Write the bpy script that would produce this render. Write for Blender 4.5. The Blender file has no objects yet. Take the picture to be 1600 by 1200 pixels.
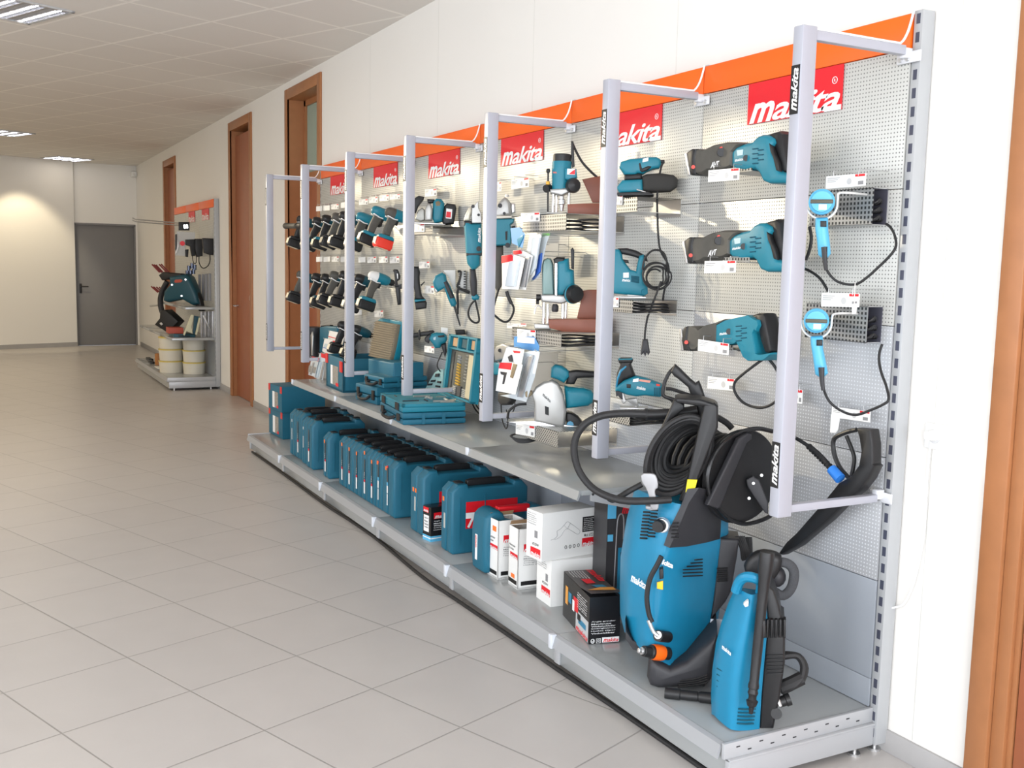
import bpy, bmesh, math, random
from mathutils import Vector, Matrix
random.seed(7)
PI = math.pi
SC = bpy.context.scene
COL = SC.collection
V = Vector

# ------------------------------------------------------------------ camera
CAM = V((-2.5421, -2.2714, 1.5530))
YAW, PITCH, ROLL, FPX = 0.48486, -0.11416, 0.02190, 1590.65
fw = V((math.sin(YAW)*math.cos(PITCH), math.cos(YAW)*math.cos(PITCH), math.sin(PITCH)))
r0 = V((math.cos(YAW), -math.sin(YAW), 0))
u0 = r0.cross(fw)
RT = math.cos(ROLL)*r0 + math.sin(ROLL)*u0
UP = -math.sin(ROLL)*r0 + math.cos(ROLL)*u0
cd = bpy.data.cameras.new('camera'); cam = bpy.data.objects.new('camera', cd); COL.objects.link(cam)
cd.sensor_fit = 'HORIZONTAL'; cd.sensor_width = 36; cd.lens = FPX/1600*36; cd.clip_start = .05; cd.clip_end = 200
m = Matrix.Identity(4)
for i in range(3):
    m[i][0], m[i][1], m[i][2], m[i][3] = RT[i], UP[i], -fw[i], CAM[i]
cam.matrix_world = m
SC.camera = cam

def ray(u, v):
    return fw + RT*((u-800)/FPX) - UP*((v-600)/FPX)
def at(u, v, X=None, Y=None, Z=None):
    """point seen at (u,v) of the photograph on the plane x=X, y=Y or z=Z"""
    d = ray(u, v)
    if X is not None: t = (X-CAM.x)/d.x
    elif Y is not None: t = (Y-CAM.y)/d.y
    else: t = (Z-CAM.z)/d.z
    return CAM + d*t
def crop(u, v, k):
    """coordinates measured in an enlarged detail of the photograph"""
    return lambda p: (u+p[0]/k, v+p[1]/k)

# ------------------------------------------------------------------ materials
MATS = {}
def mat(name, col, rough=.5, metal=0., spec=.5, noise=0., nscale=30., bump=0., bscale=200., coat=0., emit=None, estr=0., alpha=1., trans=0., ior=1.45):
    if name in MATS: return MATS[name]
    M = bpy.data.materials.new(name); M.use_nodes = True
    nt = M.node_tree; b = nt.nodes['Principled BSDF']
    c = (*col, 1)
    b.inputs['Base Color'].default_value = c
    b.inputs['Roughness'].default_value = rough
    b.inputs['Metallic'].default_value = metal
    b.inputs['Specular IOR Level'].default_value = spec
    b.inputs['Coat Weight'].default_value = coat
    b.inputs['Transmission Weight'].default_value = trans
    b.inputs['IOR'].default_value = ior
    b.inputs['Alpha'].default_value = alpha
    if emit:
        b.inputs['Emission Color'].default_value = (*emit, 1); b.inputs['Emission Strength'].default_value = estr
    g = nt.nodes.new('ShaderNodeNewGeometry')
    if noise:
        n = nt.nodes.new('ShaderNodeTexNoise'); n.inputs['Scale'].default_value = nscale; n.inputs['Detail'].default_value = 4
        nt.links.new(g.outputs['Position'], n.inputs['Vector'])
        mx = nt.nodes.new('ShaderNodeMix'); mx.data_type = 'RGBA'
        mx.inputs['A'].default_value = tuple(x*(1-noise) for x in col)+(1,)
        mx.inputs['B'].default_value = tuple(min(1, x*(1+noise)) for x in col)+(1,)
        nt.links.new(n.outputs['Fac'], mx.inputs['Factor']); nt.links.new(mx.outputs['Result'], b.inputs['Base Color'])
    if bump:
        n2 = nt.nodes.new('ShaderNodeTexNoise'); n2.inputs['Scale'].default_value = bscale
        nt.links.new(g.outputs['Position'], n2.inputs['Vector'])
        bp = nt.nodes.new('ShaderNodeBump'); bp.inputs['Strength'].default_value = bump; bp.inputs['Distance'].default_value = .002
        nt.links.new(n2.outputs['Fac'], bp.inputs['Height']); nt.links.new(bp.outputs['Normal'], b.inputs['Normal'])
    MATS[name] = M
    return M

class N:
    """tiny node-graph helper"""
    def __init__(s, M): s.nt = M.node_tree
    def new(s, t, **kw):
        n = s.nt.nodes.new(t)
        for k, v in kw.items(): setattr(n, k, v)
        return n
    def put(s, sock, v):
        if hasattr(v, 'links') or isinstance(v, bpy.types.NodeSocket): s.nt.links.new(v, sock)
        else: sock.default_value = v
    def math(s, op, a, b=0., c=None):
        n = s.new('ShaderNodeMath', operation=op); s.put(n.inputs[0], a); s.put(n.inputs[1], b)
        if c is not None: s.put(n.inputs[2], c)
        return n.outputs[0]
    def mix(s, f, a, b):
        n = s.new('ShaderNodeMix', data_type='RGBA'); s.put(n.inputs['Factor'], f)
        s.put(n.inputs['A'], a if not isinstance(a, tuple) else (*a, 1)); s.put(n.inputs['B'], b if not isinstance(b, tuple) else (*b, 1))
        return n.outputs['Result']
    def pos(s, obj=False):
        if obj: o = s.new('ShaderNodeTexCoord').outputs['Object']
        else: o = s.new('ShaderNodeNewGeometry').outputs['Position']
        x = s.new('ShaderNodeSeparateXYZ'); s.nt.links.new(o, x.inputs[0]); return x.outputs[0], x.outputs[1], x.outputs[2]
    def noise(s, scale, detail=3, vec=None):
        n = s.new('ShaderNodeTexNoise'); n.inputs['Scale'].default_value = scale; n.inputs['Detail'].default_value = detail
        s.nt.links.new(vec if vec is not None else s.new('ShaderNodeNewGeometry').outputs['Position'], n.inputs['Vector']); return n.outputs['Fac']
def bsdf(M): return M.node_tree.nodes['Principled BSDF']
def grid_mat(name, size, ang, org, base, line, lw, rough, var=.04, cloud=.05, cscale=2.5, bump=True, spec=.5, soft=.3):
    M = mat(name, base, rough, spec=spec); h = N(M); b = bsdf(M)
    x, y, z = h.pos()
    ca, sa = math.cos(ang), math.sin(ang)
    dx = h.math('SUBTRACT', x, org[0]); dy = h.math('SUBTRACT', y, org[1])
    p = h.math('DIVIDE', h.math('ADD', h.math('MULTIPLY', dx, ca), h.math('MULTIPLY', dy, sa)), size[0])
    q = h.math('DIVIDE', h.math('SUBTRACT', h.math('MULTIPLY', dy, ca), h.math('MULTIPLY', dx, sa)), size[1])
    def edge(t, s):
        f = h.math('FRACT', t); e = h.math('MINIMUM', f, h.math('SUBTRACT', 1., f)); return h.math('MULTIPLY', e, s)
    e = h.math('MINIMUM', edge(p, size[0]), edge(q, size[1]))
    mr = h.new('ShaderNodeMapRange'); h.put(mr.inputs['Value'], e)
    mr.inputs['From Min'].default_value = lw*soft; mr.inputs['From Max'].default_value = lw; 
    msk = mr.outputs[0]
    cmb = h.new('ShaderNodeCombineXYZ'); h.put(cmb.inputs[0], h.math('FLOOR', p)); h.put(cmb.inputs[1], h.math('FLOOR', q))
    wn = h.new('ShaderNodeTexWhiteNoise'); h.nt.links.new(cmb.outputs[0], wn.inputs['Vector'])
    t1 = h.mix(wn.outputs['Value'], tuple(c*(1-var) for c in base), tuple(c*(1+var) for c in base))
    cl = h.noise(cscale, 6)
    t2 = h.mix(cl, tuple(c*(1-cloud*2) for c in base), tuple(min(1, c*(1+cloud*2)) for c in base))
    t = h.mix(.5, t1, t2)
    h.nt.links.new(h.mix(msk, line, t), b.inputs['Base Color'])
    if bump:
        bp = h.new('ShaderNodeBump'); bp.inputs['Strength'].default_value = .4; bp.inputs['Distance'].default_value = .002
        h.nt.links.new(msk, bp.inputs['Height']); h.nt.links.new(bp.outputs['Normal'], b.inputs['Normal'])
    return M
def peg_mat(name, base, hole, pitch=.0125, r=.0027, rough=.38, metal=.25):
    M = mat(name, base, rough, metal); h = N(M); b = bsdf(M)
    x, y, z = h.pos()
    def c(t): return h.math('SUBTRACT', h.math('FRACT', h.math('DIVIDE', t, pitch)), .5)
    a, d = c(y), c(z)
    rr = h.math('SQRT', h.math('ADD', h.math('MULTIPLY', a, a), h.math('MULTIPLY', d, d)))
    mk = h.math('LESS_THAN', rr, r/pitch)
    h.nt.links.new(h.mix(mk, base, hole), b.inputs['Base Color'])
    h.put(b.inputs['Roughness'], h.math('ADD', rough, h.math('MULTIPLY', mk, .5)))
    return M

# ------------------------------------------------------------------ geometry
class G:
    def __init__(s): s.bm = bmesh.new(); s.lay = s.bm.faces.layers.int.new('stamp')
    def mk(s, i):
        """give everything added since the last call the material number i"""
        for f in s.bm.faces:
            if f[s.lay] == 0: f[s.lay] = 1; f.material_index = i
        return s
    def _new(s, n0): s.bm.verts.ensure_lookup_table(); return s.bm.verts[n0:]
    def box(s, lo, hi, bev=0., R=None, seg=2):
        n0 = len(s.bm.verts); lo = V(lo); hi = V(hi); c = (lo+hi)/2; d = hi-lo
        r = bmesh.ops.create_cube(s.bm, size=1)
        vs = r['verts']
        for v in vs: v.co = V((v.co.x*d.x, v.co.y*d.y, v.co.z*d.z))
        if bev > 0:
            ed = list({e for v in vs for e in v.link_edges})
            bmesh.ops.bevel(s.bm, geom=ed, offset=min(bev, .45*min(abs(d.x), abs(d.y), abs(d.z))), segments=seg, affect='EDGES', profile=.5)
        vs = s._new(n0) if bev > 0 else vs
        if bev > 0:
            s.bm.verts.index_update(); s.bm.verts.ensure_lookup_table(); vs = s.bm.verts[n0:]
        for v in vs:
            if R is not None: v.co = R @ v.co
            v.co += c
        return s
    def cbox(s, c, size, bev=0., R=None):
        c = V(c); d = V(size)/2
        return s.box(c-d, c+d, bev, R)
    def rings(s, rs, cap0=True, cap1=True, closed=True):
        vr = [[s.bm.verts.new(p) for p in r] for r in rs]
        n = len(rs[0])
        for a, b in zip(vr, vr[1:]):
            for i in range(n if closed else n-1):
                j = (i+1) % n
                try: s.bm.faces.new((a[i], a[j], b[j], b[i]))
                except ValueError: pass
        if cap0 and n > 2: s.bm.faces.new(list(reversed(vr[0])))
        if cap1 and n > 2: s.bm.faces.new(vr[-1])
        return s
    def cyl(s, p0, p1, ra, rb=None, seg=16):
        rb = ra if rb is None else rb
        return s.lathe([(ra, 0), (rb, 1)], p0, p1, seg)
    def lathe(s, prof, p0, p1, seg=16):
        """prof: (radius, fraction along p0->p1)"""
        p0 = V(p0); p1 = V(p1); d = p1-p0; w = d.normalized()
        a = w.orthogonal().normalized(); b = w.cross(a)
        rs = []
        for r, t in prof:
            r = max(r, 1e-5)
            rs.append([p0+d*t+(a*math.cos(2*PI*i/seg)+b*math.sin(2*PI*i/seg))*r for i in range(seg)])
        return s.rings(rs)
    def ball(s, c, r, seg=14, R=None):
        c = V(c); r = (r, r, r) if not hasattr(r, '__len__') else r
        rs = []
        k = seg//2
        for j in range(k+1):
            t = -PI/2+PI*j/k; cz = math.sin(t); cr = max(math.cos(t), 1e-4)
            ring = []
            for i in range(seg):
                p = V((r[0]*cr*math.cos(2*PI*i/seg), r[1]*cr*math.sin(2*PI*i/seg), r[2]*cz))
                ring.append(c+(R @ p if R is not None else p))
            rs.append(ring)
        return s.rings(rs)
    def tube(s, pts, r, seg=8, smooth=4, closed=False, rads=None):
        pts = [V(p) for p in pts]
        if smooth and len(pts) > 2: pts = cr(pts, smooth, closed)
        n = len(pts); a = None; rs = []
        for i, p in enumerate(pts):
            if closed: t = pts[(i+1) % n]-pts[i-1]
            else: t = pts[min(i+1, n-1)]-pts[max(i-1, 0)]
            if t.length < 1e-9: t = V((0, 0, 1))
            t.normalize()
            if a is None: a = t.orthogonal().normalized()
            else:
                a = a-t*a.dot(t)
                a = a.normalized() if a.length > 1e-6 else t.orthogonal().normalized()
            b = t.cross(a)
            q = r if rads is None else rads[0]+(rads[1]-rads[0])*i/(n-1)
            rs.append([p+(a*math.cos(2*PI*k/seg)+b*math.sin(2*PI*k/seg))*q for k in range(seg)])
        if closed: rs.append(rs[0]); return s.rings(rs, False, False)
        return s.rings(rs)
    def slab(s, prof, lo, hi, r=0., ax='x', n=3, sm=0):
        """closed outline given as pairs in the plane across ax, filled between lo and hi with rounded rims"""
        pr = [V((p[0], p[1])) for p in prof]
        if sm: pr = chaikin(pr, sm)
        ar = sum(pr[i-1].x*pr[i].y-pr[i].x*pr[i-1].y for i in range(len(pr)))
        if ar < 0: pr.reverse()
        def mk(q, t):
            if callable(ax): return ax(q, t)
            if ax == 'x': return V((t, q.x, q.y))
            if ax == 'y': return V((q.x, t, q.y))
            return V((q.x, q.y, t))
        if lo > hi: lo, hi = hi, lo
        r = min(r, (hi-lo)*.49)
        lay = []
        if r > 0:
            for i in range(n+1):
                a = PI/2*i/n; lay.append((lo+r*(1-math.sin(a)), r*(1-math.cos(a))))
            L = [(lo+r*(1-math.sin(PI/2*i/n)), r*(1-math.cos(PI/2*i/n))) for i in range(n, -1, -1)]
            L += [(hi-(t-lo), d) for t, d in reversed(L)]
        else: L = [(lo, 0), (hi, 0)]
        k = 1.
        for k in (1., .7, .45, .25, .12, 0.):
            if k == 0 or r == 0 or simple(inset(pr, r*k)): break
        rs = [[mk(q, t) for q in inset(pr, d*k)] for t, d in L]
        return s.rings(rs)
    def sl(s, F, pts, d0, d1, r=0., c=None, sm=0, n=3):
        """an outline seen in the frame F filled from depth d0 (front) to d1"""
        if c: pts = [c(p) for p in pts]
        return s.slab([F.P(p[0], p[1], d0) for p in pts], d0, d1, r, lambda q, t: F.B+F.ex*q.x+F.n*t+V((0, 0, q.y)), n, sm)
    def tb(s, F, pts, r, d, c=None, seg=8, smooth=4, closed=False, rads=None):
        """tube through points seen in the frame F; each point (u, v[, depth])"""
        q = []
        for p in pts:
            dd = p[2] if len(p) > 2 else d
            a = c(p) if c else p
            q.append(F.p(a[0], a[1], dd))
        return s.tube(q, r, seg, smooth, closed, rads)
    def quad(s, a, b, c, d):
        f = [s.bm.verts.new(V(p)) for p in (a, b, c, d)]; s.bm.faces.new(f); return s
    def xf(s, M): bmesh.ops.transform(s.bm, matrix=M, verts=s.bm.verts); return s
def chaikin(p, n):
    for _ in range(n):
        q = []
        for i in range(len(p)):
            a, b = p[i], p[(i+1) % len(p)]
            q += [a*.75+b*.25, a*.25+b*.75]
        p = q
    return p
def simple(p):
    """no two sides of the closed outline cross and it keeps its turning sense"""
    n = len(p)
    def o(a, b, c): return (b.x-a.x)*(c.y-a.y)-(b.y-a.y)*(c.x-a.x)
    if sum(p[i-1].x*p[i].y-p[i].x*p[i-1].y for i in range(n)) <= 0: return False
    for i in range(n):
        a, b = p[i], p[(i+1) % n]
        for j in range(i+2, n):
            if i == 0 and j == n-1: continue
            c, d = p[j], p[(j+1) % n]
            if o(a, b, c)*o(a, b, d) < 0 and o(c, d, a)*o(c, d, b) < 0: return False
    return True
def inset(p, d):
    if d == 0: return p
    n = len(p); out = []
    for i in range(n):
        a, b, c = p[i-1], p[i], p[(i+1) % n]
        e1 = (b-a); e2 = (c-b)
        n1 = V((-e1.y, e1.x)).normalized() if e1.length > 1e-9 else V((0, 0))
        n2 = V((-e2.y, e2.x)).normalized() if e2.length > 1e-9 else n1
        m_ = n1+n2
        if m_.length < 1e-6: m_ = n1
        m_.normalize(); k = max(.5, m_.dot(n1))
        out.append(b+m_*(d/k))
    return out
def cr(p, n, closed=False):
    out = []; L = len(p)
    rng = range(L if closed else L-1)
    for i in rng:
        if closed: a, b, c, d = p[i-1], p[i], p[(i+1) % L], p[(i+2) % L]
        else: a, b, c, d = p[max(i-1, 0)], p[i], p[i+1], p[min(i+2, L-1)]
        for k in range(n):
            t = k/n
            out.append(.5*((2*b)+(c-a)*t+(2*a-5*b+4*c-d)*t*t+(3*b-a-3*c+d)*t**3))
    if not closed: out.append(p[-1])
    return out
def ell(cx, cy, rx, ry, n=24, a0=0, a1=2*PI):
    full = abs(a1-a0-2*PI) < 1e-6
    return [(cx+rx*math.cos(a0+(a1-a0)*i/(n if full else n-1)), cy+ry*math.sin(a0+(a1-a0)*i/(n if full else n-1))) for i in range(n)]
def rot(ax, deg): return Matrix.Rotation(math.radians(deg), 3, ax)

# ------------------------------------------------------------------ objects
def setp(o, label=None, cat=None, group=None, kind=None):
    if label: o['label'] = label
    if cat: o['category'] = cat
    if group: o['group'] = group
    if kind: o['kind'] = kind
    return o
def thing(name, label, cat, loc=(0, 0, 0), group=None):
    o = bpy.data.objects.new(name, None); COL.objects.link(o); o.location = V(loc); o.empty_display_size = .05
    return setp(o, label, cat, group)
def wloc(o):
    p = V((0, 0, 0))
    while o is not None: p = p+o.location; o = o.parent
    return p
def part(name, g, mt, parent=None, label=None, smooth=35, org=None, kind=None):
    """a mesh object; g is built in world coordinates and moved under its parent (or to its own origin)"""
    me = bpy.data.meshes.new(name)
    bmesh.ops.remove_doubles(g.bm, verts=g.bm.verts, dist=1e-6)
    bmesh.ops.recalc_face_normals(g.bm, faces=g.bm.faces)
    base = wloc(parent) if parent is not None else (V(org) if org is not None else V((0, 0, 0)))
    bmesh.ops.translate(g.bm, verts=g.bm.verts, vec=-base)
    g.bm.to_mesh(me); g.bm.free()
    if smooth:
        for f in me.polygons: f.use_smooth = True
        me.set_sharp_from_angle(angle=math.radians(smooth))
    for q in (mt if isinstance(mt, (list, tuple)) else [mt]): me.materials.append(q)
    o = bpy.data.objects.new(name, me); COL.objects.link(o)
    if parent is not None: o.parent = parent
    else: o.location = base
    return setp(o, label, None, None, kind)
def solo(name, g, mt, label, cat, group=None, org=None, smooth=35):
    if org is None:
        xs = [v.co for v in g.bm.verts]
        org = (sum(p.x for p in xs)/len(xs), sum(p.y for p in xs)/len(xs), min(p.z for p in xs))
    return setp(part(name, g, mt, None, org=org, smooth=smooth), label, cat, group)
def struct(name, g, mt, parent=None, smooth=35, label=None):
    o = part(name, g, mt, parent, smooth=smooth, label=label)
    if parent is None: o['kind'] = 'structure'
    return o
def dup(root, delta, label=None, group=None, mats=None):
    r = root.copy(); COL.objects.link(r); r.location = root.location+V(delta)
    if label: r['label'] = label
    if group: r['group'] = group
    def kids(a, b):
        for ch in [c for c in bpy.data.objects if c.parent == a and c is not b]:
            c = ch.copy(); COL.objects.link(c); c.parent = b; c.matrix_parent_inverse = ch.matrix_parent_inverse
            if mats and ch.name.split('.')[0] in mats:
                c.data = ch.data.copy(); c.data.materials[0] = mats[ch.name.split('.')[0]]
            kids(ch, c)
    kids(root, r)
    return r
_TX = {}
LOGO = 'Makita'
def text_bm(s, shear=0., bold=0., space=1.):
    k = (s, shear, bold, space)
    if k not in _TX:
        c = bpy.data.curves.new('lettering', 'FONT'); c.body = s; c.size = 1; c.shear = shear; c.offset = bold; c.space_character = space; c.resolution_u = 3
        o = bpy.data.objects.new('lettering', c); me = bpy.data.meshes.new_from_object(o)
        vs = [v.co.copy() for v in me.vertices]; fs = [list(p.vertices) for p in me.polygons]
        x0 = min(p.x for p in vs); x1 = max(p.x for p in vs); y0 = min(p.y for p in vs); y1 = max(p.y for p in vs)
        vs = [((p.x-x0)/(x1-x0), (p.y-y0)/(y1-y0)) for p in vs]
        bpy.data.objects.remove(o); bpy.data.curves.remove(c); bpy.data.meshes.remove(me)
        _TX[k] = (vs, fs)
    return _TX[k]
def lettering(g, s, org, ex, ey, shear=.25, bold=.02, space=.92):
    """flat letters stretched over the box org + [0,1]*ex + [0,1]*ey"""
    org = V(org); ex = V(ex); ey = V(ey)
    if s == LOGO:          # tall first letter, then the rest
        lettering(g, 'm', org, ex*.30, ey*.84, .38, .03, 1.)
        return lettering(g, 'akita', org+ex*.275, ex*.725, ey, .34, .016, .9)
    vs, fs = text_bm(s, shear, bold, space)
    nv = [g.bm.verts.new(org+ex*a+ey*b) for a, b in vs]
    for f in fs:
        try: g.bm.faces.new([nv[i] for i in f])
        except ValueError: pass
    return g
def logo(g, org, ex, ey):
    """the bold slanted brand word with its base stroke under the last letters"""
    lettering(g, LOGO, org, ex, ey, .32, .028, .86)
    return g

class Fr:
    """an upright frame through B looking along the horizontal direction n: x to the viewer's right, depth along n"""
    def __init__(s, B, n):
        s.B = V(B); s.n = V((n[0], n[1], 0)).normalized(); s.ex = V((s.n.y, -s.n.x, 0))
    def p(s, u, v, d=0.):
        r = ray(u, v); t = (s.B+s.n*d-CAM).dot(s.n)/r.dot(s.n); return CAM+r*t
    def P(s, u, v, d=0.):
        q = s.p(u, v, d)-s.B; return (q.dot(s.ex), q.z)
def zat(P, v):
    """height at which the vertical through P passes image row v"""
    d = P-CAM; k = (600-v)/FPX
    # (d+z Z).UP = k (d+z Z).fw
    return P.z+(k*d.dot(fw)-d.dot(UP))/(UP.z-k*fw.z)
class Bx:
    """a box standing on z=Z0 seen from the corner b, with a on its left and c on its right (pixels of the bottom corners)"""
    def __init__(s, a, b, c, Z0, topv=None, h=None, square=True, la=None, lc=None):
        s.b = at(*b, Z=Z0); s.a = at(*a, Z=Z0); s.c = at(*c, Z=Z0)
        if square:
            e = (s.a-s.b); f = V((e.y, -e.x, 0)).normalized()
            if f.dot(s.c-s.b) < 0: f = -f
            s.c = s.b+f*(s.c-s.b).dot(f)
        if la: s.a = s.b+(s.a-s.b).normalized()*la
        if lc: s.c = s.b+(s.c-s.b).normalized()*lc
        s.h = h if h else zat(s.b, topv)-Z0
        s.Z0 = Z0; s.ea = s.a-s.b; s.ec = s.c-s.b; s.na = -s.ec.normalized(); s.nc = -s.ea.normalized()
    def P(s, x, y, z): return s.b+s.ea*x+s.ec*y+V((0, 0, z*s.h))
    def solid(s, g, bev=0., z0=0., z1=1., x0=0., x1=1., y0=0., y1=1.):
        la, lc = s.ea.length, s.ec.length
        pr = [(x0*la, y0*lc), (x1*la, y0*lc), (x1*la, y1*lc), (x0*la, y1*lc)]
        ua, uc = s.ea.normalized(), s.ec.normalized()
        return g.slab(pr, z0*s.h, z1*s.h, bev, lambda q, t: s.b+ua*q.x+uc*q.y+V((0, 0, t)), 2)
    def ctr(s): return s.b+s.ea*.5+s.ec*.5
    def fa(s, x, z, e=.0008): return s.P(1-x, 0, z)+s.na*e      # left face, x from its left edge
    def fc(s, x, z, e=.0008): return s.P(0, x, z)+s.nc*e        # right face, x from the corner
    def ft(s, x, y, e=.0008): return s.P(1-x, y, 1)+V((0, 0, e))
    def patch(s, g, f, x0, x1, z0, z1, e=.0008):
        f = getattr(s, f); return g.quad(f(x0, z0, e), f(x1, z0, e), f(x1, z1, e), f(x0, z1, e))
    def word(s, g, f, t, x0, x1, z0, z1, e=.0012, **k):
        f = getattr(s, f); o = f(x0, z0, e); lettering(g, t, o, f(x1, z0, e)-o, f(x0, z1, e)-o, **k); return g
# ------------------------------------------------------------------ palette
TEAL = mat('teal_plastic', (.010, .185, .260), .4, noise=.05, nscale=60, bump=.15, bscale=900)
TEALB = mat('teal_plastic_glossy', (.010, .20, .355), .33, noise=.03, nscale=40)
TEALC = mat('case_plastic', (.010, .120, .190), .5, noise=.06, nscale=25, bump=.2, bscale=600)
SKYB = mat('light_blue_plastic', (.10, .44, .70), .35)
BLACK = mat('black_plastic', (.012, .012, .013), .45, noise=.2, nscale=50)
RUB = mat('black_rubber', (.016, .016, .017), .6)
DGREY = mat('dark_grey_plastic', (.028, .028, .032), .5)
OLIVE = mat('grey_rubber_boot', (.080, .076, .066), .6, noise=.15, nscale=40)
GREYM = mat('cast_aluminium', (.40, .40, .39), .38, .6)
CHROME = mat('chrome', (.75, .75, .75), .18, 1.)
STEEL = mat('zinc_steel', (.62, .62, .62), .3, .85, noise=.06, nscale=20)
RED = mat('red_print', (.72, .010, .020), .45)
WHITE = mat('white_card', (.82, .82, .80), .6)
WPRINT = mat('white_print', (.85, .85, .85), .5)
ORANGE = mat('orange_sticker', (.95, .20, .03), .5)
YELLOW = mat('yellow_sticker', (.85, .72, .01), .5)
BLK = mat('black_print', (.008, .008, .009), .5)
PGREY = mat('grey_print', (.25, .25, .26), .6)
WOOD = mat('beech_veneer', (.36, .150, .060), .4, noise=.12, nscale=14)
WOODD = mat('beech_door_leaf', (.34, .112, .052), .42, noise=.12, nscale=10)
SHELF = mat('grey_shelf_paint', (.37, .385, .385), .22, .2, noise=.03, nscale=8)
POSTM = mat('silver_post_paint', (.42, .43, .485), .4, .1)
SIDE = mat('grey_upright_paint', (.44, .45, .465), .35, .15)
ORF = mat('orange_fascia', (.92, .13, .006), .38)
PEG = peg_mat('perforated_panel', (.55, .55, .52), (.21, .21, .20), r=.0025)
PEGL = peg_mat('perforated_panel_lit_holes', (.43, .44, .455), (.66, .68, .70), r=.0024)  # pale dots paint in the bright wall behind the holes
PLAIN = mat('grey_back_panel', (.31, .335, .37), .4, .15)
CARD = mat('brown_cardboard', (.42, .26, .14), .8)

# ------------------------------------------------------------------ room shell
WX = .06          # face of the wall the shelving stands against
CZ = 3.20
YB = -6.0; XL = -6.5; YF = 17.25
WALL = mat('white_wall_paint', (.80, .78, .74), .75, noise=.015, nscale=1.2, bump=.08, bscale=300)
FLOOR = grid_mat('floor_tiles', (.470, .455), math.radians(21.0), (-1.626, 1.988), (.50, .475, .455), (.30, .285, .27), .0042, .34, var=.035, cloud=.05, cscale=5)
CEIL = grid_mat('ceiling_tiles', (.625, .635), math.radians(24), (-1.24, 7.178), (.73, .70, .66), (.86, .83, .78), .016, .85, var=.015, cloud=.012, cscale=8, soft=.7)
BASEB = mat('grey_skirting_tile', (.36, .35, .345), .5, noise=.08, nscale=12)
DOORG = mat('grey_steel_door', (.19, .185, .185), .45, noise=.03, nscale=3)
g = G().box((XL-.1, YB-.1, -.1), (.4, YF+.6, 0)); struct('floor', g, FLOOR)
g = G().box((XL-.1, YB-.1, CZ), (.4, YF+.6, CZ+.1)); struct('ceiling', g, CEIL)

# right wall with openings for the doors
OPEN = [(-1.45, -.34, 3.10), (6.19, 7.26, 3.11), (8.62, 9.66, 3.08), (13.20, 14.23, 3.02)]
g = G(); y = YB
for a, b, h in OPEN:
    g.box((WX, y, 0), (WX+.16, a, CZ)); g.box((WX, a, h), (WX+.16, b, CZ)); y = b
g.box((WX, y, 0), (WX+.16, YF+.5, CZ)); struct('wall_right', g, WALL)
g = G()
for yy in (-.13, 1.27, 2.51, 3.75, 4.99):          # joint lines between the wall boards
    g.box((WX-.0006, yy-.0012, .08), (WX+.001, yy+.0012, CZ))
struct('trim_wall', g, mat('board_joint', (.62, .605, .57), .8))
g = G(); y = YB
for a, b, h in OPEN: g.box((WX-.011, y, 0), (WX, a-.001, .075), .002); y = b+.001
g.box((WX-.011, y, 0), (WX, YF-.2, .075), .002); struct('baseboard_right', g, BASEB)

# far wall: a straight stretch with the steel door, then a wing turned towards the room
P0 = V((-1.0, 17.25, 0)); P1 = V((-6.5, 15.3, 0)); d = (P1-P0).normalized(); nn = V((d.y, -d.x, 0))
g = G().box((-1.0, YF, 2.15), (WX+.16, YF+.15, CZ)).box((-1.2, YF, 0), (-.98, YF+.15, 2.15)).box((.02, YF, 0), (WX+.16, YF+.15, 2.15)); struct('wall_far', g, WALL)
P0b = P0+V((0.01, -.09, 0))
g = G(); g.rings([[P0b, P1, P1-nn*(-.15)+V((0, .3, 0)), P0+V((.01, .2, 0))], [p+V((0, 0, CZ)) for p in (P0b, P1, P1-nn*(-.15)+V((0, .3, 0)), P0+V((.01, .2, 0)))]]); struct('wall_far_wing', g, WALL)
w = (P1-P0b).normalized(); k = V((w.y, -w.x, 0)); k = k if k.y < 0 else -k
g = G(); q = [P0b, P1, P1+k*.012, P0b+k*.012]; g.rings([q, [p+V((0, 0, .075)) for p in q]])
struct('baseboard_far', g, BASEB)
g = G().box((-.965, YF+.03, .006), (.012, YF+.075, 2.135), .004); D = struct('door_1', g, DOORG)
g = G().box((-1.0, YF-.004, 0), (-.965, YF+.1, 2.15)).box((.005, YF-.004, 0), (.03, YF+.1, 2.15)).box((-1.0, YF-.004, 2.135), (.03, YF+.1, 2.165)); struct('door_frame', g, mat('door_frame_grey', (.21, .205, .205), .45), D)
g = G().cyl((-.905, YF+.03, 1.05), (-.905, YF-.025, 1.05), .011).tube([(-.905, YF-.025, 1.05), (-.87, YF-.03, 1.05), (-.78, YF-.03, 1.05)], .010, smooth=0)
g.box((-.925, YF+.02, .93), (-.885, YF+.031, 1.1), .004); struct('door_handle', g, BLACK, D)

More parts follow.
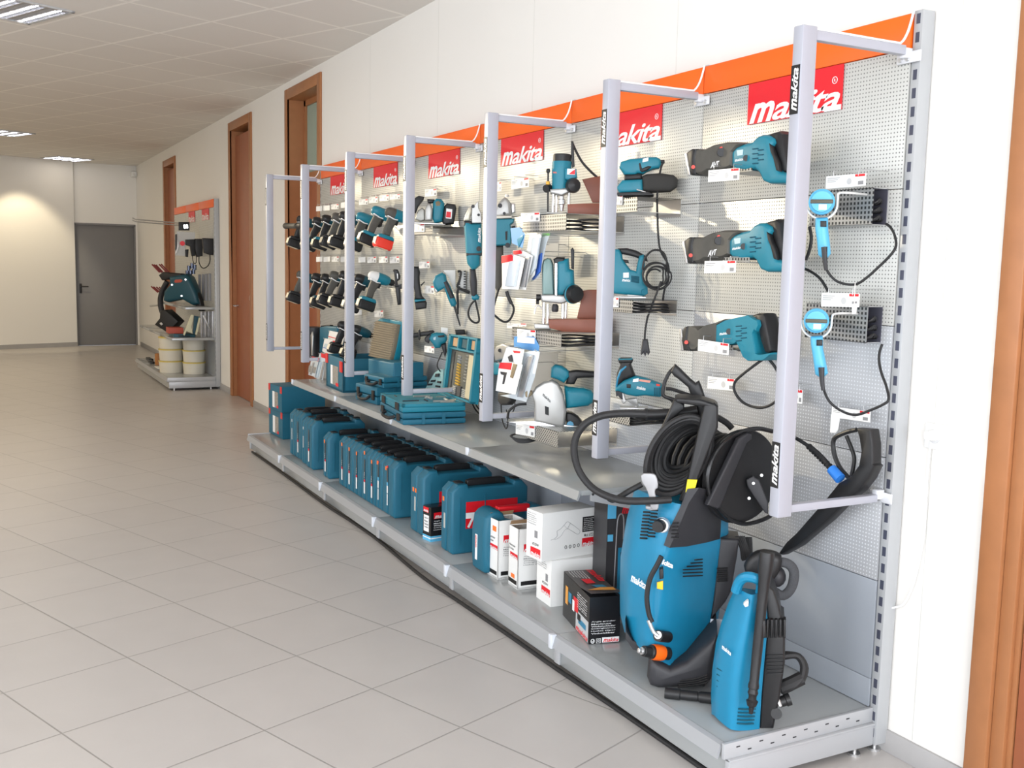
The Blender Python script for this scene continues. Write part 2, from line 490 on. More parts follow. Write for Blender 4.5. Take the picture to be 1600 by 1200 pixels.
# left and back walls with the windows that let the daylight in (behind and beside the camera)
WINL = [(-5.4, -3.2), (-2.6, -.4), (.2, 2.4), (3.0, 5.2)]
g = G(); y = YB
for a, b in WINL: g.box((XL-.2, y, 0), (XL, a, CZ)); g.box((XL-.2, a, 0), (XL, b, .5)); g.box((XL-.2, a, 2.9), (XL, b, CZ)); y = b
g.box((XL-.2, y, 0), (XL, 15.4, CZ)); struct('wall_left', g, WALL)
WINB = [(-6.0, -3.4), (-2.9, -.5)]
g = G(); x = XL
for a, b in WINB: g.box((x, YB-.2, 0), (a, YB, CZ)); g.box((a, YB-.2, 0), (b, YB, .3)); g.box((a, YB-.2, 2.95), (b, YB, CZ)); x = b
g.box((x, YB-.2, 0), (WX+.16, YB, CZ)); struct('wall_back', g, WALL)
FRM = mat('white_window_frame', (.7, .7, .7), .4)
def winframe(nm, a, b, z0, z1, axis):
    g = G()
    def bx(l0, l1, m0, m1):
        if axis == 'x': g.box((XL-.12, l0, m0), (XL-.06, l1, m1))
        else: g.box((l0, YB-.12, m0), (l1, YB-.06, m1))
    for t in (a, (a+b)/2-.03, b-.06): bx(t, t+.06, z0, z1)
    bx(a, b, z0, z0+.06); bx(a, b, z1-.06, z1); struct(nm, g, FRM)
for i, (a, b) in enumerate(WINL): winframe('window_%d' % (i+1), a, b, .5, 2.9, 'x')
for i, (a, b) in enumerate(WINB): winframe('window_%d' % (i+5), a, b, .3, 2.95, 'y')

# doors along the right wall
def wood_door(nm, a, b, h, leafz, leafx, glass):
    """architrave, deep jamb and leaf; a is the near side"""
    fw_ = .075
    g = G()
    for y0, y1 in ((a-.02, a+fw_), (b-fw_, b+.02)): g.box((WX-.018, y0, 0), (WX+.002, y1, h+.02), .004)
    g.box((WX-.018, a+fw_, h-fw_), (WX+.002, b-fw_, h+.02), .004)
    fr = struct(nm, g, WOOD)
    g = G().box((WX, a+fw_-.03, 0), (WX+.30, a+fw_-.005, h-fw_)).box((WX, b-fw_+.005, 0), (WX+.30, b-fw_+.03, h-fw_)).box((WX, a+fw_-.03, h-fw_), (WX+.30, b-fw_+.03, h-fw_+.025))
    struct('jamb', g, WOOD, fr)
    g = G().box((WX+leafx, a+fw_, .006), (WX+leafx+.045, b-fw_, leafz), .003); struct('door_leaf', g, WOODD, fr)
    if glass:
        g = G().box((WX+leafx-.01, a+fw_, leafz+.005), (WX+leafx+.05, b-fw_, leafz+.075), .004).box((WX+leafx, a+fw_, leafz+.07), (WX+leafx+.045, a+fw_+.05, h-fw_)).box((WX+leafx, b-fw_-.05, leafz+.07), (WX+leafx+.045, b-fw_, h-fw_)).box((WX+leafx, a+fw_, h-fw_-.05), (WX+leafx+.045, b-fw_, h-fw_))
        struct('transom_frame', g, WOOD, fr)
        g = G().box((WX+leafx+.018, a+fw_+.045, leafz+.07), (WX+leafx+.026, b-fw_-.045, h-fw_-.045))
        struct('transom_glass', g, mat('greenish_glass', (.30, .42, .36), .12, alpha=1, spec=.8), fr)
    g = G().cyl((WX+leafx, b-fw_-.08, 1.05), (WX+leafx-.05, b-fw_-.08, 1.05), .01).tube([(WX+leafx-.05, b-fw_-.08, 1.05), (WX+leafx-.055, b-fw_-.12, 1.05), (WX+leafx-.055, b-fw_-.2, 1.05)], .009, smooth=0)
    struct('door_handle', g, STEEL, fr)
    return fr
wood_door('door_2', *OPEN[1][:2], 3.11, 2.30, .14, True)
wood_door('door_3', *OPEN[2][:2], 3.08, 2.95, .045, False)
wood_door('door_4', *OPEN[3][:2], 3.02, 2.90, .045, False)
# the door beside the camera: broad profiled architrave
g = G().box((WX-.03, -.415, 0), (WX+.002, -.34, 3.1), .006).box((WX-.016, -.46, 0), (WX+.002, -.415, 3.1), .004).box((WX-.03, -1.45, 0), (WX+.002, -1.36, 3.1), .006).box((WX-.03, -1.36, 3.02), (WX+.002, -.34, 3.1), .006)
fr = struct('door_5', g, WOOD)
g = G().box((WX, -.475, 0), (WX+.12, -.45, 3.06)).box((WX, -1.4, 0), (WX+.12, -1.36, 3.06)); struct('jamb', g, WOOD, fr)
g = G().box((WX+.004, -1.36, .006), (WX+.05, -.478, 3.03), .003); struct('door_leaf', g, WOODD, fr)
# rooms behind the doors stay closed
g = G().box((WX+.36, YB, 0), (WX+.4, YF+.5, CZ)); struct('wall_behind', g, WALL)

# ------------------------------------------------------------------ louvred lamps in the ceiling
EMIT = mat('lamp_tube', (.9, .92, 1.), .4, emit=(.93, .95, 1.), estr=14.)
LOUV = mat('lamp_reflector', (.72, .72, .75), .2, .9)
LFR = mat('lamp_frame', (.5, .5, .5), .4)
def ceiling_lamp(c, label, ang=24+90, L=.62):
    o = thing('ceiling_light', label, 'lamp', (c[0], c[1], CZ), 'louvred lights in the ceiling grid')
    R = rot('Z', ang)
    def fin(g, nm, m_, p=None, lb=None):
        g.xf(Matrix.Translation(V((c[0], c[1], CZ))) @ R.to_4x4()); return part(nm, g, m_, o if p is None else p, lb)
    h = L/2
    g = G()
    for a, b in (((-h, -h), (h, -h+.018)), ((-h, h-.018), (h, h)), ((-h, -h), (-h+.018, h)), ((h-.018, -h), (h, h))): g.box((*a, -.012), (*b, -.0005))
    fin(g, 'frame', LFR)
    fin(G().box((-h+.018, -h+.018, -.002), (h-.018, h-.018, -.0006)), 'housing', mat('lamp_housing', (.32, .32, .33), .4))
    for k in range(4):
        y = -h+.075+k*(L-.15)/3
        fin(G().tube([(-h+.03, y, -.006), (h-.03, y, -.006)], .0035, smooth=0), 'tube', EMIT)
        g = G()
        for sg in (-1, 1): g.box((-h+.02, y+sg*.045-.002, -.012), (h-.02, y+sg*.045+.002, -.002))
        for i in range(8):
            x = -h+.05+i*(L-.1)/7; g.box((x-.0015, y-.045, -.0115), (x+.0015, y+.045, -.002))
        fin(g, 'louvre', LOUV)
    return o
ceiling_lamp((-2.30, 5.55), 'square louvred ceiling light nearest the viewer, at the top left edge')
ceiling_lamp((-2.17, 13.25), 'square louvred ceiling light in the middle distance at the left edge')
ceiling_lamp((-1.12, 16.6), 'square louvred ceiling light farthest away, above the far wall')

# ------------------------------------------------------------------ small fixtures on the wall
g = G().box((WX-.10, YF-.12, 3.0), (WX-.0005, YF-.0005, 3.1), .02); g.ball((WX-.06, YF-.12, 3.03), .03)
solo('motion_sensor', g, WHITE, 'small white motion sensor high in the far corner of the room', 'sensor')
def wallplate(nm, p, label, cat, ph):
    o = thing(nm, label, cat, p)
    part('plate', G().box((WX-.012, p[1]-.04, p[2]-.04), (WX, p[1]+.04, p[2]+.04), .004), WHITE, o)
    if ph == 'switch': part('rocker', G().box((WX-.017, p[1]-.027, p[2]-.027), (WX-.011, p[1]+.027, p[2]+.027), .003), WPRINT, o)
    else:
        part('socket_well', G().lathe([(.021, 0), (.021, .5), (.017, .5), (.017, 1)], (WX-.016, p[1], p[2]), (WX-.0115, p[1], p[2]), 20), mat('socket_grey', (.6, .6, .6), .5), o)
    return o
p = at(393, 466, X=WX); wallplate('light_switch', (WX, p.y, p.z), 'white light switch beside the brown door on the right wall', 'switch', 'switch')
p = at(1465, 682, X=WX)
o = wallplate('wall_socket', (WX, p.y, p.z), 'white wall socket between the shelving and the near door frame', 'socket', 'socket')
cab = [at(a, b, X=WX-.012) for a, b in ((1464, 676), (1455, 690), (1449, 740), (1444, 830), (1432, 895), (1420, 930), (1410, 945))]
part('plug', G().cyl((WX-.016, p.y, p.z+.005), (WX-.045, p.y, p.z+.005), .018, .014), WHITE, o)
g = G().tube(cab+[V((WX-.02, -.032, cab[-1].z-.02))], .0032)
solo('power_cable', g, WPRINT, 'thin white cable hanging from the wall socket to the shelving', 'cable')
# ------------------------------------------------------------------ the long shelving unit (seven uprights, six bays of one metre)
ZOT, ZOB, BX, BZ, SX, SZ = 2.344, 2.241, -.609, .1484, -.514, .7048
ROWS = [.573, .977, 1.395, 1.82, 2.2395]
UP_M = mat('slotted_upright', (.43, .44, .45), .35, .15)
h_ = N(UP_M); x_, y_, z_ = h_.pos(True)
fz = h_.math('FRACT', h_.math('DIVIDE', z_, .055))
sl = h_.math('MULTIPLY', h_.math('LESS_THAN', fz, .55), h_.math('LESS_THAN', h_.math('ABSOLUTE', y_), .0075))
sl = h_.math('MULTIPLY', sl, h_.math('LESS_THAN', x_, .001))
h_.nt.links.new(h_.mix(sl, (.43, .44, .45), (.07, .075, .11)), bsdf(UP_M).inputs['Base Color'])
gon = thing('shelving_unit', 'long grey metal shelving with perforated back panels and orange top strip along the right wall', 'shelving', (0, 3, 0))
def bays_upright(o, ys, top, x0=.003, x1=.055, w=.016):
    for yy in ys:
        me = G().box((x0, yy-w, .03), (x1, yy+w, top), .0015)
        q = part('upright', me, UP_M, o)
        # slots are measured from the front face of each upright
        dx = V((x0, yy, 0))-wloc(o)
        for v in q.data.vertices: v.co -= dx
        q.location = dx
bays_upright(gon, [-.019]+[float(n) for n in range(1, 6)]+[6.019], 2.35)
for n in range(6):
    a, b = n+.0018, n+.9982
    if n == 0: a = .001
    if n == 5: b = 5.999
    part('fascia', G().box((-.004, n+.002, ZOB), (.018, n+.998, ZOT), .0015), ORF, gon, 'orange top strip')
    for k in range(4):
        z0, z1 = ROWS[k], ROWS[k+1]
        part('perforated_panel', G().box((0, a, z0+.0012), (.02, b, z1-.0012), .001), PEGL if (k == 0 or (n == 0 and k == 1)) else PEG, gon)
    part('plain_panel', G().box((0, a, .245), (.02, b, .5715), .001), PLAIN, gon)
    part('kick_panel', G().box((-.002, a, .15), (.02, b, .2435), .001), PLAIN, gon)
    g = G().box((BX+.012, n+.0015, BZ-.012), (.02, n+.9985, BZ), .001)
    part('base_shelf', g, SHELF, gon)
    g = G(); pr = [(BX+.014, BZ), (BX+.011, BZ+.0015), (BX-.004, BZ-.004), (BX-.016, BZ-.045), (BX-.010, BZ-.048), (BX+.004, BZ-.012)]
    g.slab(pr, n+.0015, n+.9985, 0, 'y'); part('price_rail', g, mat('price_rail_paint', (.36, .37, .385), .35, .1), gon)
    part('plinth', G().box((BX+.02, n+.003, .028), (BX+.038, n+.997, BZ-.012), .001), SHELF, gon)
for n in range(1, 6):
    g = G().box((BX-.022, n-.012, BZ-.052), (BX+.004, n+.012, BZ+.004), .003); part('joint_clip', g, mat('clear_plastic_clip', (.62, .65, .70), .2), gon)
    part('plinth_joint', G().box((BX+.012, n-.02, .03), (BX+.021, n+.02, BZ-.05), .002), SIDE, gon)
# near and far ends of the base
for yy, s in ((-.003, -1), (6.003, 1)):
    lo, hi = sorted((yy, yy+s*.014))
    g = G().box((BX-.002, lo, BZ-.045), (.003, hi, BZ+.004), .002).mk(0)
    for i in range(12):
        x = BX+.05+i*.045; z = BZ-.012-.016*(i % 2); g.box((x-.007, min(yy, yy+s*.0148), z-.002), (x+.007, max(yy, yy+s*.0148), z+.002))
    g.mk(1); part('end_plate', g, [SIDE, DGREY], gon)
    lo, hi = sorted((yy+s*.001, yy+s*.022))
    g = G().box((BX+.012, lo, .028), (.003, hi, BZ-.046), .002).box((BX+.012, lo-.004*(s < 0), BZ-.053), (.003, hi+.004*(s > 0), BZ-.045), .002); part('end_plinth', g, SIDE, gon)
    for x in (BX+.06, -.06, .03):
        part('foot', G().cyl((x, yy+s*.004, 0), (x, yy+s*.004, .008), .02).cyl((x, yy+s*.004, .006), (x, yy+s*.004, .035), .007), STEEL, gon)
for n in range(1, 5):      # upper shelf boards
    g = G().box((SX+.008, n+.0015, SZ-.02), (.0, n+.9985, SZ), .0015)
    g.slab([(SX+.01, SZ), (SX-.001, SZ-.002), (SX-.012, SZ-.036), (SX-.006, SZ-.04), (SX+.006, SZ-.012)], n+.0015, n+.9985, 0, 'y')
    part('upper_shelf', g, SHELF, gon)
    g = G().box((SX-.014, n+.988, SZ-.034), (SX-.002, n+1.012, SZ+.003), .003); part('joint_clip', g, MATS['clear_plastic_clip'], gon)
for n in range(1, 6):
    part('shelf_bracket', G().slab([(-.46, SZ-.02), (0, SZ-.02), (0, SZ-.15), (-.05, SZ-.15), (-.46, SZ-.045)], n-.012 if n > 1 else n+.002, n+.012 if n < 5 else n-.002, 0, 'y'), SIDE, gon)
part('screw', G().cyl((SX+.06, 1.0015, SZ-.018), (SX+.06, .998, SZ-.018), .005), DGREY, gon)

# brand signs on the back panels, one in each bay
where = ['in the nearest bay above three reciprocating saws', 'in the second bay, above the sander', 'in the third bay, above two angle grinders',
         'in the fourth bay above the cordless circular saw', 'in the fifth bay above the red battery drill', 'in the farthest bay beside the door']
for n in range(6):
    a, b, z0, z1 = n+.73, n+.266, 2.092, 2.238
    o = thing('brand_sign', 'red and white brand sign '+where[n], 'sign', (-.004, n+.5, z0), 'red brand signs on the back panels')
    part('red_panel', G().box((-.006, b, z0+.0005), (-.0035, a, z1), 0), RED, o)
    g = G(); logo(g, (-.0068, a-.012, z0+.002), (0, b-a+.02, 0), (0, 0, .083))
    g.box((-.0072, b+.001, z0), (-.0062, b+.075, z0+.017))
    part('lettering', g, WPRINT, o)
    g = G().tube([V((-.0066, b+.035+.011*math.cos(t*PI/8), z0+.098+.011*math.sin(t*PI/8))) for t in range(16)], .0012, 4, 0, True)
    lettering(g, 'R', (-.0066, b+.039, z0+.093), (0, -.008, 0), (0, 0, .010), 0, .01)
    part('registered_mark', g, WPRINT, o)

# ------------------------------------------------------------------ the seven C-shaped frames standing off the uprights
PX, ZPT, ZPB = -.455, 2.2515, .8283
nth = ['nearest the viewer', 'second from the viewer', 'third from the viewer', 'fourth from the viewer', 'fifth from the viewer', 'sixth from the viewer', 'farthest from the viewer, before the plain wall']
for n in range(7):
    yy = n if n else -.002
    o = thing('display_post', 'silver C-shaped light frame projecting from the shelving, '+nth[n], 'frame', (-.2, yy, ZPB), 'silver frames along the shelving')
    part('post', G().box((PX, yy-.02, ZPB), (PX+.055, yy+.02, ZPT), .004), POSTM, o)
    part('upper_arm', G().box((PX+.055, yy-.013, ZPT-.036), (-.035, yy+.013, ZPT-.008), .003), POSTM, o)
    part('lower_arm', G().box((PX+.055, yy-.013, ZPB+.010), (-.035, yy+.013, ZPB+.034), .003), POSTM, o)
    for z in (ZPT-.05, ZPB+.012):
        s = -1 if n == 6 else 1
        pl = part('bracket', G().box((-.036, yy-.012, z+.006), (-.006, yy+.012, z+.036), .002).box((-.012, yy-.045, z-.006), (-.0045, yy+.045, z+.028), .003), mat('bracket_white', (.68, .69, .72), .35, .2), o)
        for dy in (-.028, .028) if n else (.028, .0):
            part('bolt', G().cyl((-.011, yy+dy, z+.006), (-.019, yy+dy, z+.006), .008, .007, 6), STEEL, pl)
    c = [(PX+.06, ZPT-.004), (PX+.2, ZPT-.004), (-.08, ZPT-.004), (-.05, ZPT+.0), (-.028, ZPT+.03), (-.014, ZPT+.07), (-.008, ZPT+.095)]
    part('lamp_cable', G().tube([(a, yy-.006, b) for a, b in c], .0038), WPRINT, o)
    for z0, z1 in ((2.005, 2.142), (.918, 1.055)):
        pl = part('brand_label', G().box((PX-.0012, yy-.015, z0), (PX+.0005, yy+.019, z1)), BLK, o)
        g = G(); logo(g, (PX-.0018, yy-.011, z0+.008), (0, 0, z1-z0-.016), (0, .026, 0)); part('lettering', g, WPRINT, pl)
pts = [at(u, v, Z=.009) for u, v in ((394, 706), (442, 740), (506, 787), (548, 814), (592, 845), (657, 899), (704, 931), (790, 989), (867, 1043), (960, 1105), (1090, 1195))]
pts.append(pts[-1]+(pts[-1]-pts[-2])*.6)
g = G().tube(pts, .0085, 8, 5)
solo('floor_cable', g, RUB, 'long black cable lying on the tiles along the shelving plinth', 'cable', org=(BX-.03, 3, 0))
# ------------------------------------------------------------------ the large pressure washer
B0 = V((-.40, .52, BZ))
n0 = V((B0.x-CAM.x, B0.y-CAM.y, 0)).normalized()
F = Fr(B0, n0)
cA, cB, cC = crop(880, 560, 3.3333), crop(1000, 560, 4.446), crop(970, 740, 3.243)
o = thing('pressure_washer', 'large teal pressure washer with black hose reel standing on the base shelf', 'pressure washer', B0)
WASHER = o
def shell(levels, back, dl, dr, de, db, push=.012):
    """rings of a keeled body from (left, keel, right) image points, deepest first"""
    rs = []
    for L, R, E in levels:
        l, r, e = F_.p(*L, dl), F_.p(*R, dr), F_.p(*E, de)
        bk = F_.p(E[0]+back, E[1], db); bl = F_.p(L[0]+back*.4, L[1], db)
        m1 = (l+r)/2+(F_.p(R[0]-30, R[1], dr-.05)-r).normalized()*push
        m2 = (r+e)/2-F_.n*push
        rs.append(cr([l, m1, r, m2, e, e+(bk-e)*.05, bk, bl], 4, True))
    return rs
F_ = F
lv = [((996, 1002), (1040, 1040), (1078, 1030)), ((983, 990), (1024, 1034), (1101, 1010)), ((977, 962), (1021, 1000), (1105, 985)), ((977, 920), (1024, 945), (1113, 930)),
      ((979, 868), (1032, 884), (1123, 850)), ((988, 811), (1047, 836), (1123, 800)), ((999, 766), (1064, 788), (1112, 778))]
part('body_shell', G().rings(shell(lv, 6, -.03, -.16, 0, .10)), TEALB, o)
lv = [((1037, 852), (1046, 856), (1125, 842)), ((1046, 826), (1058, 830), (1126, 806)), ((1064, 790), (1076, 786), (1124, 776)), ((1074, 764), (1092, 762), (1118, 762))]
rs = []
for L, R, E in lv:
    l, r, e = F.p(*L, -.166), F.p(*R, -.176), F.p(*E, -.006)
    rs.append([l, r, (r*2+e)/3-F.n*.022, (r+e*2)/3-F.n*.018, e, F.p(E[0]+4, E[1], .10), F.p(L[0]+8, L[1], .06)])
part('rear_cowl', G().rings(rs), DGREY, o)
g = G().sl(F, [(500, 328), (600, 335), (590, 420), (560, 600), (530, 655), (455, 745), (470, 600)], .0, .13, .012, cC); part('motor_housing', g, DGREY, o)
g = G().sl(F, [(150, 935), (200, 965), (250, 992), (330, 958), (430, 870), (490, 810), (495, 900), (470, 985), (462, 1050), (425, 1092), (330, 1082), (260, 1092), (190, 1098), (145, 1080), (130, 1040), (136, 990)], -.18, .10, .03, cC)
g.sl(F, [(22, 740), (30, 800), (60, 846), (110, 866), (170, 880), (165, 930), (110, 912), (60, 892), (24, 840)], -.09, .06, .012, cC); part('base', g, DGREY, o)
g = G()
for i in range(4): g.tb(F, [(300-i*4, 1050+i*11), (380+i*8, 1040+i*9), (440, 1020+i*12)], .003, -.184, cC, 6)
part('base_grille', g, BLACK, o)
g = G().sl(F, [(25, 780), (66, 790), (100, 660), (150, 555), (205, 440), (308, 352), (308, 322), (252, 283), (235, 290), (130, 520)], -.06, -.025, .008, cB)
g.sl(F, [(446, 318), (440, 345), (400, 520), (330, 840), (272, 992), (300, 996), (335, 960), (400, 850), (480, 640), (543, 480), (543, 335), (522, 312)], -.15, -.09, .01, cB)
g.sl(F, [(240, 285), (262, 274), (420, 284), (525, 318), (545, 338), (455, 336), (400, 333), (300, 318), (255, 308)], -.15, -.02, .012, cB); part('handle_frame', g, BLACK, o)
g = G().sl(F, [(330, 842), (398, 845), (375, 935), (316, 930)], -.156, -.149, 0, cB); part('warning_sticker', g, YELLOW, o)
# fittings on the front
K1 = F.p(*cA((512, 862)), -.16)
g = G().cyl(F.p(*cA((535, 872)), -.125), K1-F.n*.008, .028, .024, 18); part('knob_socket', g, mat('pale_blue_plastic', (.35, .45, .55), .4), o)
g = G().lathe([(.022, 0), (.022, .6), (.019, 1)], K1-F.n*.006, K1-F.n*.045+F.ex*-.012, 18)
k_ = part('pressure_knob', g, BLACK, o); part('knob_ring', G().lathe([(.023, 0), (.023, 1), (.016, 1), (.016, 0)], K1-F.n*.022, K1-F.n*.026, 18), CHROME, k_)
for j in range(2):
    g = G()
    for i in range(9):
        a = cA((418-i*2.2+j*42, 800+i*17-j*10)); b = cA((452-i*2+j*40, 808+i*17-j*10-6))
        g.tube([F.p(*a, -.10-j*.028), F.p(*b, -.115-j*.028)], .0033, 6, 0)
    part('vent', g, BLACK, o)
g = G()
for i in range(5): g.tb(F, [(570-i*2, 860+i*18, -.178), (598+i, 856+i*20, -.185)], .003, 0, cA, 6, 0)
part('vent', g, BLACK, o)
g = G()
for i in range(6): g.tb(F, [(625+(i < 3)*(60-i*20), 1050+i*17, -.142+(i < 3)*.03), (725, 1046+i*17, -.075)], .0026, 0, cA, 6, 0)
part('vent', g, BLACK, o)
g = G()
for i in range(7): g.tb(F, [(800+(i % 2)*4, 1095+i*11, -.004), (856, 1092+i*11, -.004)], .0028, 0, cA, 6, 0)
part('vent', g, BLACK, o)
def seen_word(g, F, t, a, b, c_, da, db, cc, **k):
    """letters from the bottom left a to the bottom right b; c_ is the top left"""
    A, Bp, Cp = F.p(*cc(a), da), F.p(*cc(b), db), F.p(*cc(c_), da)
    return lettering(g, t, A, Bp-A, Cp-A, **k)
g = G(); seen_word(g, F, LOGO, (352, 1160), (430, 1206), (352, 1120), -.145, -.178, cA, shear=.3, bold=.03, space=.86); seen_word(g, F, 'kita', (512, 1072), (572, 1096), (512, 1042), -.182, -.165, cA, shear=.3, bold=.03, space=.86)
part('lettering', g, WPRINT, o)
g = G().sl(F, [(488, 1168), (520, 1160), (520, 1206), (488, 1200)], -.194, -.186, .002, cA); part('warning_label', g, mat('amber_sticker', (.90, .50, .02), .5), o)
g = G().sl(F, [(500, 1100), (520, 1094), (522, 1148), (502, 1152)], -.190, -.16, .003, cA); part('switch', g, BLACK, o)
g = G().tb(F, [(512, 1030), (490, 1075), (455, 1140), (440, 1200), (436, 1260), (446, 1330), (462, 1372)], .0085, -.20, cA); part('front_hose', g, RUB, o)
g = G().tb(F, [(140, 742), (165, 800), (190, 822)], .008, -.20, cC, rads=(.0075, .006)).cyl(F.p(*cC((188, 818)), -.20), F.p(*cC((212, 826)), -.16), .013); part('hose_ferrule', g, STEEL, o)
g = G().cyl(F.p(*cC((188, 822)), -.195), F.p(*cC((240, 828)), -.145), .019, .019, 16); part('outlet_port', g, BLACK, o)
p0_, p1_ = F.p(*cC((104, 898)), -.215), F.p(*cC((240, 912)), -.145)
g = G().lathe([(.009, 0), (.009, .06), (.018, .08), (.02, .3), (.024, .34), (.024, .4), (.0, .4)], p0_, p1_); q_ = part('inlet_connector', g, BLACK, o); part('connector_rear', G().lathe([(0, .78), (.022, .78), (.022, 1), (.0, 1)], p0_, p1_), BLACK, q_)
g = G().lathe([(.0, .4), (.025, .4), (.027, .5), (.027, .7), (.025, .79), (.0, .79)], p0_, p1_, 20); part('orange_collar', g, mat('orange_plastic', (.90, .14, .008), .4), q_)
g = G().lathe([(.004, 0), (.0085, .1), (.0085, .7), (.012, .72), (.012, 1)], p0_-(p1_-p0_)*.12, p0_+(p1_-p0_)*.05); part('connector_tip', g, STEEL, q_)
g = G().sl(F, [(100, 0), (165, 0), (182, 15), (192, 70), (170, 85), (180, 125), (194, 150), (190, 182), (172, 186), (150, 176), (148, 135), (130, 75), (105, 45)], -.20, -.185, .003, cC, 1).sl(F, [(125, 165), (190, 165), (186, 186), (150, 188), (126, 180)], -.185, -.13, .004, cC)
part('lance_holder', g, mat('dull_grey_metal', (.33, .33, .34), .4, .3), o)
g = G().sl(F, [(455, 738), (515, 742), (500, 822), (446, 818)], -.012, -.004, .001, cC); part('pictogram_label', g, mat('pale_label', (.62, .68, .76), .5), o)
# hose reel on a horizontal axle running along the shelving
D0 = at(1160, 745, X=-.25); ay = V((0, 1, 0))
reelg = G().lathe([(.02, 0), (.160, 0), (.164, .03), (.160, .06), (.07, .06), (.07, .94), (.150, .94), (.150, 1), (.02, 1)], D0, D0+ay*.27, 40); FD = Fr(D0, (0, 1)); reel = part('hose_reel', reelg, BLACK, o)
hp = []
for i in range(12*20):
    t = i/20; hp.append(D0+V((0, .035+.20*abs(((t/6) % 2)-1), 0))+V((math.cos(t*2*PI), 0, math.sin(t*2*PI)))*(.088+.004*t+.004*math.sin(i*.7)))
part('wound_hose', G().tube(hp, .0085, 8, 0), RUB, reel)
hp = []
# loose turns hanging over the front of the drum
CF = F.p(*cB((265, 650)), -.055)
g = G()
for k in range(8):
    rx, rz, dx, dd = .098-.006*k+.004*(k % 3), .135-.009*k, .004*k, .02*k-.07
    g.tube([CF+F.ex*(dx+rx*math.cos(t*PI/10)+.035*math.sin(t*PI/10))+V((0, 0, rz*math.sin(t*PI/10)))+F.n*(dd+.02*math.cos(t*PI/10+k)) for t in range(20)], .0095, 8, 2, True)
part('hose_coil', g, RUB, o)
g = G().sl(FD, [(752, 520), (780, 528), (782, 560), (745, 590), (655, 800), (562, 1036), (540, 1046), (470, 1020), (560, 830), (690, 560)], -.035, -.012, .006, cB); part('reel_arm', g, DGREY, o)
g = G().sl(F, [(738, 845), (785, 818), (830, 848), (890, 1000), (892, 1085), (868, 1075), (790, 960), (745, 890)], -.026, -.004, .005, cB); c_ = part('crank', g, DGREY, o)
for a in ((788, 868), (758, 972), (845, 812)): part('screw', G().cyl(FD.p(*cB(a), -.024), FD.p(*cB(a), -.031), .0055, .005, 10), STEEL, c_)
g = G().tb(FD, [(915, 506, -.03), (830, 488), (735, 500), (630, 545), (545, 625), (490, 730), (468, 850), (492, 965), (570, 1072), (640, 1125), (735, 1150), (840, 1125), (915, 1085), (960, 1020)], .0075, -.02, cB)
g.tube([FD.p(*cB((915, 506)), -.03), FD.p(1222, 674, -.03), at(1236, 680, X=-.2), at(1242, 684, X=-.09)], .0075)
part('reel_hose', g, mat('glossy_black_hose', (.014, .014, .015), .22), o)
g = G().tb(F, [(560, 735, -.19), (450, 742, -.21), (300, 738, -.2), (170, 688, -.18), (90, 600, -.16), (58, 500, -.16), (65, 415, -.16), (110, 345, -.16), (190, 302, -.16), (290, 288, -.14), (430, 290, -.13)], .0125, 0, cA, 10)
g.tb(F, [(410, 655, -.12), (345, 690, -.13), (270, 735, -.16), (240, 730, -.18)], .0105, 0, cA, 8); part('lance_hose', g, RUB, o)
g = G()
for i in range(5): g.tb(F, [(900+i*10, 925, .04), (925+i*9, 990, .03), (935+i*10, 1050-i*3, .04), (965+i*4, 1010, .05), (930+i*12, 930, .06)], .004, 0, cA)
part('mains_cable', g, RUB, o)
# spray gun kept on the washer's handle
Fg = Fr(B0+n0*.04, n0)
gn = thing('spray_gun', 'black spray gun parked behind the handle of the large pressure washer', 'spray gun', Fg.p(*cA((560, 280))))
g = G().sl(Fg, [(580, 30), (610, 55), (665, 110), (690, 130), (708, 118), (722, 150), (742, 212), (745, 260), (690, 260), (665, 195), (650, 152), (600, 110), (575, 92), (560, 70)], -.02, .02, .01, cA)
g.sl(Fg, [(690, 200), (745, 210), (760, 330), (700, 330)], -.022, .022, .012, cA); part('grip', g, BLACK, gn)
g = G().tb(Fg, [(582, 45), (553, 75), (530, 120), (520, 165), (524, 195), (560, 210), (620, 225), (690, 222)], .0065, 0, cA); part('trigger_guard', g, BLACK, gn)
g = G().tb(Fg, [(534, 158), (565, 160), (610, 175), (672, 195)], .006, 0, cA); part('trigger', g, BLACK, gn)
g = G().tb(Fg, [(430, 292), (520, 290), (640, 280), (700, 270)], .0185, -.02, cA, 12).tb(Fg, [(425, 292), (440, 292)], .0215, -.02, cA, 12); part('lance', g, BLACK, gn)
g = G().tb(Fg, [(800, 305), (850, 335), (880, 365)], .011, .02, cA); part('swivel', g, BLACK, gn)
# ------------------------------------------------------------------ second spray gun against the back panel
cG = crop(1200, 640, 4.615)
Fp = Fr((-.07, .1, 0), (1, 0))
gn = thing('spray_gun', 'black spray gun with blue hose nut leaning against the perforated panel', 'spray gun', Fp.p(*cG((100, 1050))))
g = G().sl(Fp, [(632, 132), (735, 142), (752, 250), (752, 392), (768, 405), (722, 500), (655, 590), (580, 650), (430, 800), (210, 985), (92, 1050), (70, 1036), (130, 952), (200, 888), (400, 660), (505, 528), (592, 480), (650, 400), (667, 300), (652, 200)], -.022, .022, .013, cG)
part('body', g, BLACK, gn)
part('trigger_guard', G().tb(Fp, [(640, 145), (560, 165), (476, 214), (478, 320), (520, 420), (590, 500)], .0075, 0, cG), BLACK, gn)
part('trigger', G().tb(Fp, [(566, 190), (595, 260), (622, 345), (615, 420), (602, 478)], .0065, 0, cG), BLACK, gn)
part('hose_nut', G().cyl(Fp.p(*cG((458, 428)), -.02), Fp.p(*cG((522, 500)), -.02), .017, .0185, 12), mat('blue_nut', (.03, .20, .66), .4), gn)
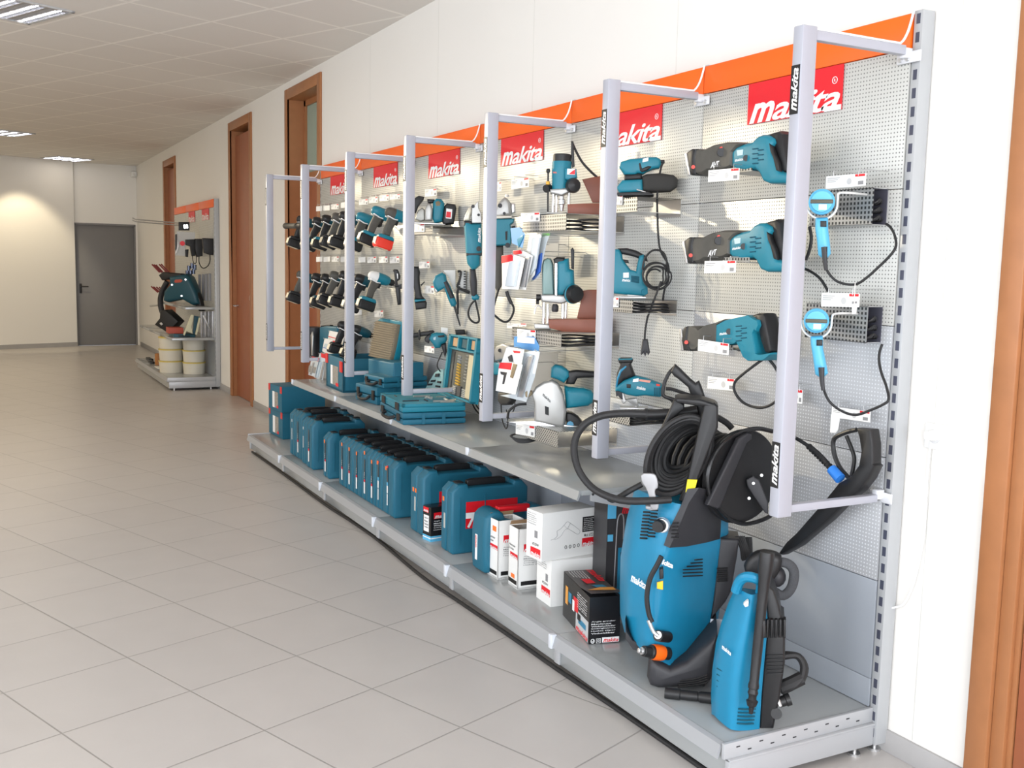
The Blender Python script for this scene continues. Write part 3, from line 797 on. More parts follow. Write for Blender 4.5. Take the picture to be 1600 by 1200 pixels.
part('hose', G().tb(Fp, [(190, 200), (250, 235), (300, 270)], .0065, -.02, cG), RUB, gn)
g = G().tb(Fp, [(290, 262), (350, 310), (400, 360), (450, 420)], .0095, -.02, cG, 10, 4)
for t in range(9): g.tb(Fp, [(296+t*18, 266+t*17.5), (300+t*18, 270+t*17.5)], .0115, -.02, cG, 10, 0)
part('bend_sleeve', g, BLACK, gn)
# ------------------------------------------------------------------ the small pressure washer
cS = crop(1100, 840, 3.871)
B1 = V((-.465, .077, BZ)); n1 = V((B1.x-CAM.x, B1.y-CAM.y, 0)).normalized(); F = Fr(B1, n1); F_ = F
o = thing('pressure_washer', 'small slim teal pressure washer with black back at the near base corner', 'pressure washer', B1); SMALL = o
lv = [((62, 1075), (168, 1162), (330, 1162)), ((60, 950), (175, 1010), (342, 960)), ((68, 800), (186, 850), (355, 805)), ((90, 640), (212, 690), (370, 645)), ((120, 520), (240, 570), (381, 525)), ((160, 400), (266, 440), (376, 425)), ((200, 300), (285, 345), (362, 325))]
lv = [tuple(cS(p) for p in t) for t in lv]
part('front_shell', G().rings(shell(lv, 4, .01, -.062, -.02, .06, .006)), TEALB, o)
g = G().tb(F, [(192, 325, -.02), (215, 265, -.03), (255, 238, -.045), (310, 246, -.05), (345, 275, -.035), (340, 340, -.03)], .016, 0, cS, 10); part('carry_handle', g, TEALB, o)
g = G().sl(F, [(330, 1163), (420, 1160), (455, 1000), (470, 900), (490, 760), (492, 640), (488, 500), (470, 488), (460, 420), (425, 320), (385, 285), (360, 300), (380, 520), (370, 645), (355, 805), (342, 960)], -.015, .12, .012, cS); part('rear_housing', g, BLACK, o)
g = G()
for i in range(5): x = 376+i*26; g.sl(F, [(x, 496), (x+16, 496), (x+14, 608), (x-2, 608)], -.03, .0, .003, cS)
part('side_rib', g, BLACK, o); g = G()
for i in range(6): g.sl(F, [(378, 712+i*22), (478, 708+i*22), (478, 716+i*22), (377, 722+i*22)], -.02, 0, .002, cS)
part('side_rib', g, BLACK, o)
g = G()
for i in range(5): g.tb(F, [(208-i*2, 1036+i*22, -.063), (250, 1040+i*22, -.056), (312-i*3, 1037+i*22, -.040)], .0028, 0, cS, 6, 2)
SLOT = mat('teal_shadow_slot', (.004, .07, .11), .6); part('vent', g, SLOT, o); g = G()
for i in range(4): g.tb(F, [(78, 790+i*36, -.006), (130, 818+i*36, -.032), (160, 838+i*36, -.050)], .0022, 0, cS, 6, 2)
part('vent', g, SLOT, o)
g = G(); seen_word(g, F, LOGO, (108, 672), (163, 716), (106, 644), -.036, -.062, cS, shear=.3, bold=.03, space=.86); part('lettering', g, WPRINT, o)
g = G().sl(F, [(238, 405), (262, 384), (270, 390), (268, 415), (250, 422)], -.086, -.06, .002, cS); part('gauge_window', g, WHITE, o)
g = G().cyl(F.p(*cS((438, 1065)), -.02), F.p(*cS((438, 1065)), .02), .017, .017, 16); part('wheel', g, BLACK, o)
g = G().tb(F, [(480, 720, .05), (560, 715, .06), (600, 770, .05), (590, 850, .03), (540, 900, .02), (470, 930, .03)], .011, 0, cS).tb(F, [(484, 700, .07), (575, 715, .08), (618, 790, .07), (595, 870, .05)], .008, 0, cS).tb(F, [(470, 905, .03), (530, 880, .03), (590, 850, .04)], .022, 0, cS, 10)
part('mains_cable', g, RUB, o)
part('outlet_connector', G().lathe([(.008, 0), (.016, .1), (.017, .6), (.02, .65), (.02, 1)], F.p(*cS((445, 1000)), .02), F.p(*cS((520, 975)), .03), 14), BLACK, o)
part('connector_ring', G().lathe([(.0125, 0), (.0125, 1)], F.p(*cS((450, 1000)), .0), F.p(*cS((462, 996)), .0), 14), WHITE, o)
# lance clipped upright to the small washer
ln = thing('spray_lance', 'black spray lance clipped upright to the small pressure washer', 'lance', F.p(*cS((287, 1070)), -.11))
a, b = F.p(*cS((383, 88)), -.065), F.p(*cS((283, 1065)), -.105)
part('lance_tube', G().lathe([(.0, 0), (.021, 0), (.0225, .02), (.0225, .1), (.018, .17), (.0155, .3), (.0155, .6), (.014, .8), (.0165, .82), (.0165, .84), (.011, .845)], a, b, 16), BLACK, ln)
part('nozzle', G().lathe([(.012, .84), (.016, .87), (.012, .89), (.012, .91), (.018, .92), (.014, .95), (.008, .96), (.006, 1)], a, b, 16), BLACK, ln)
part('clip', G().sl(F, [(320, 505), (372, 500), (376, 610), (322, 618)], -.095, -.0, .006, cS), BLACK, ln)
# washing brush behind it
br = thing('washing_brush', 'round black washing brush with grey bristles behind the small pressure washer', 'brush', (-.28, .14, BZ))
Fb = Fr((-.30, .16, 0), n1)
part('brush_head', G().sl(Fb, [(230, 200), (270, 120), (340, 85), (430, 95), (480, 130), (460, 220), (400, 290), (300, 260)], -.0, .06, .02, cS, 1), BLACK, br)
pts = [Fb.p(*cS(q), .03) for q in ((400, 180), (450, 150), (510, 160), (545, 210), (530, 300), (480, 350), (430, 330))]
part('bristle_ring', G().tube(pts, .016, 12, 4), mat('grey_bristles', (.075, .078, .085), .9, noise=.35, nscale=400, bump=1., bscale=700), br)
part('brush_foot', G().sl(Fb, [(400, 290), (450, 330), (470, 480), (480, 700), (400, 900), (380, 600)], .02, .07, .02, cS), BLACK, br)
part('brush_core', G().ball(Fb.p(*cS((440, 235)), .04), (.03, .03, .035)), DGREY, br)
# nozzle lying on the base shelf
nz = thing('spray_nozzle', 'black spray nozzle lying on the base shelf beside the two pressure washers', 'nozzle', at(1080, 1094, Z=BZ))
cN = crop(920, 780, 3)
Fn = Fr(at(1080, 1096, Z=BZ), n1)
a, b = Fn.p(*cN((356, 922)), 0), Fn.p(*cN((606, 942)), 0); a.z = BZ+.019; b.z = BZ+.0195
part('tube', G().lathe([(.0, 0), (.018, 0), (.019, .28), (.0165, .3), (.0165, .62), (.011, .63)], a, b, 16), BLACK, nz)
part('collar', G().lathe([(.011, .62), (.0155, .63), (.0185, .68), (.019, .97), (.012, 1)], a, b, 16), BLACK, nz)
part('tip_ring', G().lathe([(.0, .98), (.015, .98), (.015, 1.03), (.0, 1.03)], a, b, 16), GREYM, nz)
for r_ in (WASHER, SMALL):       # nothing reaches below the shelf board they stand on
    for ch in bpy.data.objects:
        if ch.parent == r_ and ch.type == 'MESH':
            for v in ch.data.vertices:
                if v.co.z+ch.location.z < .0005: v.co.z = .0005-ch.location.z
# ------------------------------------------------------------------ cartons on the base shelf
c1, c2, c3 = crop(600, 600, 4.615), crop(720, 740, 4.615), crop(820, 780, 5)
def carton(name, label, bx, mt, bev=.0015, z1=1., cat='box', group=None):
    o = thing(name, label, cat, (bx.ctr().x, bx.ctr().y, bx.Z0), group)
    g = G(); bx.solid(g, bev, 0, z1); part('carton', g, mt, o)
    return o
def logo_patch(o, bx, f, x0, x1, z0, z1, w=(.1, .95, .0, .55), tx=LOGO, white=True):
    g = G(); bx.patch(g, f, x0, x1, z0, z1, .0008); p = part('red_patch', g, RED, o)
    dx, dz = x1-x0, z1-z0
    g = G(); bx.word(g, f, tx, x0+dx*w[0], x0+dx*w[1], z0+dz*w[2], z0+dz*w[3], .0014, shear=.3, bold=.025, space=.86)
    part('lettering', g, WPRINT if white else RED, p)
def small_lines(o, bx, f, x0, x1, z0, z1, n, mt=PGREY, words=('Angle grinder', 'Meuleuse', 'Winkelschleifer', 'Smerigliatrice', 'Haakse slijper', 'Vinkelsliber')):
    g = G()
    for i in range(n):
        z = z1-(z1-z0)*(i+.8)/n; t = words[i % len(words)]
        bx.word(g, f, t, x0, x0+(x1-x0)*min(1, .5+.04*len(t)), z, z+(z1-z0)/n*.62, .0012, shear=0, bold=.01, space=1)
    part('lettering', g, mt, o)
def dark(o, bx, f, x0, x1, z0, z1, nm='printed_patch', mt=BLK, e=.0007):
    g = G(); bx.patch(g, f, x0, x1, z0, z1, e); return part(nm, g, mt, o)

def open_box(label, a, b, c, topb, flap):
    bx = Bx(a, b, c, BZ, topv=topb, lc=.13)
    o = thing('carton', label, 'box', (bx.ctr().x, bx.ctr().y, BZ), 'narrow open white cartons')
    g = G(); t = .03
    bx.solid(g, .001, 0, 1, 0, 1, 0, t); bx.solid(g, .001, 0, 1, 0, 1, 1-t, 1); bx.solid(g, .001, 0, 1, 0, t*2, 0, 1); bx.solid(g, .001, 0, 1, 1-t*2, 1, 0, 1); bx.solid(g, 0, 0, .03)
    part('carton', g, WHITE, o)
    g = G(); g.quad(bx.P(1-t*2, t*1.2, .985), bx.P(1-t*2, 1-t*1.2, .985), bx.P(1-t*2, 1-t*1.2, .6), bx.P(1-t*2, t*1.2, .6)); part('inside', g, CARD, o)
    g = G(); bx.solid(g, .002, .03, .80, .12, .88, .06, .94); part('contents', g, TEAL, o)
    g = G(); g.quad(bx.P(1, .03, 1), bx.P(1, .97, 1), bx.P(.86, .97, 1.075), bx.P(.86, .03, 1.075)); part('flap', g, CARD, o)
    logo_patch(o, bx, 'fa', .18, .95, .49, .57, (0.03, .97, .02, .6)); dark(o, bx, 'fa', .04, .9, .06, .13)
    small_lines(o, bx, 'fa', .1, .7, .60, .72, 2, BLK, ('Akkuschrauber', 'Li-ion'))
    dark(o, bx, 'fc', .12, .98, .06, .13); logo_patch(o, bx, 'fc', .2, .98, .62, .75, (0, 1, 0, .5))
    small_lines(o, bx, 'fc', .2, .98, .38, .56, 5, PGREY)
    return o, bx
o, bx = open_box('narrow open white carton in front of the tool case with red handle', c2((190, 720)), c2((265, 765)), c2((350, 752)), c2((280, 345))[1], True)
g = G(); bx.patch(g, 'fa', .45, .80, .80, .89, .0008); part('price_sticker', g, ORANGE, o)
o, bx = open_box('narrow open white carton beside the two stacked white cartons', c2((340, 790)), c2((408, 838)), c2((545, 828)), c2((415, 405))[1], True)
g = G(); bx.patch(g, 'fa', .3, .68, .15, .22, .0008); part('price_sticker', g, ORANGE, o)
# two large white cartons, one on the other
bl = Bx(c3((90, 765)), c3((200, 845)), c3((300, 838)), BZ, topv=c3((215, 485))[1], lc=.30)
o = carton('carton', 'large plain white carton at the bottom of the pair', bl, WHITE, group='large white cartons')
logo_patch(o, bl, 'fa', .35, .95, .20, .36, (.03, .97, .02, .5)); small_lines(o, bl, 'fa', .06, .7, .74, .97, 5); small_lines(o, bl, 'fa', .4, .95, .40, .48, 1, BLK, ('6722DW',)); dark(o, bl, 'fa', .62, .78, .50, .66, 'bar_code', PGREY)
Z2 = BZ+bl.h+.001
bu = Bx(c3((10, 437)), c3((130, 492)), c3((590, 447)), Z2, topv=c3((130, 115))[1])
o = carton('carton', 'large white carton with a line drawing, on top of the pair', bu, WHITE, group='large white cartons')
logo_patch(o, bu, 'fa', .28, .92, .06, .24, (.03, .97, .02, .5)); small_lines(o, bu, 'fa', .05, .65, .70, .96, 6); small_lines(o, bu, 'fa', .4, .95, .27, .36, 1, BLK, ('6722DW',)); dark(o, bu, 'fa', .52, .72, .45, .60, 'bar_code', PGREY)
dark(o, bu, 'fc', .76, 1, .50, .82); small_lines(o, bu, 'fc', .78, .99, .52, .80, 7, WPRINT, ('Cordless Screwdriver', 'Visseuse', 'Akku-Schrauber', 'Avvitatore', 'Schroefmachine', 'Destornillador', 'Skruemaskine'))
small_lines(o, bu, 'fc', .80, 1.0, .375, .48, 1, BLK, ('Mod. 6722',)); logo_patch(o, bu, 'fc', .76, 1, .19, .37, (.02, 1, .0, .55))
g = G(); f = lambda x, z: bu.fc(x, z, .0014)
PL = [(.22, .44), (.28, .50), (.27, .60), (.33, .63), (.40, .70), (.46, .77), (.52, .73), (.70, .56), (.70, .49), (.65, .48), (.48, .62), (.40, .58), (.36, .50), (.28, .44)]
g.tube([f(*p) for p in PL], .0006, 4, 2, True).tube([f(*p) for p in ((.16, .43), (.22, .45))], .0006, 4, 0).tube([f(*p) for p in ((.40, .70), (.47, .62), (.52, .73))], .0006, 4, 0); part('line_drawing', g, PGREY, o)
g = G()
for i, x in enumerate((.45, .53, .61, .69)): g.tube([bu.fc(x+.02*math.cos(t*PI/4), .235+.035*math.sin(t*PI/4), .001) for t in range(8 if i != 1 else 8)], .0012, 4, 0, True)
part('symbol_print', g, BLK, o)
# black angle grinder carton
bb = Bx(c3((296, 905)), c3((497, 1135)), c3((740, 1118)), BZ, topv=c3((500, 768))[1])
o = thing('carton', 'glossy black angle grinder carton with bent lid at the front edge', 'box', (bb.ctr().x, bb.ctr().y, BZ))
BOXB = mat('black_gloss_carton', (.012, .012, .014), .25)
g = G(); bb.solid(g, .0015); part('carton', g, BOXB, o)
g = G(); g.rings([[bb.P(x, y, 1.0+.10*(1-x)**3+e) for x, y in ((0, -.02), (0, 1.02))] for e, x_ in () for x in ()] or [[bb.P(1, 0, 1.004), bb.P(1, 1, 1.004), bb.P(1, 1, 1.012), bb.P(1, 0, 1.012)], [bb.P(.35, 0, 1.012), bb.P(.35, 1, 1.012), bb.P(.35, 1, 1.02), bb.P(.35, 0, 1.02)], [bb.P(-.04, 0, 1.10), bb.P(-.04, 1, 1.10), bb.P(-.04, 1, 1.108), bb.P(-.04, 0, 1.108)]])
lid = part('lid', g, mat('dark_print_lid', (.055, .047, .045), .35, noise=.3, nscale=20), o)
f = lambda x, y: bb.P(x, y, 1.0225 if x > .35 else 1.0225+(.35-x)/.39*.088)
def lidpatch(nm, mt, q): part(nm, G().quad(*[f(*p)+V((0, 0, .0012)) for p in q]), mt, lid)
lidpatch('red_print', RED, ((.62, .25), (.62, .55), (.45, .60), (.45, .30))); lidpatch('teal_print', TEALB, ((.38, .38), (.38, .75), (.26, .80), (.26, .45))); lidpatch('flame_print', mat('flame_print', (.75, .33, .05), .4), ((.14, .05), (.26, .55), (.22, .95), (.06, .9)))
g = G(); a_, b_, d_ = f(.95, .70), f(.52, .98), f(.95, .98); lettering(g, LOGO, f(.97, .72)+V((0, 0, .002)), f(.50, .78)-f(.97, .72), f(.97, .98)-f(.97, .72), .3, .03, .86); part('lettering', g, RED, lid)
g = G()
for i in range(6): lettering(g, 'Winkelschleifer', f(.94-.0*i, .08+i*.09)+V((0, 0, .002)), f(.70-.02*i, .08+i*.09)-f(.94, .08+i*.09), V((0, 0, .0)) + (f(.94, .13+i*.09)-f(.94, .08+i*.09)), 0, .01, 1)
part('lettering', g, WPRINT, lid)
dark(o, bb, 'fa', .52, .98, .02, .46, 'picture_panel', mat('print_grey', (.52, .53, .54), .4)); 
g = G(); bb.word(g, 'fa', LOGO, .53, .97, .03, .14, .0014, shear=.3, bold=.03, space=.86); part('lettering', g, RED, o)
dark(o, bb, 'fa', .62, .90, .22, .34, 'tool_print', TEALB, .0012); dark(o, bb, 'fa', .58, .70, .28, .42, 'tool_print', BLK, .0014); dark(o, bb, 'fa', .42, .60, .40, .70, 'red_print', RED, .001); dark(o, bb, 'fa', .38, .46, .36, .60, 'white_print', WPRINT, .0012)
dark(o, bb, 'fa', .10, .20, .35, .75, 'flame_print', MATS['flame_print'], .001); dark(o, bb, 'fa', .22, .34, .45, .68, 'teal_print', TEALB, .001)
small_lines(o, bb, 'fa', .56, .93, .52, .88, 7, WPRINT)
small_lines(o, bb, 'fc', .07, .85, .20, .50, 6, WPRINT); dark(o, bb, 'fc', .43, .98, .02, .13, 'white_print', WPRINT)
g = G(); bb.word(g, 'fc', LOGO, .47, .96, .03, .11, .0014, shear=.3, bold=.03, space=.86); part('lettering', g, RED, o)
g = G(); g.tube([bb.fc(.13+.055*math.cos(t*PI/6), .065+.045*math.sin(t*PI/6), .001) for t in range(12)], .0014, 4, 0, True); g.tube([bb.fc(x, z, .001) for x, z in ((.25, .02), (.38, .02), (.38, .11), (.25, .11))], .0014, 4, 0, True).tube([bb.fc(x, z, .001) for x, z in ((.29, .05), (.34, .05), (.34, .085), (.29, .085))], .0012, 4, 0, True).tube([bb.fc(x, z, .001) for x, z in ((.10, .06), (.125, .04), (.17, .09))], .0014, 4, 0)
part('symbol_print', g, WPRINT, o)
# tall black carton of a small pressure washer
bt = Bx((931, 950), (944, 962), (1000, 958), BZ, topv=786, la=.15, lc=.17)
o = carton('carton', 'tall black printed carton half hidden behind the large pressure washer', bt, mat('grey_black_carton', (.028, .027, .03), .35))
dark(o, bt, 'fc', .30, .52, .10, .60, 'washer_picture', TEALB); dark(o, bt, 'fc', .36, .46, .52, .56, 'picture_hole', BLK, .0012)
dark(o, bt, 'fc', .0, .22, .86, 1, 'blue_print', SKYB); dark(o, bt, 'fc', .02, .16, .66, .72, 'blue_print', SKYB)
g = G(); g.tube([bt.fc(x, z, .001) for x, z in ((.22, .25), (.24, .6), (.26, .84), (.34, .90), (.42, .85), (.43, .62))], .003, 5, 3); part('print_outline', g, PGREY, o)
g = G(); p = bt.fc(.56, .66); g.lathe([(.026, 0), (.026, .5), (.017, .5), (.017, 1)], p, p+bt.nc*.003, 20); part('knob_picture', g, BLK, o)
g = G(); g.tube([bt.fc(.56+.05*math.cos(t*PI/6), .66+.035*math.sin(t*PI/6), .003) for t in range(12)], .003, 5, 0, True); part('knob_ring_print', g, WPRINT, o)
g = G(); bt.word(g, 'fc', LOGO, .36, .86, .90, .97, .0014, shear=.3, bold=.03, space=.86); part('lettering', g, RED, o)
small_lines(o, bt, 'fc', .56, .95, .77, .84, 1, WPRINT, ('HW1',)); small_lines(o, bt, 'fc', .50, .98, .03, .26, 7, WPRINT)
# small black carton between the big cases
bs = Bx(c1((280, 1115)), c1((337, 1140)), c1((405, 1133)), BZ, topv=c1((345, 893))[1], lc=.11)
o = carton('carton', 'small black carton with light blue bottom band between two large tool cases', bs, BOXB)
for f in ('fa', 'fc'): dark(o, bs, f, 0, 1, .0, .16, 'blue_band', SKYB); dark(o, bs, f, 0, 1, .08, .11, 'white_band', WPRINT, .0012)
logo_patch(o, bs, 'fa', .05, .7, .82, .97, (.05, .95, .1, .6)); logo_patch(o, bs, 'fc', .15, 1, .66, .84, (.05, 1, .05, .6)); dark(o, bs, 'fa', .1, .75, .26, .74, 'white_print', WPRINT); small_lines(o, bs, 'fa', .2, .7, .34, .70, 4, BLK); small_lines(o, bs, 'fc', .15, .98, .30, .62, 5, WPRINT)

# ------------------------------------------------------------------ upright tool cases on the base shelf
def case_bm(t, d, h):
    """standing case: thickness along y, depth from x=0 (front) to x=d, rounded shoulders, waist seam"""
    c = .035
    pr = [(0, .012), (.012, 0), (d-.012, 0), (d, .012), (d, h-c), (d-c, h), (d*.82, h), (d*.80, h-.018), (d*.22, h-.018), (d*.20, h), (c, h), (0, h-c)]
    g = G()
    for s in (-1, 1):
        lo, hi = sorted((s*.0015, s*t/2)); g.slab(pr, lo, hi, min(.012, t*.2), 'y', 3)
    return g
def tool_case(label, y, t, h, x=-.53, d=.38, strip='long', stickers=(), group='teal tool cases standing on the base shelf', side=None):
    o = thing('tool_case', label, 'case', (x, y, BZ), group)
    T = Matrix.Translation(V((x, y, BZ)))
    def fin(nm, g, m_, p=None, lb=None): g.xf(T); return part(nm, g, m_, p or o, lb)
    fin('shell', case_bm(t, d, h), TEALC)
    w = min(.024, t*.22)
    g = G().slab([(d*.24, h-.02), (d*.76, h-.02), (d*.75, h+.008), (d*.70, h+.014), (d*.30, h+.014), (d*.25, h+.008)], -w/2-.003, w/2+.003, .005, 'y'); fin('handle', g, BLACK)
    for xx in (d*.10, d*.84): fin('latch', G().box((xx, -w, h-.028), (xx+.04, w, h+.006), .004), BLACK)
    g = G()
    for k in range(3): g.box((.04, -t/2-.0035, .05+k*.0), (.044, -t/2+.002, h-.06)) if k == 0 else None
    g.box((d*.42, -t/2-.003, .03), (d*.43, -t/2+.002, h-.05)).mk(0); fin('side_rib', g, TEALC)
    e = -.001
    if strip == 'long':
        fin('label_strip', G().box((e, .001, h*.42), (.0, .018, h*.80)).mk(0), mat('dark_label', (.05, .055, .06), .4))
        fin('white_label', G().box((e, -.001, h*.14), (.0, .019, h*.36)), WPRINT); fin('red_label', G().box((e, -.001, h*.362), (.0, .019, h*.41)), RED)
        g = G(); lettering(g, 'LXT', (e-.0008, .0145, h*.44), (0, 0, h*.12), (0, -.011, 0), .3, .01, 1); fin('lettering', g, WPRINT)
    elif strip == 'pale':
        fin('red_label', G().box((e, .001, h*.86), (0, .018, h*.90)), RED); fin('label_strip', G().box((e, .001, h*.60), (0, .018, h*.855)), MATS['dark_label'])
        fin('blue_label', G().box((e, .001, h*.54), (0, .018, h*.60)), SKYB); fin('white_label', G().box((e, .001, h*.40), (0, .018, h*.535)), WPRINT); fin('paper_label', G().box((e, .003, h*.18), (0, .015, h*.385)), WPRINT)
    elif strip == 'plain':
        fin('paper_label', G().box((e, .012, h*.34), (0, .030, h*.56)), mat('grey_label', (.48, .48, .45), .6))
    elif strip == 'thin':
        fin('paper_label', G().box((e, .004, h*.35), (0, .012, h*.6)), WPRINT); fin('round_label', G().box((e, .002, h*.74), (0, .013, h*.80)), WPRINT)
    for dy, hz in stickers: fin('price_sticker', G().box((e-.0006, dy-.009, h*hz-.011), (0, dy+.009, h*hz+.011), .0004), ORANGE)
    return o, fin
def yat(u, v): return at(u, v, X=-.53).y
row = [  # u of both front edges
    ('row case with orange sticker, standing first after the wider case', 529, 541, 'long', [(.012, .86)]),
    ('row case with orange sticker, second along the row of seven', 541, 551.5, 'long', [(.010, .84)]),
    ('row case with orange sticker, third along the row of seven', 551.5, 564, 'long', [(.010, .83)]),
    ('row case with orange sticker, in the middle of the row of seven', 564, 576.5, 'long', [(.010, .92)]),
    ('row case with orange sticker low on its front, fifth of seven', 576.5, 586.5, 'long', [(.010, .82)]),
    ('row case with pale label and orange sticker, sixth of seven', 586.5, 597, 'pale', [(.022, .86)]),
    ('thicker row case with pale label, nearest of the row of seven', 597, 615.5, 'pale', [(.032, .84)])]
for lb, ua, ub, st, sk in row:
    ya, yb = yat(ua, 770), yat(ub, 770); t = ya-yb-.003
    o, fin = tool_case('teal '+lb, (ya+yb)/2, t, .315, strip=st, stickers=sk)
for lb, ua, ub, xx, h, st, sk in (
    ('teal tool case standing nearest to the two stacked boxes', 452.5, 461, -.53, .335, 'thin', []),
    ('teal tool case with long label, second from the stacked boxes', 461, 471, -.53, .34, 'long', []),
    ('narrow teal tool case, third from the stacked boxes', 471, 478, -.545, .33, 'thin', []),
    ('teal tool case with white label, fourth from the stacked boxes', 478, 488, -.555, .335, 'long', []),
    ('lower teal tool case with orange sticker, standing alone', 504.5, 513, -.545, .30, 'long', [(.022, .80)])):
    ya, yb = at(ua, 700, X=xx).y, at(ub, 700, X=xx).y
    tool_case(lb, (ya+yb)/2, ya-yb-.003, h, x=xx, strip=st, stickers=sk)
ya, yb = yat(640.7, 800), yat(661, 800)
o, fin = tool_case('large teal tool case with two orange stickers behind the small black carton', (ya+yb)/2, ya-yb, .345, strip='plain', stickers=[(.045, .66), (.012, .66)], d=.40)
t = ya-yb; fin('red_label', G().box((.09, -t/2-.001, .17), (.22, -t/2+.001, .235)), RED); fin('white_label', G().box((.09, -t/2-.001, .145), (.22, -t/2+.001, .168)), WPRINT)
ya, yb = yat(688.8, 810), yat(706, 810); t = ya-yb
o, fin = tool_case('large teal tool case with red and white number label on its side', (ya+yb)/2, t, .345, strip='plain', stickers=[(.036, .76)], d=.42)
fin('red_label', G().box((.075, -t/2-.001, .205), (.36, -t/2+.001, .258)), RED); fin('white_label', G().box((.075, -t/2-.001, .175), (.36, -t/2+.001, .204)), WPRINT)
fin('lower_red_label', G().box((.075, -t/2-.0008, .125), (.36, -t/2+.001, .176)), RED); g = G(); lettering(g, '7', (.083, -t/2-.0016, .128), (.05, 0, 0), (0, 0, .072), .2, .03, .9); fin('lettering', g, WPRINT)
# rounded case with a red carrying handle
ya, yb = yat(735.4, 840), yat(757, 840); t = ya-yb
o = thing('tool_case', 'small rounded teal case with red carrying handle beside the open cartons', 'case', (-.50, (ya+yb)/2, BZ))
x0, d, h, yc = -.53, .36, .295, (ya+yb)/2
pr = [(0, .02), (.02, 0), (d-.02, 0), (d, .02), (d, h-.04), (d-.04, h), (d*.72, h), (d*.66, h-.05), (d*.32, h-.05), (d*.26, h), (.04, h), (0, h-.04)]
part('shell', G().slab([(x0+a, BZ+b) for a, b in pr], yc-t/2, yc+t/2, .03, 'y', 4, 1), TEALC, o)
part('handle', G().slab([(x0+d*.25, BZ+h-.03), (x0+d*.75, BZ+h-.03), (x0+d*.73, BZ+h+.004), (x0+d*.27, BZ+h+.004)], yc-.02, yc+.02, .008, 'y'), RED, o)
part('brand_strip', G().box((x0-.001, yc-.0, BZ+.055), (x0, yc+.022, BZ+.175)), WPRINT, o)
g = G(); lettering(g, LOGO, (x0-.0016, yc+.018, BZ+.11), (0, 0, .06), (0, -.014, 0), .3, .03, .86); part('lettering', g, RED, o)
# two stacked open-sided boxes at the far end of the base shelf
def stack_box(label, a, b, c, Z0, topv, grp, lid):
    bx = Bx(a, b, c, Z0, topv=topv, lc=.36)
    o = thing('storage_box', label, 'box', (bx.ctr().x, bx.ctr().y, Z0), grp)
    g = G(); t = .035
    if lid: bx.solid(g, .006)
    else:
        bx.solid(g, .002, 0, 1, 0, 1, 0, t); bx.solid(g, .002, 0, 1, 0, 1, 1-t, 1); bx.solid(g, .002, 0, 1, 0, t*2, 0, 1); bx.solid(g, .002, 0, 1, 1-t*2, 1, 0, 1); bx.solid(g, 0, 0, .05)
    part('shell', g, TEALC, o)
    for x0, x1 in ((-.02, .12), (.88, 1.02)):
        pts = [bx.fa(min(max(x0, 0), 1), .74, .003), bx.fa(min(max(x1, 0), 1), .74, .003), bx.fa(min(max(x1, 0), 1), 1.0, .003), bx.fa(min(max(x0, 0), 1), 1.0, .003)]
        part('latch', G().rings([pts, [p-bx.na*.004 for p in pts]]), mat('red_latch', (.65, .03, .025), .4), o)
    g = G(); bx.patch(g, 'fa', .30, .72, .12, .74, .001); p = part('picture_label', g, mat('picture_label', (.30, .28, .25), .5, noise=.6, nscale=90), o)
    g = G(); bx.patch(g, 'fa', .30, .46, .12, .74, .0014); part('white_print', g, WPRINT, p)
    g = G(); bx.patch(g, 'fa', .62, .74, .12, .22, .0014); part('red_print', g, RED, p)
    return o, bx
o, bx = stack_box('teal storage box with red latches, lower of the two stacked at the far end', (420.5, 676), (441.5, 687), (500, 684), BZ, 644, 'stacked storage boxes', True)
o, bx2 = stack_box('teal storage box with red latches, upper of the two stacked at the far end', (420, 637.5), (440.5, 645.5), (500, 642), BZ+bx.h+.001, 605, 'stacked storage boxes', True)
g = G(); q = [bx2.fc(x, z, .002) for x, z in ((.80, .72), (.93, .72), (.93, .96), (.80, .96))]; part('latch', G().rings([q, [p-bx2.nc*.004 for p in q]]), MATS['red_latch'], o)
# ------------------------------------------------------------------ holders and price tags on the back panels
PERF = mat('perforated_steel', (.36, .36, .35), .4, .5)
h_ = N(PERF); x_, y_, z_ = h_.pos()
def _h(t, p, w): return h_.math('LESS_THAN', h_.math('ABSOLUTE', h_.math('SUBTRACT', h_.math('FRACT', h_.math('DIVIDE', t, p)), .5)), w)
mk_ = h_.math('MULTIPLY', _h(y_, .0150, .25), _h(z_, .0150, .28))
h_.nt.links.new(h_.mix(mk_, (.36, .36, .35), (.02, .02, .022)), bsdf(PERF).inputs['Base Color']); h_.put(bsdf(PERF).inputs['Metallic'], h_.math('SUBTRACT', .5, h_.math('MULTIPLY', mk_, .5)))
EXPM = mat('expanded_metal', (.48, .48, .47), .35, .6)
h_ = N(EXPM); x_, y_, z_ = h_.pos()
p_ = h_.math('DIVIDE', h_.math('ADD', y_, h_.math('ADD', x_, z_)), .017); q_ = h_.math('DIVIDE', h_.math('SUBTRACT', y_, h_.math('ADD', x_, z_)), .017)
def _g(t): return h_.math('LESS_THAN', h_.math('ABSOLUTE', h_.math('SUBTRACT', h_.math('FRACT', t), .5)), .30)
h_.nt.links.new(h_.mix(h_.math('MULTIPLY', _g(p_), _g(q_)), (.52, .52, .50), (.05, .05, .05)), bsdf(EXPM).inputs['Base Color'])

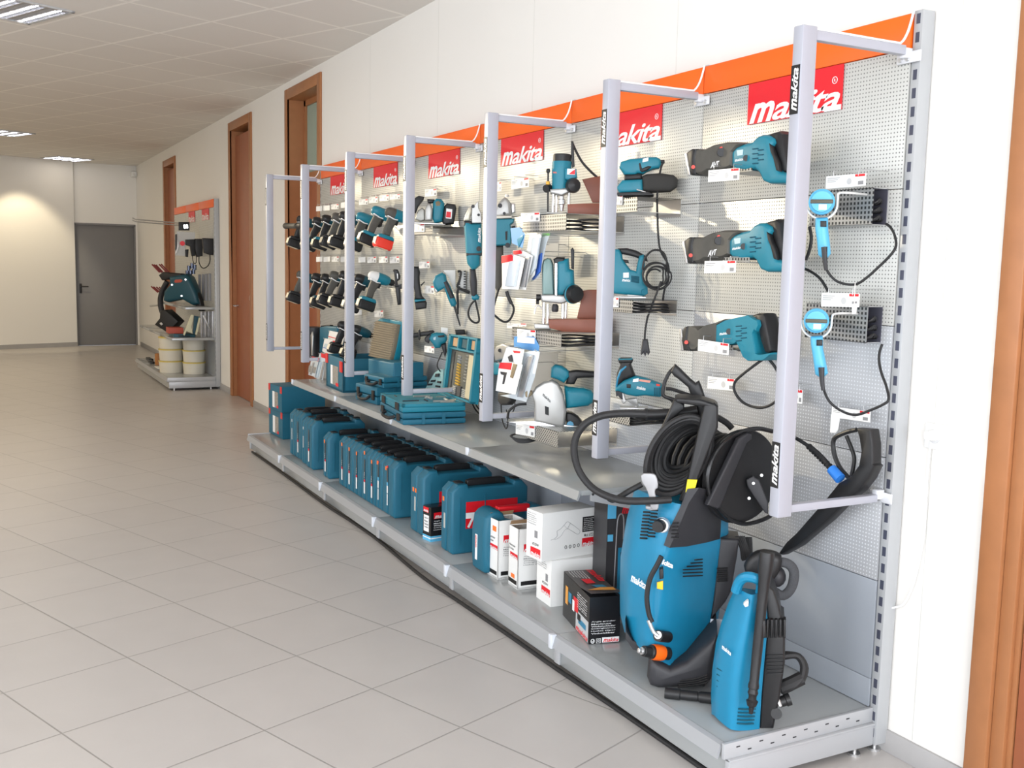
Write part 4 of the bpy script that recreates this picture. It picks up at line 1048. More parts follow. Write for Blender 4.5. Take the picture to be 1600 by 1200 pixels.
def tray(label, ft, vb, wall, lu, cords=True, mesh=PERF, y1=None, group='perforated steel tool trays'):
    """open-ended steel tray hung on the panel; ft = front top corner at its near end, wall = where that end meets the panel, lu = image column of its far end"""
    y0 = at(*wall, X=0).y; f = at(*ft, Y=y0); x = min(-.06, f.x); zt = f.z; zb = at(ft[0], vb, Y=y0).z
    y1 = y1 or at(lu, ft[1], X=x).y
    o = thing('tool_tray', label, 'tray', (x/2, (y0+y1)/2, zb), group)
    part('front_plate', G().box((x, y0, zb), (x+.0015, y1, zt)), mesh, o)
    part('top_plate', G().box((x, y0, zt-.0015), (-.001, y1, zt)), mesh, o)
    part('bottom_plate', G().box((x, y0, zb), (-.001, y1, zb+.0015)), STEEL, o)
    part('back_plate', G().box((-.0035, y0, zb-.01), (-.0015, y1, zt)), STEEL, o)
    return o, (x, y0, y1, zb, zt)
def cord_bundle(label, x, y0, z0, w, h, n=5, L=.16):
    g = G()
    for k in range(n):
        z = z0+h*(.12+.7*(k % 3)/3); a = .004*k
        g.tube([(x+w*.12+a, y0+.012, z), (x+w*.5, y0+.004, z+h*.12), (x+w*.86-a, y0+.015, z), (x+w*.9, y0+L*.5, z+.004), (x+w*.8, y0+L, z), (x+w*.45, y0+L+.01, z+.006), (x+w*.15, y0+L, z), (x+w*.1, y0+L*.5, z+.003)], .0042, 6, 3, True)
    return solo('coiled_cord', g, RUB, label, 'cord', 'black cords coiled in the tool trays')
TAGMARK = RED
def price_tag(label, u0, v0, u1, v1, X=-.12, dv=0., hook=True, group='price tags', up=True, fine=True):
    """white card seen from (u0,v0) top left to (u1,v1) bottom right, dv: how much its right end drops"""
    a = at(u0, v0, X=X); b = at(u1, v1, X=X); y0, y1 = b.y, a.y; z1, z0 = a.z, at(u0, v1-dv, X=X).z
    z1b = at(u1, v0+dv, X=X).z; z0b = b.z
    o = thing('price_tag', label, 'price tag', (X, (y0+y1)/2, min(z0, z0b)), group)
    def q(s, t, e=0.): return V((X-e, y1+(y0-y1)*s, z0+(z0b-z0)*s+(z1-z0+(z1b-z0b-(z1-z0))*s)*t))
    g = G(); r = [q(0, 0), q(1, 0), q(1, 1), q(0, 1)]; g.rings([r, [p+V((.0015, 0, 0)) for p in r]]); part('card', g, WHITE, o)
    def pt(nm, s0, s1, t0, t1, m_, e=.0005): part(nm, G().quad(q(s0, t0, e), q(s1, t0, e), q(s1, t1, e), q(s0, t1, e)), m_, o)
    if fine:
        pt('red_mark', .74, .98, .78, .97, TAGMARK); pt('bar_code', .82, .95, .12, .42, PGREY)
        g = G()
        for i in range(3): g.quad(q(.04, .78-i*.14, .0005), q(.36-.05*i, .78-i*.14, .0005), q(.36-.05*i, .82-i*.14, .0005), q(.04, .82-i*.14, .0005))
        part('text_print', g, PGREY, o)
        c = q(.60, .45, .0005); w = (z1-z0)*.26; g = G(); g.rings([[c+V((0, math.cos(t*PI/6)*w, math.sin(t*PI/6)*w)) for t in range(12)]], True, False); part('emblem_print', g, mat('pale_grey_print', (.55, .55, .55), .6), o)
    if hook:
        for s in (.18, .82): p = q(s, .96); part('hook', G().tube([p+V((.0, 0, -.004)), p+V((.0, 0, .016)), V((-.001, p.y, p.z+.016))], .0016, 6, 0), STEEL, o)
    return o
def facing(X, uv):
    """upright frame through the point seen at uv on the plane x=X, turned towards the aisle"""
    B = at(*uv, X=X); return Fr(B, (B.x-CAM.x, B.y-CAM.y))
def tool(name, label, cat, X, c, parts, group=None, n=None):
    q = [c(p) for p in parts[0][2]]
    F = Fr((X, 0, 0), n) if n else facing(X, (sum(p[0] for p in q)/len(q), sum(p[1] for p in q)/len(q)))
    us = [c(p) for p in parts[0][2]]
    zz = max(c(p)[1] for q in parts if len(q) > 3 for p in q[2])
    base = F.p(sum(p[0] for p in us)/len(us), zz, 0)
    o = thing(name, label, cat, base, group)
    made = {}
    for q in parts:
        nm, m_, pts, d0, d1, r = q[:6]; sm = q[6] if len(q) > 6 else 0
        g = G().sl(F, pts, d0, d1, r, c, sm); made[nm] = part(nm, g, m_, o)
    return o, F
def word_on(o, F, c, t, a, b, h, d, m_=None, bold=.03, shear=.3):
    A = F.p(*c(a), d); Bq = F.p(*c(b), d); k = (Bq-A).length; hz = (F.p(*c((a[0], a[1]-h)), d)-A)
    g = G(); lettering(g, t, A, Bq-A, hz, shear, bold, .86); part('lettering', g, m_ or WPRINT, o)
def cable(o, F, c, pts, r, d, m_=None, name='power_cord'):
    return part(name, G().tb(F, pts, r, d, c), m_ or RUB, o)

# ------------------------------------------------------------------ three reciprocating saws
def recip(label, c, kind):
    if kind == 'boot':
        P = [('rubber_boot', OLIVE, [(275, 288), (330, 260), (395, 262), (470, 225), (560, 206), (640, 205), (695, 222), (650, 250), (615, 290), (610, 400), (560, 425), (420, 432), (380, 458), (300, 465), (276, 400), (276, 330)], -.052, .052, .03),
             ('motor_body', TEAL, [(605, 290), (640, 245), (700, 222), (770, 205), (800, 170), (840, 150), (885, 152), (930, 180), (940, 215), (922, 245), (927, 290), (960, 335), (987, 440), (1030, 448), (1062, 446), (1060, 515), (1030, 530), (900, 535), (850, 515), (820, 450), (790, 420), (720, 440), (650, 432), (608, 400)], -.045, .045, .018),
             ('grip', BLACK, [(880, 150), (980, 120), (1010, 145), (1035, 300), (1062, 445), (1040, 452), (985, 440), (962, 335), (935, 200)], -.030, .030, .018),
             ('trigger', BLACK, [(905, 212), (932, 250), (945, 300), (975, 360), (988, 440), (960, 432), (935, 330), (915, 285)], -.0465, -.03, .004),  # black patch laid over the body for the dark gap before the grip
             ('shoe', STEEL, [(246, 298), (264, 294), (290, 466), (274, 470)], -.052, .04, .002),
             ('nose_collar', BLACK, [(262, 288), (300, 262), (335, 262), (322, 330), (330, 462), (296, 470), (272, 400)], -.057, .056, .008)]
        ex = dict(btn=(535, 290), hole=(730, 335), logo=((450, 415), (520, 400), 45), v=(780, 265), vd=(42, 10), patch=[(655, 275), (705, 268), (702, 310), (660, 318)], eye=(915, 205), red=(316, 405))
    else:
        P = [('rubber_boot', OLIVE, [(240, 462), (280, 446), (330, 452), (350, 475), (400, 440), (480, 420), (550, 392), (565, 402), (495, 440), (490, 600), (400, 612), (358, 605), (330, 632), (270, 640), (236, 630), (222, 560)], -.048, .048, .025),
             ('motor_body', TEAL, [(490, 440), (560, 400), (740, 360), (790, 393), (812, 400), (822, 440), (802, 490), (790, 475), (776, 505), (800, 660), (830, 670), (915, 655), (922, 668), (860, 716), (740, 722), (700, 690), (680, 640), (650, 575), (620, 592), (490, 600)], -.045, .045, .018),
             ('grip', BLACK, [(760, 362), (820, 344), (862, 345), (878, 380), (928, 640), (905, 662), (870, 656), (835, 560), (812, 430), (790, 395)], -.030, .030, .018),
             ('shoe', STEEL, [(204, 470), (222, 468), (240, 636), (218, 640)], -.04, .04, .002),
             ('nose_collar', BLACK, [(222, 540), (238, 458), (268, 448), (258, 560), (290, 642), (234, 638)], -.053, .052, .006)]
        ex = dict(btn=None, hole=(597, 490), logo=None, v=(650, 450), vd=(40, 3), patch=None, eye=(800, 430), red=(262, 575))
    o, F = tool('reciprocating_saw', label, 'saw', -.19, c, P, 'reciprocating saws', (1, 0))
    e = ex['hole']; part('brush_cap', G().cyl(F.p(*c(e), -.043), F.p(*c(e), -.048), .011, .01, 16), BLACK, o)
    if ex['btn']: e = ex['btn']; part('blade_lever', G().cyl(F.p(*c(e), -.045), F.p(*c(e), -.058), .016, .014, 16), BLACK, o); part('lever_mark', G().cyl(F.p(*c((e[0]+2, e[1]-28)), -.048), F.p(*c((e[0]+2, e[1]-28)), -.054), .008, .007, 10), mat('red_plastic', (.7, .05, .03), .4), o)
    e = ex['red']; part('release_catch', G().cyl(F.p(*c(e), -.045), F.p(*c(e), -.059), .008, .007, 10), mat('red_plastic', (.7, .05, .03), .4), o)
    g = G()
    for i in range(7):
        x, y = ex['v'][0]+ex['vd'][0]*(i % 2), ex['v'][1]+i*19-ex['vd'][1]*(i % 2); g.tb(F, [(x, y), (x+44, y-4)], .0022, -.0452, c, 6, 0)
    part('vent', g, SLOT, o)
    if ex['patch']: part('brand_patch', G().sl(F, ex['patch'], -.0462, -.044, 0, c), mat('pale_emblem', (.45, .60, .66), .4), o)
    if ex['logo']: word_on(o, F, c, 'AVT', *ex['logo'], -.053)
    word_on(o, F, c, LOGO, (640, 365) if kind == 'boot' else (520, 520), (705, 352) if kind == 'boot' else (580, 512), 20, -.0455)
    e = ex['eye']; part('hanging_eye', G().tube([F.p(e[0]/5+c((0, 0))[0], e[1]/5+c((0, 0))[1], -.032)+V((0, .012*math.cos(t*PI/5), .014*math.sin(t*PI/5))) for t in range(10)], .004, 6, 1, True), TEAL, o)
    return o, F
cs1, cs2, cs3 = crop(1020, 180, 5), crop(1016, 318, 5), crop(1020, 420, 5)
recip('reciprocating saw with dark boot and white letters, uppermost of three on the panel', cs1, 'boot')
recip('reciprocating saw with dark boot, middle of three on the panel', cs2, 'boot')
o, F = recip('reciprocating saw with slim grey nose, lowest of three, its cord hanging in a loop', cs3, 'slim')
cable(o, F, cs3, [(870, 700, 0), (780, 765, -.02), (690, 835, -.03), (640, 890, -.03), (640, 960, -.03), (700, 1040, -.02), (790, 1080), (880, 1080), (960, 1035), (1010, 960, .03), (1000, 860, .04), (950, 760, .03), (905, 705, .02)], .0048, -.01)
tr, d_ = tray('steel tray behind the lowest reciprocating saw holding its coiled cord', (1205, 495), 560, (1216, 496), 1165, y1=.62)
cord_bundle('black cord coiled behind the grip of the lowest reciprocating saw', d_[0], d_[1]-.01, d_[3], -d_[0], d_[4]-d_[3])
o_ = [('saw_bracket', 'perforated steel bracket under the uppermost reciprocating saw', 1150, 1190, 270), ('saw_bracket', 'perforated steel bracket under the middle reciprocating saw', 1146, 1186, 408), ('saw_bracket', 'perforated steel bracket under the lowest reciprocating saw', 1130, 1160, 541)]
for nm, lb, ua, ub, vv in o_:
    p, q = at(ua, vv, X=-.19), at(ub, vv, X=-.19)
    solo(nm, G().box((-.23, q.y, p.z-.006), (-.001, p.y, p.z-.0035)).box((-.233, q.y, p.z-.006), (-.23, p.y, p.z+.012)).box((-.004, q.y, p.z-.03), (-.001, p.y, p.z)), PERF, lb, 'bracket', 'saw brackets')

# ------------------------------------------------------------------ two heat guns seen from behind
def heat_gun(label, tlabel, c, cc, rr, handle, cord, plate, wire, wl, cl):
    X = -.22; C = at(*c(cc), X=X); x = V((C.x-CAM.x, C.y-CAM.y, 0)).normalized(); F = Fr(C, (x.x, x.y))
    C = F.p(*c(cc), 0); R = (F.p(*c((cc[0]+rr, cc[1])), 0)-C).length
    o = thing('heat_gun', label, 'heat gun', F.p(*c(handle[-2]), .02), 'light blue heat guns')
    part('motor_housing', G().lathe([(0, 0), (R*.86, 0), (R, .05), (R*1.02, .3), (R*.9, .8), (R*.72, 1), (0, 1)], C, C+x*.11, 28), SKYB, o)
    part('nozzle', G().lathe([(R*.62, 0), (R*.5, .2), (R*.46, 1), (R*.3, 1)], C+x*.108, C+x*.20, 18), STEEL, o)
    sl_ = part('end_cap', G().lathe([(0, 0), (R*.80, 0), (R*.84, .5), (R*.84, 1), (0, 1)], C-x*.008, C+x*.003, 28), SKYB, o)
    Rz = Matrix(((x.x, -x.y, 0), (x.y, x.x, 0), (0, 0, 1))); g = G().cbox(C-x*.005, (.017, R*1.72, R*.32), .003, Rz); part('grip_bar', g, mat('olive_band', (.09, .085, .06), .5), o)
    g = G().cbox(C-x*.0083-F.ex*(-R*.09)-V((0, 0, R*.44)), (.002, R*.6, R*.42), 0, Rz); part('sticker', g, WPRINT, o)
    part('handle', G().sl(F, handle, .012, .062, .016, c), SKYB, o)
    a = handle[0]; hx = sum(p[0] for p in handle)/len(handle); hy = min(p[1] for p in handle)+55
    part('switch', G().sl(F, [(hx-22, hy-25), (hx+26, hy-25), (hx+26, hy+22), (hx-22, hy+22)], .006, .014, .003, c), BLACK, o)
    e = cord[0]; part('bend_sleeve', G().tube([at(*c((e[0]+a, e[1]+b)), X=-.205) for a, b in ((0, -70), (2, -20), (6, 50), (14, 110))], .009, 10, 4, rads=(.010, .006)), DGREY, o)
    part('power_cord', G().tube([at(*c(p), X=-.205+.175*(i/(len(cord)-1))**.7) for i, p in enumerate(cord)], .0042), RUB, o)
    # holder: perforated channel and a wire ring
    P0, P1 = c(plate[0]), c(plate[1])
    yn = at(*c(plate[2]), X=-.004).y; fx = at(*P0, Y=yn)
    xx = fx.x; zt = fx.z; zb = at(*P1, Y=yn).z
    t = thing('tool_tray', tlabel, 'tray', (xx/2, yn+.14, zb), 'perforated channels of the heat guns')
    y1 = yn+.27
    part('front_plate', G().box((xx, yn, zb), (xx+.0015, y1, zt)), PERF, t)
    part('top_plate', G().box((xx, yn, zt-.0015), (-.001, y1, zt)), STEEL, t); part('bottom_plate', G().box((xx, yn, zb), (-.001, y1, zb+.0015)), STEEL, t); part('back_plate', G().box((-.004, yn, zb), (-.0015, y1, zt)), mat('dark_inside', (.10, .10, .13), .4, .3), t)
    cord_bundle(cl, xx, yn, zb, -xx, zt-zb, 6)
    # wire ring carrying the gun
    w = thing('wire_holder', wl, 'holder', (C.x+.03, C.y, C.z-R*1.15), 'wire rings carrying the heat guns')
    pts = [at(*c(wire[0]), X=xx-.001)]+[F.p(*c(p), .03) for p in wire[1:]]
    part('wire', G().tube(pts, .0036, 8, 4), mat('zinc_wire', (.80, .80, .78), .3, .5), w)
    return o
ch1 = crop(1200, 260, 5)
ring = lambda cx, cy, r: [(cx+r*math.cos(math.radians(a)), cy+r*math.sin(math.radians(a))) for a in range(10, 200, 20)]
heat_gun('light blue heat gun with black band, upper of the two', 'perforated steel channel holding the upper heat gun', ch1, (420, 275), 104, [(370, 400), (470, 395), (470, 480), (485, 600), (492, 680), (470, 712), (415, 712), (392, 690), (380, 560), (368, 480)],
         [(440, 700), (455, 800), (520, 885), (600, 918), (690, 920), (770, 870), (860, 790), (960, 690), (1000, 620), (990, 540), (960, 480), (925, 450)], ((828, 165), (815, 455), (935, 180)), [(770, 220), (640, 208), (555, 210), (545, 250)]+ring(420, 290, 122), 'bent wire ring carrying the upper heat gun', 'black cord coiled inside the channel of the upper heat gun')
ch2 = crop(1200, 460, 5)
heat_gun('light blue heat gun with black band, lower of the two', 'perforated steel channel holding the lower heat gun', ch2, (378, 207), 100, [(330, 330), (430, 325), (430, 420), (455, 540), (470, 620), (440, 648), (395, 648), (368, 628), (352, 500), (335, 400)],
         [(418, 640), (435, 740), (475, 830), (540, 890), (620, 930), (700, 940), (800, 905), (900, 860), (942, 820), (925, 720), (885, 610), (868, 520), (872, 450), (892, 390)], ((783, 95), (770, 380), (893, 105)), [(700, 152), (600, 148), (515, 155), (500, 190)]+ring(378, 222, 118), 'bent wire ring carrying the lower heat gun', 'black cord coiled inside the channel of the lower heat gun')
F = Fr((-.05, 0, 0), (1, 0))
g = G().tb(F, [(285, 800), (340, 825), (410, 880), (470, 975)], .0048, 0, ch1).tb(F, [(325, 470), (338, 560), (325, 650), (295, 730)], .0055, -.02, ch1)
solo('hanging_cable', g, RUB, 'black cord of the reciprocating saws crossing behind the first silver frame', 'cord')

# ------------------------------------------------------------------ second and third columns: sanders, jigsaws, routers, circular saw
c7, c8 = crop(760, 180, 4), crop(760, 440, 4)
tr, d1 = tray('steel tray under the sander with black dust bag', (996, 307), 331, (1065, 316), 955)
tr, d2 = tray('steel tray under the bow handle jigsaw', (989, 469), 490, (1059, 469), 955)
cord_bundle('black cord coiled in the tray under the bow handle jigsaw', d2[0], d2[1], d2[3], -d2[0], d2[4]-d2[3], 4)
tr, d3 = tray('expanded metal tray under the barrel grip jigsaw', (984, 649), 666, (1050, 649), 952, mesh=EXPM)
cord_bundle('black cord coiled in the tray under the barrel grip jigsaw', d3[0], d3[1], d3[3], -d3[0], d3[4]-d3[3], 4)
tr, d4 = tray('steel tray under the upper router and its wooden block', (885, 333), 360, (977, 332), 817)
cord_bundle('black cord coiled in the tray under the upper router', d4[0], d4[1], d4[3], -d4[0], d4[4]-d4[3])
tr, d5 = tray('steel tray under the lower router and its wooden board', (877, 521), 543, (969, 521), 800)
cord_bundle('black cord coiled in the tray under the lower router', d5[0], d5[1], d5[3], -d5[0], d5[4]-d5[3])
tr, d6 = tray('steel tray under the silver plunge saw', (872, 675), 700, (965, 675), 807, mesh=EXPM)
# sander
Xs = d1[0]*.5
o, F = tool('finishing_sander', 'teal finishing sander with long black dust bag and hanging cord', 'sander', Xs, c7, [
    ('motor_head', TEAL, [(832, 325), (842, 292), (900, 275), (960, 270), (1000, 264), (1060, 262), (1086, 276), (1092, 305), (1080, 330), (1040, 336), (1000, 352), (978, 368), (945, 362), (930, 376), (865, 372), (848, 348)], -.04, .04, .012),
    ('rubber_ring', BLACK, [(862, 372), (972, 366), (972, 402), (862, 408)], -.043, .043, .01), ('lower_housing', TEAL, [(850, 406), (975, 400), (980, 478), (835, 486), (815, 450)], -.045, .045, .012),
    ('sanding_pad', BLACK, [(815, 484), (1010, 476), (1045, 492), (1045, 502), (820, 504)], -.05, .05, .004), ('dust_bag', mat('dark_dust_bag', (.03, .029, .027), .75), [(970, 382), (1000, 368), (1090, 362), (1170, 374), (1195, 400), (1190, 445), (1150, 474), (1010, 480), (975, 470)], -.045, .045, .018),
    ('grip_band', BLACK, [(948, 300), (965, 296), (975, 330), (1010, 315), (1035, 318), (1030, 332), (1000, 350), (972, 362), (955, 350)], -.042, .042, .012), ('label', WPRINT, [(978, 275), (1012, 268), (1010, 290), (975, 297)], -.0415, -.039, 0), ('bend_sleeve', DGREY, [(1065, 282), (1112, 280), (1114, 300), (1066, 306)], -.01, .01, .006)])
cable(o, F, c7, [(1108, 292), (1090, 330), (1075, 420), (1066, 520), (1068, 650), (1075, 780), (1090, 850), (1130, 920), (1140, 980)], .0042, -.03)
part('lever', G().tb(F, [(940, 465), (975, 475), (1040, 498)], .003, -.047, c7), STEEL, o)
hang = []
for k in range(5): hang += [(1060+(6, -4, 8, 0, -8)[k]+(88-9*k)*math.cos(a), 1000+(0, -10, 8, 4, 14)[k]+(82-6*k)*math.sin(a), -.05+.008*k) for a in [-.3+i*PI/6 for i in range(12)]]
g = G().tb(F, [(1140, 980, -.05)]+hang, .0034, -.03, c7).tb(F, [(975, 960, -.05), (990, 890, -.05), (1040, 840, -.05), (1100, 850, -.05), (1125, 910, -.05), (1115, 960, -.04)], .0042, -.03, c7).tb(F, [(1140, 1000, -.02), (1112, 1080, -.02), (1100, 1150, .0)], .0042, -.03, c7)
g.tb(F, [(1090, 1030, -.06), (1060, 1110, -.06), (1030, 1190, -.06), (1005, 1260, -.06), (992, 1340, -.06), (988, 1395, -.06)], .0042, -.03, c7)
part('coiled_cord', g, RUB, o)
g = G().sl(F, [(975, 350), (1008, 346), (1022, 430), (1010, 450), (1002, 430), (992, 458), (982, 432), (966, 450), (964, 430)], -.075, -.05, .008, c8); part('plug', g, DGREY, o)
# bow handle jigsaw
o, F = tool('jigsaw', 'teal bow handle jigsaw standing in a steel tray', 'jigsaw', d2[0]*.5, c7, [
    ('housing', TEAL, [(770, 850), (800, 836), (832, 838), (848, 870), (852, 900), (870, 925), (900, 965), (935, 975), (945, 920), (955, 878), (985, 868), (992, 940), (975, 990), (985, 1050), (1008, 1072), (1010, 1115), (985, 1132), (800, 1116), (765, 1080)], -.034, .034, .014),
    ('bow_handle', BLACK, [(820, 832), (880, 830), (940, 846), (1000, 880), (1010, 916), (980, 908), (930, 886), (870, 872), (842, 866)], -.024, .024, .012), ('trigger', BLACK, [(848, 900), (885, 905), (892, 925), (855, 922)], -.018, .018, .005),
    ('emblem', WPRINT, [(855, 985), (890, 983), (890, 1015), (855, 1017)], -.0355, -.033, 0), ('base_plate', STEEL, [(800, 1132), (1000, 1136), (1000, 1146), (800, 1142)], -.035, .035, .002), ('shoe', GREYM, [(880, 1116), (985, 1130), (975, 1136), (880, 1134)], -.025, .025, .002)])
word_on(o, F, c7, LOGO, (848, 1038), (898, 1042), 18, -.035)
g = G(); 
for i in range(6): g.tb(F, [(905, 1005+i*7), (955, 1012+i*7)], .0018, -.0342, c7, 5, 0)
part('vent', g, SLOT, o); part('rear_port', G().lathe([(.0, 0), (.012, 0), (.013, 1), (.008, 1)], F.p(*c7((985, 1100)), -.03), F.p(*c7((990, 1104)), -.045), 14), TEAL, o)
# barrel grip jigsaw
o, F = tool('jigsaw', 'teal barrel grip jigsaw with black mushroom knob in the lowest tray', 'jigsaw', d3[0]*.5, c8, [
    ('housing', TEAL, [(806, 690), (808, 655), (860, 620), (930, 592), (1000, 608), (1095, 645), (1102, 680), (1098, 712), (1085, 726), (990, 716), (935, 722), (880, 712), (830, 690)], -.032, .032, .018),
    ('front_knob', BLACK, [(828, 500), (915, 498), (905, 522), (932, 592), (862, 622), (808, 668), (815, 580), (838, 525)], -.030, .030, .014), ('knob_top', BLACK, [(822, 492), (840, 484), (905, 484), (918, 494), (912, 512), (830, 514)], -.033, .033, .008), ('knob_ring', TEAL, [(828, 486), (910, 484), (914, 492), (826, 494)], -.0335, .0335, .004),
    ('side_stripe', TEALB, [(808, 660), (818, 600), (836, 555), (870, 528), (880, 535), (845, 570), (826, 620), (820, 662)], -.0315, .0315, .004), ('red_label', mat('salmon_label', (.75, .32, .25), .5), [(958, 612), (1028, 622), (1020, 634), (952, 624)], -.0335, -.025, 0), ('white_label', WPRINT, [(918, 612), (952, 606), (950, 628), (915, 630)], -.0335, -.025, 0),
    ('lock_button', BLACK, [(876, 642), (904, 644), (902, 668), (878, 666)], -.034, -.028, .002), ('foot', GREYM, [(830, 690), (860, 700), (870, 740), (940, 730), (950, 780), (935, 790), (880, 745), (855, 770), (840, 740)], -.020, .020, .004), ('base_plate', STEEL, [(835, 788), (1010, 792), (1010, 798), (835, 796)], -.035, .035, .001), ('clamp', DGREY, [(808, 680), (850, 690), (855, 740), (840, 735), (825, 715), (812, 720)], -.022, .022, .004)])
word_on(o, F, c8, LOGO, (938, 672), (994, 682), 20, -.0335)
g = G()
for i in range(5): g.tb(F, [(1050+i*10, 664), (1050+i*10, 715)], .0018, -.0325, c8, 5, 0)
part('vent', g, SLOT, o); part('power_switch', G().sl(F, [(1060, 640), (1085, 645), (1084, 656), (1060, 654)], -.033, -.02, .002, c8), mat('red_plastic', (.7, .05, .03), .4), o)
cable(o, F, c8, [(1090, 706), (1130, 728), (1160, 748), (1180, 790), (1150, 850, .02)], .006, 0)
# routers
def col_router(label, X, c, cap, mot, knob, wl):
    o, F = tool('router', label, 'router', X, c, cap, 'plunge routers')
    return o, F
X4 = d4[0]*.55
o, F = tool('router', 'teal plunge router with black cap on the upper tray', 'router', X4, c7, [
    ('switch_box', TEAL, [(490, 330), (562, 334), (568, 388), (530, 408), (490, 400)], -.055, .02, .008), ('base_plate', GREYM, [(378, 606), (505, 612), (505, 620), (378, 616)], -.06, .06, .003), ('bridge', GREYM, [(398, 462), (525, 452), (528, 476), (470, 505), (400, 486)], -.045, .045, .008),
    ('label', WPRINT, [(506, 334), (556, 337), (554, 372), (504, 370)], -.0565, -.054, 0), ('label_mark', RED, [(535, 350), (555, 338), (553, 370), (516, 368)], -.0575, -.056, 0), ('cord_guard', BLACK, [(530, 158), (545, 165), (552, 320), (535, 330), (528, 250)], -.006, .006, .003)])
C = F.p(*c7((472, 290)), 0); r_ = (F.p(*c7((533, 290)), 0)-C).length; b_ = F.p(*c7((466, 475)), 0)
part('motor', G().lathe([(0, 0), (r_*.98, 0), (r_, .03), (r_, .55), (r_*.96, .6), (r_*.96, 1), (0, 1)], C, b_, 28), TEAL, o)
part('top_cap', G().lathe([(0, 0), (r_*.84, 0), (r_*.92, .12), (r_*.92, 1), (0, 1)], F.p(*c7((474, 244)), 0), C, 28), BLACK, o)
for a, b, dd in (((420, 470), (416, 606), -.02), ((440, 480), (438, 606), .03), ((518, 455), (514, 610), -.02)): part('guide_column', G().cyl(F.p(*c7(a), dd), F.p(*c7(b), dd), .0065, .0065, 12), CHROME, o)
part('collet', G().lathe([(.012, 0), (.012, .3), (.018, .35), (.018, .6), (.012, .65), (.008, 1)], F.p(*c7((470, 490)), 0), F.p(*c7((470, 600)), 0), 14), STEEL, o)
part('depth_rod', G().lathe([(.006, 0), (.009, .02), (.009, .08), (.004, .1), (.004, 1)], F.p(*c7((386, 335)), -.01), F.p(*c7((384, 604)), -.01), 10), BLACK, o)
part('depth_collar', G().cyl(F.p(*c7((385, 414)), -.01), F.p(*c7((384, 434)), -.01), .009, .009, 12), mat('amber_ring', (.75, .38, .03), .4), o)
part('depth_knob', G().cyl(F.p(*c7((372, 460)), -.02), F.p(*c7((392, 452)), -.0), .018, .018, 14), BLACK, o)
k0 = F.p(*c7((548, 438)), -.075); part('side_knob', G().lathe([(.012, 0), (.030, .15), (.034, .5), (.028, .85), (.0, 1)], k0+F.n*.05-F.ex*.012, k0-F.n*.02+F.ex*.004, 18), BLACK, o)
word_on(o, F, c7, LOGO, (416, 362), (440, 364), 12, -.04, mat('red_lettering', (.75, .15, .08), .5))
cable(o, F, c7, [(534, 165), (560, 225), (600, 295), (650, 350), (692, 388)], .0055, .01)
def wood_block(label, F, c, pts, d0, d1, nm='wooden_block'):
    return solo(nm, G().sl(F, pts, d0, d1, .002, c), mat('reddish_wood', (.21, .055, .025), .4, noise=.2, nscale=18), label, 'wood')
wood_block('reddish wooden block beside the upper router', F, c7, [(508, 556), (604, 552), (760, 548), (760, 622), (604, 622), (508, 618)], -.05, .05)
wood_block('slanted reddish board behind the wooden block of the upper router', F, c7, [(600, 402), (690, 384), (770, 376), (770, 546), (664, 546)], .055, .075, 'wooden_board')
X5 = d5[0]*.55
o, F = tool('router', 'teal and grey plunge router with big side knob on the lower tray', 'router', X5, c7, [
    ('motor', TEAL, [(440, 905), (515, 893), (520, 960), (548, 970), (552, 1080), (520, 1120), (430, 1130), (430, 930)], -.05, .045, .022), ('top_cap', BLACK, [(418, 900), (440, 886), (490, 888), (488, 935), (440, 945), (424, 925)], -.045, .03, .01),
    ('front_cylinder', mat('grey_green_housing', (.22, .33, .32), .35), [(345, 940), (352, 905), (378, 890), (404, 895), (418, 930), (425, 1126), (348, 1126)], -.04, .04, .03), ('bridge', GREYM, [(338, 1122), (430, 1120), (520, 1130), (520, 1160), (470, 1180), (345, 1165)], -.045, .045, .008), ('strap', BLACK, [(526, 840), (540, 826), (550, 845), (548, 965), (532, 960)], -.006, .006, .003)])
part('chrome_column', G().cyl(F.p(*c7((437, 925)), -.05), F.p(*c7((437, 1125)), -.05), .0075, .0075, 12), CHROME, o)
for a, b, dd in (((360, 130), (358, 270), -.02), ((385, 140), (384, 285), .02), ((478, 140), (478, 235), -.02), ((498, 130), (496, 232), .02)): part('guide_column', G().cyl(F.p(*c8(a), dd), F.p(*c8(b), dd), .0075, .0075, 12), CHROME, o)
part('base_plate', G().sl(F, [(300, 262), (400, 270), (400, 298), (300, 294)], -.06, .05, .004, c8), GREYM, o)
part('chuck', G().lathe([(.010, 0), (.016, .3), (.016, .8), (.012, 1)], F.p(*c8((430, 140)), -.01), F.p(*c8((428, 190)), -.01), 14), DGREY, o)
part('depth_knob', G().cyl(F.p(*c8((312, 98)), -.03), F.p(*c8((340, 98)), -.03), .014, .014, 14), BLACK, o); part('lower_knob', G().cyl(F.p(*c8((310, 128)), -.03), F.p(*c8((330, 128)), -.03), .009, .009, 14), BLACK, o)
k0 = F.p(*c7((545, 1118)), -.07); k1 = k0-F.n*.03+F.ex*.018; part('side_knob', G().lathe([(.014, 0), (.03, .2), (.040, .45), (.042, .7), (.034, .95), (.0, 1)], k0+F.n*.05-F.ex*.03, k1, 22), BLACK, o)
part('knob_rim', G().lathe([(.041, 0), (.0445, .3), (.0445, .7), (.041, 1)], k0+(k1-k0)*-.25, k0+(k1-k0)*.05, 22), TEAL, o)
cable(o, F, c8, [(300, 200), (308, 160), (325, 150), (345, 170)], .004, -.04, STEEL, 'wire_guard')
wood_block('thick reddish board under the lower router', F, c8, [(392, 240), (520, 236), (760, 236), (760, 322), (520, 324), (396, 290)], -.05, .06, 'wooden_board')
